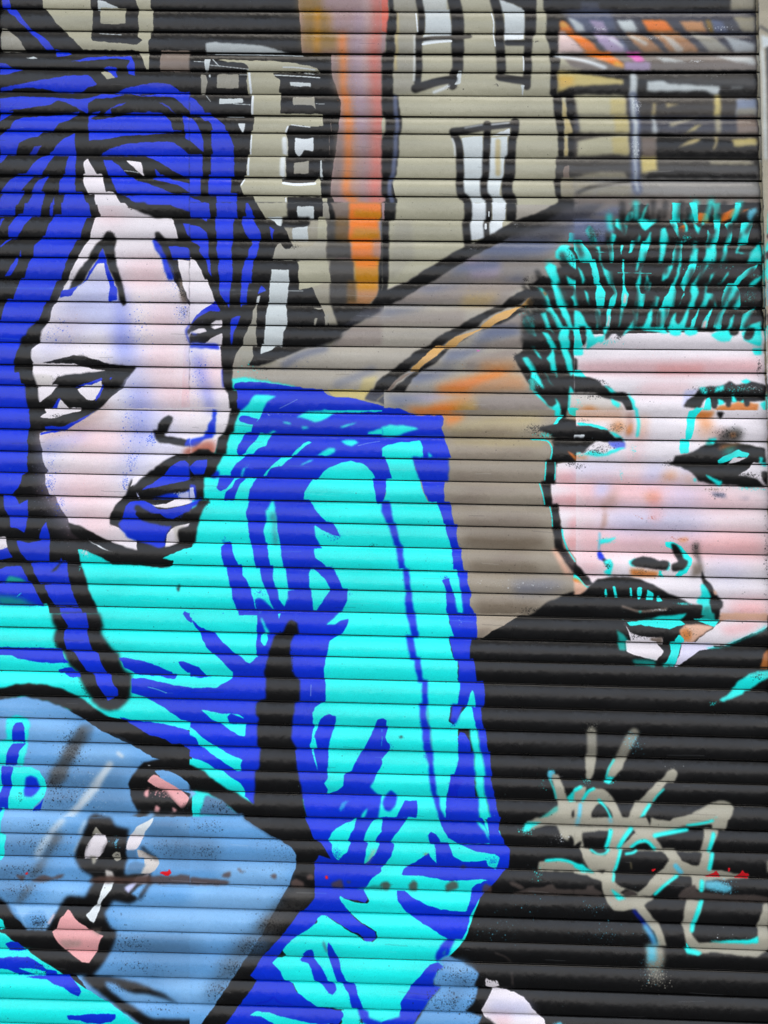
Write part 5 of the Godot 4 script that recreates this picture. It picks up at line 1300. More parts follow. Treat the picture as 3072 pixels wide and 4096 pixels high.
	["p","k",1.5,1,[184,2524,229,2510,287,2503,344,2506,406,2519,461,2548,524,2588,579,2616,637,2648,707,2687,773,2719,800,2720,841,2750,844,2827,799,2792,757,2772,711,2770,694,2802,702,2809,679,2817,685,2853,668,2905,644,2869,630,2814,658,2766,676,2747,736,2734,678,2695,628,2682,565,2650,503,2622,464,2608,417,2579,347,2558,270,2545,216,2554,186,2558],0,[]],
	["p","lb",0,1,[711,2772,745,2769,787,2781,822,2806,845,2834,845,2849,793,2832,739,2800],0,[]],
	["p","pk2",0,1,[692,2805,712,2783,739,2797,793,2828,832,2857,818,2886,807,2890,771,2858,749,2852,733,2830,717,2823]],
	["p","k",3.8,1,[740,2830,771,2858,803,2887,846,2864,849,2932,662,2937,672,2897,685,2853,696,2860,703,2834],0,[]],
	["p","pk2",1.5,1,[680,2842,695,2829,696,2860,685,2857]],
	["p","pk2",1.5,1,[715,2910,724,2881,739,2888,732,2910]],
	["p","pk2",1.5,1,[776,2887,792,2894,781,2910]],
	["d","pk2",30,15,[729,2841],200],
	["p","pk2",1.5,1,[748,2917,781,2902,770,2920]],
	["p","dg",3.8,0.9,[668,2902,847,2902,849,2932,632,2938],0,[]],
	["p","lb2",3,0.9,[677,2937,706,2902,721,2914,703,2936],0,[]],
	["p","k",3.8,1,[508,2942,518,2916,533,2916,579,2940],0,[]],
	["l","wh",0,1,[692,2756,699,2757],2.3],
	["p","k",3.8,1,[347,2272,509,2269,526,2317,511,2323,528,2351,560,2388,580,2403,590,2440,610,2462,625,2469,625,2533,607,2559,585,2579,558,2585,524,2576,500,2555,487,2536,458,2488,442,2462,417,2440,400,2403,376,2388,363,2355,365,2321],0,[]],
	["p","b",0,1,[378,2272,464,2270,476,2314,469,2326,478,2352,491,2390,511,2400,520,2427,541,2464,557,2467,561,2490,582,2515,583,2534,568,2545,549,2553,537,2535,517,2509,503,2472,476,2458,447,2421,430,2395,407,2391,394,2354,392,2328,407,2316,394,2293],0,[]],
	["d","k",9,23,[372,2373],60],
	["d","k",15,23,[475,2518],80],
	["p","b",0,1,[176,2386,388,2387,401,2422,417,2433,371,2436,302,2432,247,2423,224,2413,177,2412]],
	["p","b",0,1,[378,2456,402,2448,429,2449,442,2467,388,2467]],
	["p","b",0,1,[392,2459,449,2459,458,2477,419,2480]],
	["p","b",0,1,[581,2412,608,2413,665,2423,723,2441,758,2457,755,2468,686,2468,648,2468,601,2444]],
	["p","b",0,1,[697,2460,774,2460,767,2477,740,2476]],
	["p","b",0,1,[624,2479,668,2478,725,2489,764,2498,831,2504,833,2544,690,2544,628,2525],0,[]],
	["p","b",0,1,[667,2536,833,2536,836,2618,791,2607,760,2586,725,2564],0,[]],
	["p","b",0,1,[590,2603,617,2611,674,2617,731,2623,789,2633,837,2647,839,2684,764,2686,748,2671,695,2661,652,2637,602,2612],0,[]],
	["p","b",0,1,[794,2684,839,2684,839,2706,810,2697],0,[]],
	["p","b",0,1,[776,2421,795,2420,829,2431,830,2457,804,2454,784,2436],0,[]],
	["p","b",0,1,[783,2263,822,2262,823,2299,801,2285],0,[]],
	["p","b",0,1,[822,2710,839,2706,840,2724],0,[]],
	["l","lbt",0,1,[680,2505,711,2512,742,2523],2.3],
	["p","c",1.1,1,[224,2688,217,2621,254,2605,285,2616,300,2641,293,2679,286,2697,294,2701,282,2764,198,2766,194,2696,209,2688]],
	["p","b",0,1,[240,2692,243,2643,248,2631,271,2629,279,2642,284,2692]],
	["p","c",0,1,[194,2696,293,2695,284,2738,282,2767,198,2767]],
	["p","b",0,1,[223,2767,227,2732,240,2699,286,2696,268,2724,263,2767]],
	["p","c",0,1,[199,2770,256,2772,309,2771,340,2785,357,2810,358,2829,362,2840,356,2865,331,2892,317,2907,245,2905,207,2910]],
	["p","b",0,1,[212,2770,252,2772,246,2806,248,2831,242,2865,241,2909,207,2910,203,2844,214,2832]],
	["p","c",0,1,[217,2829,211,2858,204,2866,203,2840]],
	["p","b",0.8,1,[291,2823,294,2804,311,2799,330,2807,339,2837,329,2855,315,2867,295,2863,289,2849]],
	["p","b",0,1,[317,2911,339,2892,356,2869,347,2911]],
	["p","c",0,1,[207,2903,229,2903,224,2949,209,2950],0,[]],
	["p","b",0,1,[207,2903,222,2903,208,2928]],
	["d","k",15,23,[277,2868],40],
	["p","c",0,1,[815,2269,1446,2256,1460,2909,842,2926]],
	["p","b",0,1,[808,2273,831,2288,855,2304,886,2321,894,2332,929,2357,965,2394,980,2398,1011,2425,1041,2400,1033,2393,1014,2374,1009,2356,989,2330,972,2289,968,2259,1302,2252,1265,2286,1258,2290,1288,2288,1307,2274,1329,2270,1329,2281,1322,2300,1308,2319,1293,2327,1270,2342,1264,2373,1268,2395,1254,2433,1255,2462,1263,2470,1261,2537,1250,2544,1227,2556,1221,2612,1240,2615,1230,2648,1239,2689,1227,2693,1244,2762,1274,2757,1276,2699,1279,2662,1293,2617,1300,2595,1300,2584,1273,2577,1247,2596,1230,2652,1220,2689,1224,2707,1244,2762,1276,2816,1273,2838,1064,2872,1042,2873,1029,2258,808,2263],0,[]],
	["p","c",0,1,[808,2263,968,2259,972,2289,989,2330,1009,2356,1014,2374,1033,2393,1041,2400,1011,2425,980,2398,965,2394,929,2357,894,2332,886,2321,855,2304,831,2288,808,2273],0,[]],
	["p","b",0,1,[815,2426,845,2438,873,2468,816,2468],0,[]],
	["p","b",1.1,1,[816,2460,861,2460,895,2460,873,2477,846,2474],0,[]],
	["p","c",0,1,[809,2300,840,2322,869,2374,889,2392,908,2407,956,2452,952,2469,923,2492,904,2502,818,2504,817,2476,899,2467,814,2401],0,[]],
	["p","b",0,1,[809,2281,851,2310,890,2324,925,2357,965,2394,980,2398,1011,2425,1033,2400,1071,2396,1066,2463,1068,2534,1038,2542,819,2545,818,2506,904,2502,923,2492,956,2469,956,2452,904,2403,889,2392,869,2374,840,2322],0,[]],
	["p","c",0,1,[814,2405,844,2423,891,2445,948,2454,952,2468,873,2468,845,2438,815,2426],0,[]],
	["p","b",0,1,[819,2543,1038,2542,1035,2564,1043,2586,1048,2601,1041,2616,1047,2690,1055,2697,1049,2763,1042,2771,1042,2873,1007,2845,1002,2816,949,2780,926,2766,826,2717],0,[]],
	["p","c",0,1,[856,2574,888,2579,941,2585,979,2586,999,2598,995,2602,972,2592,949,2596,954,2611,1010,2609,1003,2624,1004,2656,982,2654,943,2629,920,2615,897,2608]],
	["p","b",0,1,[942,2596,957,2585,987,2595,1010,2606,1041,2618,996,2618,954,2618]],
	["p","c",0,1,[823,2629,842,2643,869,2665,908,2692,855,2692,846,2665,824,2658],0,[]],
	["p","b",1.1,1,[824,2655,846,2669,843,2680,825,2692],0,[]],
	["p","c",0,1,[851,2684,900,2685,946,2711,1000,2731,993,2746,997,2767,978,2767,928,2733]],
	["p","c",0,1,[827,2732,872,2742,910,2763,933,2766,960,2784,995,2805,1006,2823,1011,2845,988,2834,950,2817,892,2778,869,2768,828,2754],0,[]],
	["p","b",0,1,[826,2703,871,2712,924,2733,978,2767,922,2767,872,2738,827,2725],0,[]],
	["p","k",1.9,1,[828,2750,873,2769,892,2785,950,2824,981,2838,1042,2871,1041,2837,1042,2767,1053,2759,1055,2693,1047,2686,1041,2616,1048,2601,1036,2583,1038,2546,1068,2534,1066,2467,1058,2459,1071,2399,1071,2388,1092,2324,1118,2319,1125,2300,1136,2281,1147,2279,1163,2288,1168,2322,1153,2326,1142,2349,1141,2390,1147,2401,1148,2431,1160,2461,1176,2472,1178,2539,1163,2546,1157,2609,1153,2658,1171,2690,1179,2764,1194,2829,1203,2872,1215,2905,1200,2923,1006,2928,964,2882,891,2840,853,2834,831,2835],0,[]],
	["p","lb",2.3,1,[834,2915,1006,2902,1014,2928,835,2933],0,[]],
	["p","lbd",1.5,1,[863,2910,884,2848,899,2848,937,2861,998,2910,878,2910]],
	["p","lb2",1.5,1,[831,2829,853,2841,832,2860,832,2860],0,[]],
	["d","k",61,23,[934,2880],260],
	["p","c",0.8,1,[1340,2251,1453,2249,1461,2628,1409,2614,1427,2592,1460,2587,1460,2587,1458,2488,1453,2278,1329,2281],0,[]],
	["p","c",0,1,[1270,2342,1293,2327,1312,2319,1326,2292,1341,2273,1453,2263,1460,2591,1427,2592,1417,2618,1410,2651,1385,2692,1367,2722,1349,2756,1327,2771,1324,2804,1309,2822,1287,2830,1276,2819,1278,2757,1276,2699,1279,2662,1296,2610,1300,2584,1273,2577,1247,2596,1230,2648,1220,2689,1237,2755,1224,2707,1216,2682,1229,2615,1220,2578,1231,2556,1250,2544,1264,2537,1259,2470,1254,2433],0,[]],
	["p","b",0,1,[1296,2584,1281,2579,1262,2588,1244,2604,1234,2652,1239,2689,1276,2688,1279,2662,1293,2621]],
	["p","b",0,1,[1231,2692,1276,2693,1274,2757,1275,2779,1264,2802,1272,2827,1198,2829,1181,2763,1167,2696,1220,2689,1228,2726,1244,2760]],
	["p","b",0,1,[1424,2614,1431,2592,1460,2587,1462,2712,1435,2761,1421,2801,1444,2830,1465,2833,1467,2916,1215,2923,1198,2840,1280,2830,1309,2822,1328,2804,1327,2771,1353,2755,1367,2722,1388,2689,1410,2648],0,[]],
	["p","c",1.5,1,[1463,2723,1442,2760,1413,2805,1436,2830,1465,2833],0,[]],
	["p","c",0.8,1,[1451,2837,1465,2833,1467,2916,1438,2917,1445,2870],0,[]],
	["p","c",1.5,1,[1382,2910,1389,2893,1407,2871,1394,2918,1375,2918],0,[]],
	["p","c",1.9,0.5,[1315,2880,1325,2858,1344,2851,1322,2884]],
	["p","c",0.8,1,[1040,2268,1048,2276,1073,2326,1061,2326]],
	["p","c",0,1,[1097,2257,1107,2256,1105,2276],0,[]],
	["p","c",0,1,[1046,2328,1061,2317,1069,2343,1063,2362,1055,2364,1043,2347]],
	["p","c",0.8,1,[1260,2288,1280,2271,1310,2243,1344,2262,1325,2270,1307,2274,1284,2289],0,[]],
	["d","k",19,19,[1122,2316],14],
	["l","b",0,1,[1144,2356,1152,2450],1.9],
	["d","k",5,46,[1150,2424],90],
	["l","wh",0,1,[1214,2486,1213,2523],1.1],
	["p","k",0,1,[1446,2256,2070,2243,2072,2893,1460,2909]],
	["p","tb2",0,1,[1710,2244,1905,2240,1890,2245,1838,2281,1797,2301,1764,2327,1711,2327],0,[]],
	["p","brn",5.3,0.5,[1748,2295,1804,2286,1764,2327,1749,2327]],
	["p","c",0,1,[1439,2249,1657,2245,1658,2274,1677,2319,1658,2326,1674,2390,1689,2397,1690,2460,1698,2471,1691,2538,1669,2546,1662,2590,1678,2604,1699,2567,1721,2541,1748,2540,1752,2614,1693,2615,1694,2688,1698,2699,1687,2758,1673,2769,1659,2828,1660,2911,1453,2916],0,[]],
	["p","b",0.8,1,[1517,2244,1548,2244,1552,2284,1561,2327,1538,2327,1530,2288],0,[]],
	["p","b",0.8,1,[1519,2319,1543,2319,1546,2351,1556,2398,1536,2398,1525,2356]],
	["p","b",0.8,1,[1545,2390,1567,2390,1570,2422,1578,2470,1561,2470,1553,2430]],
	["p","b",0.8,1,[1574,2462,1593,2462,1590,2499,1596,2545,1578,2545,1575,2500]],
	["p","b",0.8,1,[1566,2537,1591,2537,1589,2573,1599,2619,1577,2619,1569,2581]],
	["p","b",0.8,1,[1577,2611,1603,2611,1604,2647,1610,2693,1586,2693,1579,2647]],
	["p","b",0.8,1,[1588,2686,1615,2686,1614,2727,1619,2768,1604,2768,1598,2724]],
	["p","b",0.8,1,[1600,2760,1619,2760,1625,2800,1629,2836,1614,2836,1606,2796]],
	["p","b",0.8,1,[1618,2828,1633,2828,1641,2872,1656,2897,1638,2910,1626,2865]],
	["l","slate",1.1,0.6,[1593,2551,1597,2614,1605,2621,1608,2683],3.8],
	["d","b",8,15,[1590,2702],60],
	["p","b",0,1,[1653,2244,1748,2244,1748,2272,1752,2327,1677,2327,1662,2285],0,[]],
	["p","b",0,1,[1658,2319,1735,2319,1728,2351,1729,2398,1678,2398,1666,2352]],
	["p","b",0,1,[1689,2390,1740,2390,1746,2425,1752,2470,1691,2470,1692,2430]],
	["p","b",0,1,[1698,2462,1773,2462,1779,2502,1774,2545,1748,2545,1739,2488,1728,2511,1721,2545,1688,2545,1695,2504]],
	["p","b",1.1,1,[1673,2537,1710,2537,1699,2567,1685,2600,1666,2590,1670,2568]],
	["p","b",0,1,[1734,2537,1766,2537,1768,2576,1775,2620,1752,2619,1744,2577]],
	["p","c",0,1,[1725,2518,1738,2488,1745,2510,1749,2545,1721,2545]],
	["p","b",0,1,[1693,2641,1700,2626,1715,2627,1730,2654,1735,2694,1696,2694]],
	["p","b",0,1,[1754,2612,1782,2612,1786,2653,1792,2694,1764,2694,1760,2650]],
	["p","c",0.8,1,[1730,2611,1754,2612,1760,2650,1766,2694,1744,2694,1732,2651]],
	["p","b",0,1,[1697,2686,1746,2686,1746,2731,1754,2768,1680,2768,1694,2725]],
	["p","b",0,1,[1768,2686,1798,2686,1798,2730,1804,2768,1780,2768,1776,2730]],
	["p","c",0.8,1,[1746,2686,1768,2686,1778,2730,1784,2768,1754,2768,1746,2734]],
	["p","b",0,1,[1674,2760,1750,2760,1747,2796,1755,2836,1659,2836,1666,2798]],
	["p","bd",0,1,[1659,2836,1672,2760,1713,2779,1695,2805,1692,2836]],
	["p","b",0,1,[1776,2760,1800,2760,1806,2798,1814,2836,1785,2836,1777,2796]],
	["p","c",0.8,1,[1750,2760,1776,2760,1780,2799,1785,2836,1762,2836,1751,2800]],
	["p","b",0,1,[1659,2828,1762,2828,1766,2861,1763,2910,1656,2910],0,[]],
	["p","b",0,1,[1786,2828,1816,2828,1822,2867,1833,2910,1800,2910,1796,2871],0,[]],
	["p","c",0.8,1,[1762,2828,1786,2828,1796,2871,1804,2910,1767,2910,1761,2869],0,[]],
	["p","b",0,1,[1446,2588,1461,2591,1463,2619,1447,2619],0,[]],
	["p","b",0,1,[1447,2611,1468,2611,1458,2650,1474,2672,1470,2693,1449,2693],0,[]],
	["p","b",0,1,[1448,2685,1474,2685,1449,2720],0,[]],
	["p","b",1.1,1,[1466,2828,1480,2816,1499,2828,1496,2861,1478,2881,1463,2876,1452,2855],0,[]],
	["p","b",0,1,[1493,2915,1508,2879,1525,2846,1566,2846,1567,2874,1560,2913],0,[]],
	["d","b",15,9,[1677,2601],60],
	["d","b",11,15,[1470,2676],60],
	["p","k",1.9,1,[1506,2643,1514,2642,1514,2648,1507,2648]],
	["d","wh",9,15,[1697,2273],14],
	["p","lbt",1.1,1,[1980,2754,1981,2741,1990,2736,2002,2741,2005,2768,1987,2768]],
	["p","tg",1.9,1,[1994,2750,2013,2750,2028,2778,2042,2818,2046,2832,2009,2833,2002,2797]],
	["l","c",1.1,1,[1987,2765,2002,2801,2009,2829],4.6],
	["p","tg",1.9,1,[1940,2910,1977,2877,2013,2847,2013,2828,2078,2828,2078,2849,2057,2868,2057,2900],0,[]],
	["p","c",1.9,0.9,[2042,2821,2078,2784,2078,2836,2050,2836],0,[]],
	["p","teal",3,0.9,[1933,2910,1977,2874,2013,2847,2013,2862,1977,2888],0,[]],
	["d","c",11,15,[1965,2780],30],
	["d","c",23,15,[1994,2743],30],
	["l","dgb",11.4,0.35,[1734,2355,1861,2359,2074,2366],15.2],
	["p","k",0,1,[2070,2243,2691,2230,2681,2877,2072,2893]],
	["p","c",0.8,1,[2279,2254,2350,2239,2428,2229,2405,2254,2353,2254],0,[]],
	["p","teal",1.5,1,[2465,2254,2487,2227,2517,2227,2520,2255,2465,2254],0,[]],
	["p","peach",1.1,1,[2535,2226,2687,2223,2687,2255,2528,2255],0,[]],
	["p","w",0,1,[2464,2309,2509,2275,2546,2247,2687,2247,2687,2267,2649,2286,2605,2302,2553,2330,2449,2330]],
	["p","pnk",7.6,0.8,[2524,2270,2680,2247,2627,2283,2553,2296]],
	["p","c",3,1,[2545,2330,2590,2310,2638,2290,2683,2263,2679,2275,2649,2290,2590,2314,2564,2330]],
	["p","peach",1.9,1,[2403,2284,2424,2265,2476,2262,2513,2271,2464,2305,2442,2330,2416,2330,2405,2299]],
	["p","orange2",3,0.9,[2403,2284,2427,2276,2442,2291,2434,2317,2412,2314]],
	["d","brnd",30,23,[2435,2291],120],
	["p","c",0,1,[2219,2246,2234,2262,2268,2257,2398,2246,2424,2265,2368,2281,2331,2278,2279,2270,2245,2273]],
	["p","c",0,1,[2390,2329,2386,2314,2401,2299,2416,2314,2416,2330]],
	["p","c",0,1,[2446,2246,2535,2247,2516,2271,2491,2264]],
	["p","w",0,1,[2219,2246,2230,2273,2245,2295,2279,2306,2349,2311,2351,2329,2249,2329,2238,2295]],
	["p","brn",1.9,1,[2308,2310,2349,2308,2349,2329,2316,2329]],
	["d","k",46,11,[2279,2302],200],
	["p","teal",2.3,1,[2200,2289,2219,2296,2245,2329,2212,2329]],
	["p","w",0,1,[2230,2321,2327,2321,2338,2334,2353,2352,2327,2384,2308,2379,2271,2369,2234,2359]],
	["p","c",0,1,[2371,2321,2412,2321,2397,2366,2386,2400,2349,2400,2367,2374,2375,2348]],
	["p","wl",0,1,[2412,2321,2501,2322,2516,2336,2464,2350,2427,2377,2397,2400,2386,2400,2401,2362]],
	["p","c",0.8,1,[2490,2340,2516,2334,2549,2336,2523,2341]],
	["p","teal",1.5,1,[2204,2321,2230,2321,2232,2355,2208,2352]],
	["p","teal",3,0.8,[2249,2384,2293,2379,2327,2386,2323,2400,2263,2400]],
	["p","teal",1.5,0.6,[2345,2392,2382,2392,2352,2410]],
	["p","teal",1.5,0.6,[2278,2392,2327,2392,2323,2407]],
	["p","orange2",1.5,0.9,[2671,2353,2686,2337,2685,2401,2659,2401]],
	["p","c",0.8,1,[2566,2472,2588,2443,2618,2420,2648,2412,2688,2404,2688,2430,2655,2445,2625,2472]],
	["d","k",27,11,[2648,2423],90],
	["p","c",1.5,1,[2525,2505,2551,2488,2581,2464,2618,2464,2603,2485,2566,2500,2540,2510]],
	["d","c",11,6,[2510,2515],40],
	["p","slate",11.4,0.3,[2397,2425,2500,2412,2515,2419,2404,2436]],
	["l","tg",3,0.8,[2121,2616,2121,2685],32.6],
	["d","tg",21,19,[2121,2608],160],
	["p","tg",1.9,1,[2101,2687,2138,2687,2134,2721,2119,2768,2104,2768,2099,2722]],
	["l","tg",3,0.8,[2256,2616,2230,2657,2215,2690],34.2],
	["d","lbt",27,34,[2252,2642],260],
	["p","tg",1.9,1,[2189,2698,2237,2687,2218,2726,2193,2756,2167,2756,2174,2727]],
	["l","c",1.1,1,[2193,2701,2174,2727,2167,2756],5.3],
	["p","c",1.5,1,[2160,2771,2167,2756,2193,2756,2178,2778]],
	["d","c",23,15,[2174,2767],90],
	["d","c",19,11,[2101,2769],60],
	["p","tg",1.9,1,[2336,2768,2358,2733,2380,2722,2395,2733,2391,2751,2380,2768]],
	["p","tg",1.9,1,[2266,2836,2299,2797,2332,2761,2365,2761,2343,2792,2325,2810,2317,2836]],
	["l","c",1.1,1,[2350,2788,2328,2810,2317,2829],5.3],
	["p","tg",1.9,1,[2233,2885,2259,2828,2321,2828,2299,2858,2288,2883,2299,2893,2218,2896],0,[]],
	["l","c",1.1,1,[2306,2840,2288,2862,2277,2884],9.9],
	["p","tg",1.9,1,[2065,2795,2090,2784,2105,2787,2101,2836,2065,2836],0,[]],
	["p","tg",1.9,1,[2097,2834,2105,2805,2127,2792,2160,2793,2185,2814,2204,2842,2218,2878,2226,2895,2189,2896,2182,2865,2163,2843,2152,2836,2138,2844,2123,2866,2119,2898,2065,2900,2065,2839],0,[]],
	["l","c",1.5,1,[2068,2799,2086,2788],11.4],
	["l","c",1.1,1,[2094,2831,2108,2801,2127,2792],9.9],
	["l","c",1.1,1,[2145,2829,2167,2854,2185,2893],9.1],
	["l","lbt",1.5,1,[2086,2845,2079,2896],11.4],
	["p","k",2.3,1,[2127,2873,2138,2844,2152,2844,2167,2858,2178,2886,2127,2898],0,[]],
	["p","tg",1.9,1,[2500,2828,2525,2819,2544,2817,2562,2828,2573,2840,2569,2854,2550,2887,2357,2892,2438,2861],0,[]],
	["p","c",1.5,1,[2485,2888,2518,2870,2517,2888],0,[]],
	["p","k",1.5,1,[2229,2895,2291,2872,2299,2893,2229,2895],0,[]],
	["d","wh",38,15,[2384,2711],14],
	["p","lb",0,1,[208,2933,848,2916,875,3600,663,3607,507,3436,224,3194],0,[]],
	["p","lb2",15.2,0.8,[208,2933,481,2926,422,2971,211,2987],0,[]],
	["p","lbd",15.2,0.6,[212,2995,446,2988,435,3057,216,3059]],
	["p","lbd",15.2,0.7,[216,3071,405,3066,378,3121,220,3134]],
	["p","lbd",15.2,0.7,[221,3143,352,3140,336,3191,247,3206]],
	["p","lb2",15.2,0.8,[387,3146,521,3138,509,3186,375,3205]],
	["p","lbd",15.2,0.8,[687,2989,850,2975,853,3054,742,3055],0,[]],
	["p","lbd",11.4,0.8,[688,2934,744,2919,849,2937,851,2983,702,2984],0,[]],
	["p","lb2",11.4,0.7,[797,2939,848,2930,850,2966,806,2960],0,[]],
	["p","lbd",15.2,0.7,[611,3287,862,3272,865,3345,599,3346],0,[]],
	["p","lbd",15.2,0.6,[616,3390,867,3385,868,3420,580,3421],0,[]],
	["p","lb2",15.2,0.8,[608,3219,860,3208,862,3265,632,3268],0,[]],
	["p","lb2",11.4,0.8,[626,3446,730,3450,805,3486,665,3498]],
	["p","lb2",15.2,0.8,[736,3425,868,3412,870,3481,820,3475],0,[]],
	["p","lbd",9.1,0.8,[217,3082,248,3085,268,3113,250,3133,220,3134]],
	["p","dg",7.6,0.8,[314,3119,339,3097,366,3050,374,3049,361,3092,340,3118]],
	["p","dg",6.8,0.7,[385,2978,430,2977,395,3030,374,3057,363,3057,380,3019]],
	["p","dg",6.1,0.8,[281,3206,305,3170,326,3144,341,3140,320,3169,292,3206]],
	["l","wh",4.6,0.7,[421,2938,388,2972],19.0],
	["l","wh",4.6,0.6,[378,2990,350,3035,344,3049],22.8],
	["l","wh",3.8,0.6,[496,2940,479,2977],11.4],
	["l","wh",3,0.6,[491,2987,467,3035],9.1],
	["d","k",125,30,[353,3016],260],
	["d","k",106,19,[331,2959],100],
	["d","k",68,23,[301,3098],200],
	["d","k",68,30,[297,3163],220],
	["d","k",65,30,[786,3015],300],
	["d","k",61,27,[668,3313],240],
	["d","k",99,23,[690,3384],160],
	["d","k",99,23,[762,3512],70],
	["p","c",0,1,[208,2933,223,2933,219,2984,238,2990,238,3052,228,3067,216,3067],0,[]],
	["p","wh",0,1,[663,2950,718,2920,715,2934,686,2978,666,3015,636,3019,631,3005],0,[]],
	["p","k",3.8,1,[507,2925,575,2924,595,2948,625,2958,640,2958,634,2976,628,3016,637,3048,631,3085,632,3103,714,3090,715,3122,673,3181,651,3192,599,3183,571,3223,595,3269,610,3276,612,3304,595,3341,571,3384,543,3417,528,3417,506,3425,568,3466,621,3506,679,3543,709,3567,874,3561,873,3540,741,3541,696,3518,650,3495,581,3444,581,3433,618,3439,675,3466,731,3467,824,3493,775,3463,692,3437,603,3422,543,3417,469,3419,392,3379,315,3335,260,3297,229,3284,223,3176,247,3200,279,3239,311,3267,371,3276,393,3272,427,3206,448,3173,508,3175,529,3135,527,3109,489,3089,464,3053,471,3035,491,2983],0,[]],
	["p","c",0,1,[227,3244,246,3254,255,3283,237,3283,228,3266]],
	["p","c",0,1,[229,3287,256,3297,288,3321,354,3362,423,3399,454,3419,507,3446,584,3490,660,3533,709,3567,247,3582]],
	["p","lb2",2.3,1,[262,3211,281,3214,310,3253,323,3283,349,3282,387,3282,406,3232,424,3210]],
	["p","lb",3,1,[310,3249,331,3227,376,3222,393,3261,327,3283]],
	["d","k",27,23,[359,3258],300],
	["p","pinkw",1.1,1,[389,3261,406,3232,414,3228,397,3264]],
	["p","gp",0,1,[514,2985,531,2953,559,2985,566,2985]],
	["p","w",0,1,[496,3038,507,3005,528,2977,559,2977,571,3003,561,3036,536,3056,495,3056]],
	["p","gp",1.5,1,[513,3049,536,3048,537,3069,526,3073]],
	["p","k",3.8,1,[555,3056,561,3022,582,2988,634,2976,630,3056]],
	["p","lbd",0,1,[597,2992,608,2991,594,3013]],
	["d","lbt",15,19,[597,3002],90],
	["p","gp",0,1,[588,3043,599,3030,614,3035,617,3056,604,3062,592,3056]],
	["d","k",9,9,[603,3042],30],
	["p","w",0,1,[632,3009,645,2976,690,2976,670,3019,655,3026,632,3023]],
	["p","lbd",2.3,0.9,[632,3027,666,3022,667,3055,637,3056]],
	["p","gpw",0,1,[670,3022,689,3025,731,3047,743,3064,729,3086,711,3097,680,3094,694,3069,690,3047,671,3048]],
	["p","lbd",1.5,0.9,[642,3070,664,3059,698,3068,684,3098,636,3099]],
	["p","k",3.8,1,[677,3015,688,3011,739,3055,731,3055]],
	["p","gpw",1.1,1,[568,3087,594,3093,600,3130,574,3130]],
	["p","wh",0,1,[543,3204,553,3170,569,3123,596,3122,593,3147,568,3177,555,3204]],
	["p","wh",0,1,[511,3232,543,3197,558,3197,549,3231,542,3253,527,3250]],
	["p","lav",2.3,1,[630,3143,659,3122,678,3122,646,3160]],
	["p","lb",2.3,1,[654,3160,697,3122,712,3122,680,3173]],
	["p","k",3.8,1,[680,3173,715,3122,719,3122,688,3177]],
	["p","wl",1.9,1,[663,3113,711,3097,701,3129,663,3130]],
	["p","pk2",0,1,[422,3274,429,3245,451,3218,458,3219,490,3251,524,3273,574,3295,563,3306,554,3342,547,3349,540,3367,530,3378,511,3377,465,3352,446,3338,410,3296,405,3286]],
	["p","brn",3.8,0.8,[528,3273,566,3273,559,3292]],
	["p","gp",3.8,0.4,[433,3310,500,3308,501,3326,449,3334]],
	["p","k",3.8,1,[491,2983,523,2953,517,2979,501,3023,487,3053,471,3035]],
	["p","dgr",3,0.6,[528,3113,714,3097,716,3129,514,3131]],
	["p","rust",2.3,0.8,[276,3113,313,3115,296,3133]],
	["p","rust",2.3,0.8,[326,3133,362,3110,396,3117,437,3105,430,3116,378,3132]],
	["p","rust",2.3,0.8,[528,3117,565,3108,640,3113,696,3105,748,3100,789,3102,811,3096,855,3100,856,3129,716,3129,514,3131],0,[]],
	["p","redp",0,1,[744,3094,755,3085,770,3088,777,3081,785,3088,774,3102,759,3099]],
	["p","redp",0,1,[307,3110,316,3101,320,3106,313,3112]],
	["p","b",0,1,[258,3329,273,3320,299,3321,323,3348,315,3348,267,3348]],
	["p","b",0,1,[234,3373,271,3366,335,3366,366,3380,393,3400,427,3406,431,3423,394,3423,357,3423,305,3424,266,3404,236,3405]],
	["p","c",0,1,[303,3401,356,3401,394,3411,387,3423,357,3423,319,3406]],
	["p","b",0,1,[327,3429,461,3415,500,3450,512,3464,502,3482,479,3472,456,3458,395,3435]],
	["p","b",0,1,[467,3539,512,3538,541,3532,623,3531,623,3541,609,3556,572,3564,528,3562,513,3555,472,3553]],
	["p","lb2",3,0.6,[641,3527,660,3530,709,3563,694,3564]],
	["d","k",46,23,[374,3401],60],
	["d","k",30,19,[453,3402],60],
	["d","k",61,19,[637,3446],160],
	["p","lb",0,1,[834,2917,1002,2912,1052,2939,1120,2977,1166,3001,1181,3022,1182,3066,1162,3117,1134,3168,1078,3276,1008,3385,938,3493,862,3600,862,3600],0,[]],
	["p","lbd",15.2,0.7,[761,2976,918,2975,929,3054,764,3055]],
	["p","lbd",15.2,0.7,[700,3284,915,3271,881,3345,703,3346]],
	["p","lb2",15.2,0.8,[697,3212,927,3206,915,3267,699,3270]],
	["p","lbd",15.2,0.6,[705,3390,897,3388,884,3420,706,3421]],
	["p","lb2",15.2,0.7,[751,3428,921,3423,886,3480,827,3482]],
	["p","lb2",15.2,0.9,[922,3066,1152,3059,1162,3117,961,3128]],
	["p","lb2",15.2,0.9,[843,3140,1140,3132,1112,3202,846,3203],0,[]],
	["p","lb2",19,1,[846,3212,1083,3195,1048,3278,849,3279],0,[]],
	["p","lb2",15.2,0.9,[855,3425,921,3423,886,3480,858,3497],0,[]],
	["p","lbd",15.2,0.6,[837,2989,919,2986,936,3054,840,3055],0,[]],
	["p","lbd",15.2,0.8,[1004,3285,1122,3270,1080,3344,969,3344]],
	["d","k",61,23,[887,2944],120],
	["d","k",68,23,[883,3020],180],
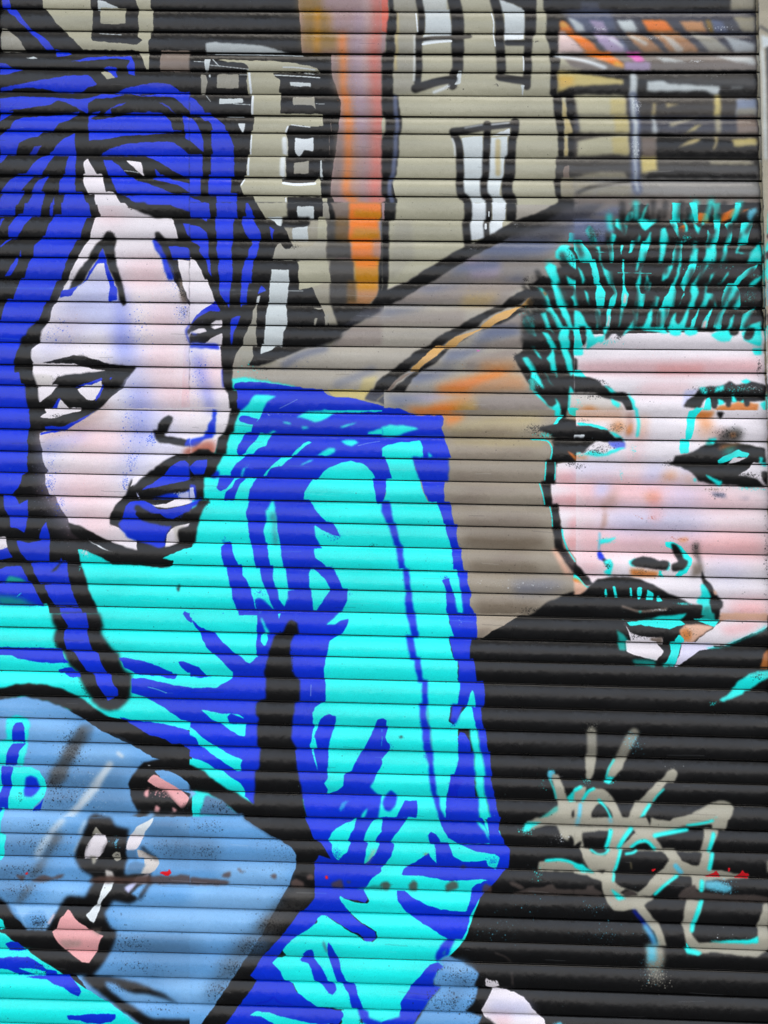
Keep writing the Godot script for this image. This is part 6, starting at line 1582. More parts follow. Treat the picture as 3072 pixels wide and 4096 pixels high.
	["p","dg",11.4,0.8,[1112,3197,1166,3149,1222,3158,1208,3194,1172,3224,1115,3268,1063,3269]],
	["p","dg",11.4,0.7,[1091,3222,1135,3214,1122,3268,1063,3269,1028,3338,988,3339,1041,3281]],
	["p","dg",15.2,0.6,[1036,3337,991,3419,928,3419,970,3354]],
	["p","dg",15.2,0.5,[972,3412,937,3479,901,3497,928,3429]],
	["d","k",49,30,[1178,3173],500],
	["d","k",57,34,[1121,3246],600],
	["d","k",57,30,[1057,3312],500],
	["d","k",57,30,[1000,3385],400],
	["d","k",57,30,[955,3450],300],
	["p","k",3.8,1,[1002,2912,1204,2907,1219,2935,1235,2978,1258,2992,1274,3013,1293,3027,1256,3038,1238,3057,1243,3114,1206,3130,1169,3131,1190,3073,1193,3037,1181,3008,1165,2996,1139,2984,1105,2970,1052,2939],0,[]],
	["p","dg",6.1,0.8,[1148,3146,1206,3119,1244,3136,1237,3172,1185,3166]],
	["p","b",0,1,[1204,2907,1466,2900,1470,3058,1442,3080,1420,3106,1399,3128,1414,3152,1407,3167,1377,3160,1322,3151,1345,3186,1364,3207,1409,3238,1438,3255,1443,3276,1424,3287,1406,3284,1395,3267,1335,3240,1283,3210,1257,3217,1247,3239,1196,3273,1178,3284,1146,3320,1132,3342,1118,3360,1140,3381,1156,3412,1178,3418,1194,3442,1261,3489,1342,3501,1346,3515,1335,3536,1270,3538,1481,3580,942,3598,981,3554,1012,3497,1068,3418,1045,3401,1080,3347,1144,3274,1194,3205,1223,3186,1244,3157,1241,3050,1255,3024,1293,3034,1273,3006,1258,2984,1239,2978,1219,2935],0,[]],
	["p","c",0,1,[1282,2978,1294,2951,1323,2928,1353,2917,1373,2902,1364,2938,1343,2978,1356,2982,1344,3011,1315,3040,1300,3023,1295,2990],0,[]],
	["p","c",0,1,[1395,2977,1402,2948,1416,2926,1427,2911,1466,2900,1467,2928,1439,2961,1432,2980,1447,2983,1433,3016,1404,3047,1400,3047,1403,3016,1410,2984],0,[]],
	["p","peach",3,0.6,[1425,3001,1440,2997,1415,3041,1404,3053]],
	["p","c",0,1,[1470,3058,1438,3080,1413,3109,1399,3128,1418,3159,1414,3170,1370,3164,1325,3149,1322,3155,1345,3186,1360,3202,1401,3231,1442,3255,1474,3264],0,[]],
	["p","c",0,1,[1474,3261,1442,3255,1446,3272,1432,3287,1406,3284,1387,3269,1331,3240,1283,3210,1264,3210,1253,3221,1257,3232,1200,3271,1178,3284,1146,3320,1161,3338,1132,3345,1114,3360,1140,3381,1156,3412,1182,3422,1201,3449,1261,3489,1349,3497,1346,3515,1378,3496,1479,3496],0,[]],
	["p","c",0,1,[1338,3497,1479,3493,1481,3580,1253,3587,1343,3536],0,[]],
	["p","c",0,1,[1049,3521,1060,3508,1100,3508,1159,3524,1233,3532,1306,3537,1271,3587,1123,3543,1086,3523]],
	["p","b",0,1,[1008,3499,1338,3499,1346,3511,1335,3536,1270,3542,1196,3530,1123,3515,1071,3506,1049,3519,1094,3530,1124,3546,1162,3590,942,3598]],
	["p","b",0,1,[1216,3339,1212,3332,1227,3318,1241,3314,1247,3328,1246,3342,1257,3352,1280,3380,1292,3411,1318,3421,1322,3435,1311,3449,1293,3443,1277,3422,1251,3412,1243,3377,1228,3357,1206,3354,1205,3343]],
	["p","b",0,1,[1289,3302,1292,3289,1300,3298,1323,3336,1335,3375,1350,3409,1380,3419,1388,3443,1407,3492,1374,3493,1359,3444,1343,3420,1321,3410,1309,3375,1294,3341]],
	["p","slate",1.9,0.7,[1270,3292,1277,3288,1293,3323,1286,3323]],
	["p","b",1.1,1,[1389,3487,1422,3498,1426,3519,1480,3531,1480,3545,1438,3547,1401,3527],0,[]],
	["d","k",8,8,[1401,3527],40],
	["d","b",15,23,[1311,3019],160],
	["l","bd",0,1,[1070,3485,1107,3477,1124,3459,1136,3479,1180,3485],5.3],
	["p","b",0,1,[1113,3344,1124,3324,1138,3320,1149,3302,1163,3295,1146,3320,1132,3344]],
	["p","rust",2.3,0.8,[842,3104,905,3106,957,3110,972,3115,958,3128,843,3129],0,[]],
	["p","rust",2.3,0.8,[942,3098,956,3085,975,3081,972,3100,957,3101]],
	["p","rust",2.3,0.8,[993,3075,1000,3071,1008,3081,1023,3077,1008,3087]],
	["p","rust",2.3,0.8,[1101,3093,1112,3082,1124,3093,1113,3102]],
	["p","rustp",2.3,0.8,[1165,3109,1183,3098,1206,3108,1210,3127,1169,3127]],
	["p","rustp",2.3,0.8,[1216,3090,1231,3080,1242,3089,1239,3100,1220,3101]],
	["p","rust",2.3,0.8,[1295,3113,1306,3102,1328,3096,1336,3127,1303,3127]],
	["p","rust",2.3,0.8,[1344,3101,1354,3099,1358,3109,1350,3109]],
	["p","rust",2.3,0.8,[1450,3112,1471,3097,1471,3127,1454,3127],0,[]],
	["p","teal",1.9,0.9,[1376,3127,1428,3113,1471,3113,1471,3127,1369,3127],0,[]],
	["p","redp",0,1,[1276,3088,1283,3086,1287,3095,1278,3097]],
	["p","k",0,1,[1460,2906,2072,2890,2074,3561,1474,3580]],
	["p","c",0,1,[1453,2900,1774,2892,1830,2933,1841,2972,1831,3040,1780,3113,1724,3271,1674,3325,1624,3401,1582,3486,1547,3578,1468,3580],0,[]],
	["p","b",0,1,[1453,2900,1538,2898,1498,2952,1480,2978,1495,2983,1485,3021,1456,3058,1456,3058],0,[]],
	["p","b",0,1,[1634,2895,1774,2892,1793,2941,1805,2973,1698,2976,1668,2959,1645,2927],0,[]],
	["p","c",0.8,1,[1752,2902,1785,2919,1801,2969,1778,2934]],
	["p","b",0,1,[1789,2891,1833,2890,1826,2933,1841,2958,1845,2975,1863,2986,1860,3047,1853,3050,1817,3091,1766,3146,1738,3200,1738,3214,1717,3268,1673,3273,1621,3242,1543,3202,1509,3157,1503,3128,1531,3127,1553,3145,1605,3168,1649,3181,1723,3182,1737,3161,1744,3121,1740,3114,1758,3100,1795,3084,1758,3085,1685,3091,1641,3089,1574,3076,1537,3081,1519,3078,1526,3060,1548,3045,1584,3022,1602,3007,1621,3028,1632,3039,1624,2981,1639,2981,1668,2980,1684,3016,1713,3031,1750,3030,1794,3023,1824,3041,1831,3015,1816,3005,1764,3001,1698,2978,1801,2975],0,[]],
	["p","c",0,1,[1668,2973,1698,2985,1728,3000,1779,3006,1809,3012,1827,3023,1820,3054,1794,3041,1787,3024,1750,3030,1706,3026,1684,3012]],
	["d","b",19,15,[1809,3027],120],
	["p","b",0,1,[1601,2953,1609,2942,1624,2947,1639,2967,1643,2981,1609,2981]],
	["p","c",1.1,1,[1627,2913,1642,2931,1668,2966,1683,2980,1661,2980,1638,2956]],
	["p","b",0,1,[1624,2973,1665,2973,1676,3005,1691,3033,1684,3053,1633,3053,1628,3010]],
	["p","c",0,1,[1519,3080,1548,3080,1611,3082,1670,3091,1780,3085,1758,3100,1744,3111,1740,3127,1520,3127]],
	["p","c",0,1,[1531,3119,1740,3119,1740,3143,1730,3179,1723,3186,1649,3181,1605,3168,1564,3148]],
	["p","c",0,1,[1459,3194,1540,3194,1606,3236,1673,3277,1461,3277],0,[]],
	["p","b",0.8,1,[1630,3327,1644,3295,1669,3270,1695,3270,1677,3301,1674,3318,1652,3330,1637,3343]],
	["p","b",0,1,[1558,3413,1591,3377,1616,3348,1645,3344,1660,3358,1638,3369,1627,3401,1624,3411,1653,3417,1632,3436,1610,3461,1596,3489,1582,3504,1561,3539,1467,3542,1467,3525,1517,3509,1527,3488,1523,3467,1544,3438],0,[]],
	["p","c",1.5,1,[1466,3504,1516,3487,1524,3509,1495,3520,1467,3521],0,[]],
	["p","lb",0.8,1,[1628,3415,1627,3394,1638,3369,1659,3354,1641,3344,1659,3326,1677,3322,1718,3342,1769,3368,1755,3411,1770,3417,1759,3453,1727,3488,1781,3501,1764,3533,1561,3539,1596,3493,1610,3461,1650,3418]],
	["p","lb2",7.6,0.8,[1645,3346,1718,3335,1762,3365,1704,3377]],
	["p","lbd",9.1,0.8,[1704,3388,1747,3390,1740,3418,1690,3418]],
	["p","lbd",9.1,0.7,[1675,3431,1719,3426,1705,3468,1676,3469]],
	["d","k",65,30,[1704,3381],300],
	["d","k",76,34,[1676,3462],400],
	["d","k",23,46,[1756,3474],260],
	["p","k",1.9,1,[1769,3410,1813,3410,1799,3444,1785,3469,1763,3459]],
	["p","w",0,1,[1791,3385,1798,3387,1827,3391,1835,3408,1813,3414,1853,3418,1908,3437,1929,3458,1955,3492,1977,3505,1980,3526,1822,3531,1785,3501,1778,3480,1799,3444,1813,3416,1789,3410]],
	["p","pnk",9.1,0.5,[1792,3487,1872,3484,1872,3529,1836,3530]],
	["p","lav",11.4,0.7,[1799,3451,1926,3454,1940,3494,1799,3494]],
	["d","k",23,11,[1809,3388],120],
	["p","k",1.9,1,[1781,3508,1800,3507,1829,3530,1771,3532]],
	["p","lbt",1.9,0.9,[2009,3514,2024,3510,2038,3524,2002,3525]],
	["d","lbt",23,6,[2016,3516],60],
	["p","rust",2.3,0.8,[1457,3101,1475,3097,1486,3111,1479,3127,1458,3127],0,[]],
	["p","rust",2.3,0.8,[1540,3106,1560,3093,1571,3100,1568,3127,1546,3127]],
	["p","rust",2.3,0.8,[1659,3106,1677,3089,1699,3096,1700,3115,1663,3127]],
	["p","rust",2.3,0.8,[1777,3103,1788,3095,1806,3105,1806,3127,1777,3127]],
	["p","rust",2.3,0.8,[1703,3053,1717,3040,1725,3053]],
	["p","tanr",1.9,0.9,[1588,3008,1599,3006,1602,3011,1591,3013]],
	["p","dgr",1.5,1,[1859,3090,1872,3086,1897,3096,1912,3109,1898,3113,1868,3100]],
	["p","dgr",1.5,1,[1868,3127,1923,3106,1971,3101,2000,3089,2007,3103,2036,3108,2079,3105,2079,3127,1905,3127],0,[]],
	["p","tg",2.3,1,[1914,2905,1947,2887,2078,2883,2078,2937,2065,2937,2079,2976,2079,2973,2054,2937,2047,2959,2028,2949,2010,2913,1977,2914,1911,2930],0,[]],
	["p","c",1.5,1,[1903,2931,1918,2903,1962,2903,1922,2927]],
	["d","c",23,15,[1911,2927],200],
	["d","wh",27,23,[2017,2949],90],
	["p","tg",1.1,1,[1950,3054,1955,3023,1985,3020,2021,3014,2079,3026,2079,3055],0,[]],
	["l","c",1.1,1,[1977,3020,2018,3015,2051,3020,2076,3032],9.1],
	["d","c",23,23,[1952,3065],60],
	["d","lbt",99,46,[1833,3225],130],
	["d","lbt",99,30,[1905,3152],50],
	["l","dgr",1.5,0.8,[1819,3307,1856,3320,1870,3337],4.6],
	["l","dgr",1.5,0.8,[1872,3365,1875,3403],5.3],
	["p","teal",1.5,0.5,[1652,3312,1666,3301,1659,3326]],
	["p","k",0,1,[2072,2890,2681,2874,2671,3541,2074,3561]],
	["p","tg",1.9,1,[2065,2884,2295,2878,2310,2911,2306,2911,2065,2911],0,[]],
	["p","tg",1.9,1,[2379,2875,2514,2872,2554,2871,2543,2912,2503,2912,2499,2893,2328,2912],0,[]],
	["l","c",1.1,1,[2423,2900,2470,2892,2503,2882],7.6],
	["p","k",1.9,1,[2299,2878,2379,2875,2328,2912,2311,2911],0,[]],
	["l","lbt",3,0.8,[2079,2888,2075,2908],11.4],
	["l","lbt",3,0.8,[2178,2885,2182,2894],9.1],
	["p","tg",1.9,1,[2065,2912,2255,2909,2269,2906,2306,2905,2306,2877,2372,2889,2401,2903,2503,2907,2524,2914,2502,2957,2495,2983,2502,2982,2496,3036,2545,3038,2574,3044,2617,3047,2617,3057,2581,3062,2483,3068,2454,3097,2436,3094,2436,3059,2392,3057,2363,3082,2305,3119,2269,3120,2229,3100,2211,3115,2269,3120,2323,3126,2287,3148,2312,3183,2334,3203,2348,3238,2357,3271,2326,3270,2323,3239,2290,3198,2254,3163,2225,3171,2189,3169,2163,3134,2152,3103,2152,3081,2109,3065,2066,3059,2066,3034,2116,3039,2156,3056,2167,3045,2116,3043,2094,3011,2083,2980,2090,2954,2065,2976],0,[]],
	["p","k",1.5,1,[2092,2931,2178,2923,2174,2952,2162,2980,2098,2980,2092,2958]],
	["p","k",0.8,1,[2116,2972,2176,2972,2163,2999,2141,2999,2123,2993]],
	["l","c",1.1,1,[2120,2984,2141,2998,2163,2995,2176,2982],6.8],
	["p","k",1.1,1,[2065,2984,2083,2983,2094,3011,2112,3043,2134,3055,2109,3055,2066,3023],0,[]],
	["p","tg",4.6,1,[2094,3011,2116,2997,2171,2999,2167,3038,2131,3055,2109,3033]],
	["p","k",0.8,1,[2207,3008,2218,2983,2266,2972,2233,2997,2225,2997,2222,2986,2342,2983,2364,3004,2349,3033,2323,3056,2196,3055]],
	["p","k",0.8,1,[2222,2961,2262,2925,2251,2918,2233,2940,2207,2980]],
	["l","c",1.1,1,[2182,2923,2174,2952,2167,2975],12.9],
	["l","c",1.1,1,[2247,2916,2222,2944,2207,2974],12.9],
	["p","tg",1.9,1,[2255,2928,2313,2930,2349,2980,2327,2980,2298,2956,2247,2980,2211,2980]],
	["p","k",1.1,1,[2244,2980,2262,2960,2298,2954,2324,2980,2276,2980]],
	["l","c",1.1,1,[2247,2971,2269,2953,2295,2949,2320,2975],9.9],
	["p","k",1.5,1,[2324,2937,2375,2921,2423,2904,2477,2904,2470,2944,2462,2980,2349,2980]],
	["l","c",1.1,1,[2320,2934,2375,2923,2423,2913],12.9],
	["p","k",1.1,1,[2382,2984,2469,2983,2458,3023,2436,3023,2407,3010]],
	["p","tg",1.9,1,[2342,2972,2382,2972,2407,3010,2451,3026,2487,3036,2545,3038,2563,3045,2508,3057,2436,3057,2400,3039,2375,3014]],
	["l","c",1.1,1,[2506,2925,2491,2975],12.9],
	["l","c",1.1,1,[2502,2986,2491,3032],12.9],
	["l","c",1.1,1,[2213,2983,2200,3030,2193,3052],9.1],
	["l","c",1.5,1,[2229,2993,2255,2989,2262,2982],8.4],
	["p","k",0.8,1,[2196,3047,2324,3048,2298,3084,2269,3110,2229,3100,2193,3080]],
	["l","c",1.1,1,[2193,3059,2189,3077],6.8],
	["p","c",0.8,1,[2182,3102,2196,3108,2218,3128,2229,3132,2207,3136,2196,3128]],
	["p","tg",1.9,1,[2334,3048,2364,3025,2385,3032,2400,3053,2341,3090,2305,3119,2269,3113,2298,3084]],
	["p","k",1.1,1,[2320,3129,2349,3090,2400,3060,2429,3066,2428,3088,2407,3099,2399,3117]],
	["l","c",1.1,1,[2392,3057,2349,3086,2320,3115],9.1],
	["l","lbt",1.5,1,[2385,3025,2403,3046],15.2],
	["p","k",1.5,1,[2066,3062,2094,3065,2138,3082,2152,3092,2153,3117,2066,3127],0,[]],
	["p","c",1.1,1,[2066,3023,2094,3029,2131,3055,2094,3055,2066,3037],0,[]],
	["p","k",1.9,1,[2160,3120,2171,3152,2189,3169,2211,3173,2247,3164,2261,3163,2290,3203,2156,3203,2066,3202,2066,3120],0,[]],
	["l","bd",3,0.7,[2254,3167,2290,3208,2308,3239,2319,3271],9.9],
	["l","lbt",3.8,0.8,[2290,3215,2312,3243,2322,3271],17.5],
	["p","tg",1.9,1,[2421,3127,2475,3129,2464,3164,2449,3200,2435,3222,2438,3239,2456,3256,2506,3254,2636,3244,2640,3215,2637,3194,2652,3159,2659,3134,2677,3130,2675,3270,2650,3289,2635,3296,2596,3294,2499,3286,2441,3295,2416,3257,2404,3205,2410,3166]],
	["p","k",0.8,1,[2475,3122,2652,3138,2648,3159,2637,3194,2449,3204,2464,3164]],
	["p","k",1.5,1,[2449,3196,2633,3197,2636,3230,2614,3244,2506,3251,2463,3254,2442,3232]],
	["l","c",1.1,1,[2468,3129,2453,3165,2442,3197,2436,3221],13.7],
	["p","c",0.8,1,[2488,3253,2542,3248,2607,3244,2640,3233,2639,3254,2542,3255]],
	["p","c",0,1,[2418,3255,2431,3279,2420,3279]],
	["p","c",0.8,1,[2409,3271,2463,3287,2456,3295,2438,3297,2420,3292]],
	["p","tg",1.1,1,[2450,3066,2476,3068,2475,3097,2454,3097]],
	["p","lbt",3,0.9,[2476,3068,2523,3071,2562,3084,2551,3102,2508,3099,2476,3090]],
	["d","lbt",42,23,[2530,3085],400],
	["l","c",1.5,1,[2468,3072,2465,3101],13.7],
	["p","tg",5.3,0.9,[2290,3270,2348,3271,2351,3308,2340,3344,2297,3344]],
	["p","lbt",4.6,0.9,[2294,3270,2322,3271,2322,3316,2297,3324]],
	["d","tg",42,34,[2322,3365],400],
	["d","lbt",34,46,[2311,3323],300],
	["p","tg",7.6,0.5,[2297,3336,2347,3336,2340,3378,2308,3376]],
	["p","dgr",1.5,1,[2105,3093,2127,3089,2131,3103,2153,3110,2153,3128,2066,3127,2066,3105,2105,3104],0,[]],
	["p","dgr",1.5,1,[2222,3108,2247,3103,2265,3117,2225,3128]],
	["p","dgr",1.5,1,[2392,3117,2407,3095,2447,3080,2450,3101,2544,3109,2616,3107,2677,3112,2677,3131,2399,3129]],
	["p","redp",0,1,[2307,3038,2324,3034,2324,3043,2313,3045]],
	["p","redp",0,1,[2479,3057,2501,3046,2512,3035,2519,3046,2528,3057]],
	["p","redp",0,1,[2549,3027,2556,3027,2554,3040,2548,3036]],
	["p","redp",0,1,[2570,3058,2588,3044,2596,3031,2603,3042,2617,3043,2613,3058]],
	["d","lbt",99,34,[2163,3237],160],
	["d","lbt",61,23,[2127,3160],80],
	["d","wh",121,23,[2521,3229],24],
	["p","tg",2.3,0.9,[2670,2999,2679,2999,2678,3041,2671,3038]],
	["l","tan",1.9,1,[2244,3018,2247,3039],2.3],
]

# heights of the joints between slats, at three places along the shutter (left, middle, right)
const JOINT_X := [-1.324, -0.123, 1.052]
const JOINTS := [
	[3.6377,3.6306,3.6329], [3.5572,3.5519,3.5542], [3.4822,3.4769,3.4825], [3.4147,3.4080,3.4139], [3.3335,3.3273,3.3279], [3.2543,3.2512,3.2529], [3.1882,3.1872,3.1894], [3.1053,3.1059,3.1076], [3.0307,3.0301,3.0316], [2.9664,2.9644,2.9697], [2.8862,2.8848,2.8880], [2.8082,2.8099,2.8125], [2.7384,2.7410,2.7469], [2.6611,2.6627,2.6677], [2.5858,2.5876,2.5906], [2.5104,2.5106,2.5150], [2.4409,2.4420,2.4470], [2.3636,2.3638,2.3695], [2.2922,2.2890,2.2919], [2.2154,2.2133,2.2163], [2.1426,2.1383,2.1398], [2.0670,2.0636,2.0637], [1.9951,1.9909,1.9912], [1.9201,1.9161,1.9165], [1.8480,1.8432,1.8391], [1.7732,1.7687,1.7662], [1.6993,1.6937,1.6901], [1.6281,1.6244,1.6215], [1.5544,1.5522,1.5492], [1.4799,1.4775,1.4738], [1.4094,1.4064,1.4035], [1.3370,1.3346,1.3316], [1.2601,1.2595,1.2564], [1.1859,1.1851,1.1817], [1.1120,1.1107,1.1082], [1.0369,1.0364,1.0352], [0.9669,0.9680,0.9682], [0.8932,0.8943,0.8913], [0.8178,0.8230,0.8234], [0.7460,0.7507,0.7460], [0.6712,0.6773,0.6733], [0.5982,0.6021,0.5993], [0.5212,0.5265,0.5244], [0.4561,0.4606,0.4592], [0.3803,0.3859,0.3827], [0.3042,0.3090,0.3088]
]
# how far each slat hangs forward or back on its hinge (degrees), from the top
const HANG := [0.0, 0.5, 3.2, -2.0, 0.3, 3.4, -1.8, 0.0, 3.4, -2.0, 0.2, 2.8, -1.6, 0.0, 2.2, -1.5, 0.4, 2.2, -1.6, 0.2, 2.0, -1.4, 0.0, 2.4, -1.8, 0.2, 2.6, -2.2, 0.2, 2.8, -2.4, 0.0, 1.6, 1.0, 2.2, -2.6, 1.6, 1.8, -1.4, 0.2, 0.8, 2.2, -2.8, 0.2, 2.0]

func _ready() -> void:
	rng.seed = 4711
	# ---- camera, sky, sun, exposure
	var cam := Camera3D.new()
	cam.name = "camera"
	cam.fov = 50.0
	cam.near = 0.05
	cam.far = 400.0
	add_child(cam)
	cam.position = EYE
	cam.rotation = Vector3(0.10574, 0.03370, 0.02161)
	cam.current = true
	var env := Environment.new()
	env.background_mode = Environment.BG_SKY
	var sky_mat := ProceduralSkyMaterial.new()
	sky_mat.sky_top_color = Color(0.78, 0.84, 0.93)
	sky_mat.sky_horizon_color = Color(0.90, 0.87, 0.84)
	sky_mat.sky_curve = 0.3
	sky_mat.ground_horizon_color = Color(0.22, 0.21, 0.20)
	sky_mat.ground_bottom_color = Color(0.16, 0.155, 0.15)
	sky_mat.sun_angle_max = 1.0
	sky_mat.energy_multiplier = 1.0
	var sky := Sky.new()
	sky.sky_material = sky_mat
	env.sky = sky
	env.tonemap_mode = Environment.TONE_MAPPER_LINEAR
	env.tonemap_exposure = 2.95
	env.sdfgi_enabled = true
	env.ssao_enabled = true
	env.ssil_enabled = true
	var we := WorldEnvironment.new()
	we.name = "world_environment"
	we.environment = env
	add_child(we)
	var sun := DirectionalLight3D.new()
	sun.name = "sun"
	sun.light_energy = 0.15
	sun.light_angular_distance = 40.0
	sun.light_color = Color(1.0, 0.97, 0.93)
	sun.shadow_enabled = true
	sun.rotation_degrees = Vector3(-78, 30, 0)
	add_child(sun)

	# ---- ground and wall
	build_ground()
	build_wall()

	# ---- the shutter
	var tex := paint_mural()
	build_shutter(tex)

# ---------------------------------------------------------------- helpers

func lin(r: float, g: float, b: float) -> Color:
	return Color(r, g, b).linear_to_srgb()

func commit(st: SurfaceTool, called: String, mat: Material, parent: Node) -> MeshInstance3D:
	var o := MeshInstance3D.new()
	o.name = called
	o.mesh = st.commit()
	o.material_override = mat
	parent.add_child(o, true)
	return o

# a box with chamfered long edges, its face mapped with the painted field
func field_uv(p: Vector3) -> Vector2:
	return Vector2((p.x - MURAL_LEFT) / MURAL_W, (MURAL_TOP - p.y) / MURAL_H)

func quad(st: SurfaceTool, a: Vector3, b: Vector3, c: Vector3, d: Vector3) -> void:
	# a b c d clockwise seen from the front
	var n := (c - a).cross(b - a).normalized()
	for p: Vector3 in [a, b, c, a, c, d]:
		st.set_normal(n)
		st.set_uv(field_uv(p))
		st.add_vertex(p)

func box(st: SurfaceTool, lo: Vector3, hi: Vector3) -> void:
	var p := [Vector3(lo.x, lo.y, lo.z), Vector3(hi.x, lo.y, lo.z), Vector3(hi.x, hi.y, lo.z), Vector3(lo.x, hi.y, lo.z), Vector3(lo.x, lo.y, hi.z), Vector3(hi.x, lo.y, hi.z), Vector3(hi.x, hi.y, hi.z), Vector3(lo.x, hi.y, hi.z)]
	quad(st, p[7], p[6], p[5], p[4])
	quad(st, p[2], p[3], p[0], p[1])
	quad(st, p[3], p[7], p[4], p[0])
	quad(st, p[6], p[2], p[1], p[5])
	quad(st, p[3], p[2], p[6], p[7])
	quad(st, p[4], p[5], p[1], p[0])

func new_st() -> SurfaceTool:
	var st := SurfaceTool.new()
	st.begin(Mesh.PRIMITIVE_TRIANGLES)
	return st

# ---------------------------------------------------------------- ground, wall

func noise_tex(freq: float, lo: Color, hi: Color, seed_: int, size := 512) -> NoiseTexture2D:
	var n := FastNoiseLite.new()
	n.seed = seed_
	n.frequency = freq
	n.fractal_octaves = 5
	var t := NoiseTexture2D.new()
	t.width = size
	t.height = size
	t.seamless = true
	t.noise = n
	var g := Gradient.new()
	g.set_color(0, lo)
	g.set_color(1, hi)
	t.color_ramp = g
	return t

func build_ground() -> void:
	var m := StandardMaterial3D.new()
	m.albedo_texture = noise_tex(0.02, lin(0.05, 0.05, 0.05), lin(0.11, 0.11, 0.105), 3)
	m.uv1_triplanar = true
	m.uv1_world_triplanar = true
	m.uv1_scale = Vector3(0.8, 0.8, 0.8)
	m.roughness = 0.9
	var st := new_st()
	box(st, Vector3(-60, -0.2, -60), Vector3(60, 0.0, 60))
	var o := commit(st, "pavement", m, self)
	o.set_meta("kind", "structure")
	o.set_meta("label", "grey asphalt pavement in front of the painted shutter")

func build_wall() -> void:
	var m := StandardMaterial3D.new()
	m.albedo_texture = noise_tex(0.015, lin(0.30, 0.28, 0.24), lin(0.42, 0.40, 0.35), 9)
	m.uv1_triplanar = true
	m.uv1_world_triplanar = true
	m.roughness = 0.85
	var w := Node3D.new()
	w.name = "shopfront_wall"
	add_child(w)
	w.set_meta("label", "plain rendered wall around the painted roller shutter")
	w.set_meta("category", "wall")
	w.set_meta("kind", "structure")
	var st := new_st()
	box(st, Vector3(-4.0, 0, -0.4), Vector3(-1.605, 4.8, 0.012))
	commit(st, "pier", m, w)
	st = new_st()
	box(st, Vector3(1.24, 0, -0.4), Vector3(4.0, 4.8, 0.012))
	commit(st, "pier", m, w)
	st = new_st()
	box(st, Vector3(-1.605, 4.02, -0.4), Vector3(1.24, 4.8, 0.012))
	commit(st, "lintel", m, w)
	var d := StandardMaterial3D.new()
	d.albedo_color = lin(0.05, 0.05, 0.05)
	d.roughness = 0.9
	st = new_st()
	box(st, Vector3(-1.605, 0, -0.4), Vector3(1.24, 4.02, -0.36))
	commit(st, "back_panel", d, w)

# ---------------------------------------------------------------- shutter

func joint_y(i: int, x: float) -> float:
	# height of joint i at x: a slack line through the three known heights
	var n := JOINTS.size()
	var j: Array
	var off := 0.0
	if i < 0:
		j = JOINTS[0]
		off = -0.0745 * i
	elif i >= n:
		j = JOINTS[n - 1]
		off = -0.0755 * (i - n + 1)
	else:
		j = JOINTS[i]
	var t := (x - JOINT_X[0]) / (JOINT_X[2] - JOINT_X[0])
	var tm: float = (JOINT_X[1] - JOINT_X[0]) / (JOINT_X[2] - JOINT_X[0])
	var straight: float = lerpf(j[0], j[2], t)
	var bow: float = (j[1] - lerpf(j[0], j[2], tm)) / (tm * (1.0 - tm))
	var y := straight + bow * t * (1.0 - t) + off
	if i >= n:
		# the lowest slats hang level above the bottom bar
		var f := clampf(float(i - n + 1) / 3.0, 0, 1)
		y = lerpf(y, j[1] + off, f)
	return y

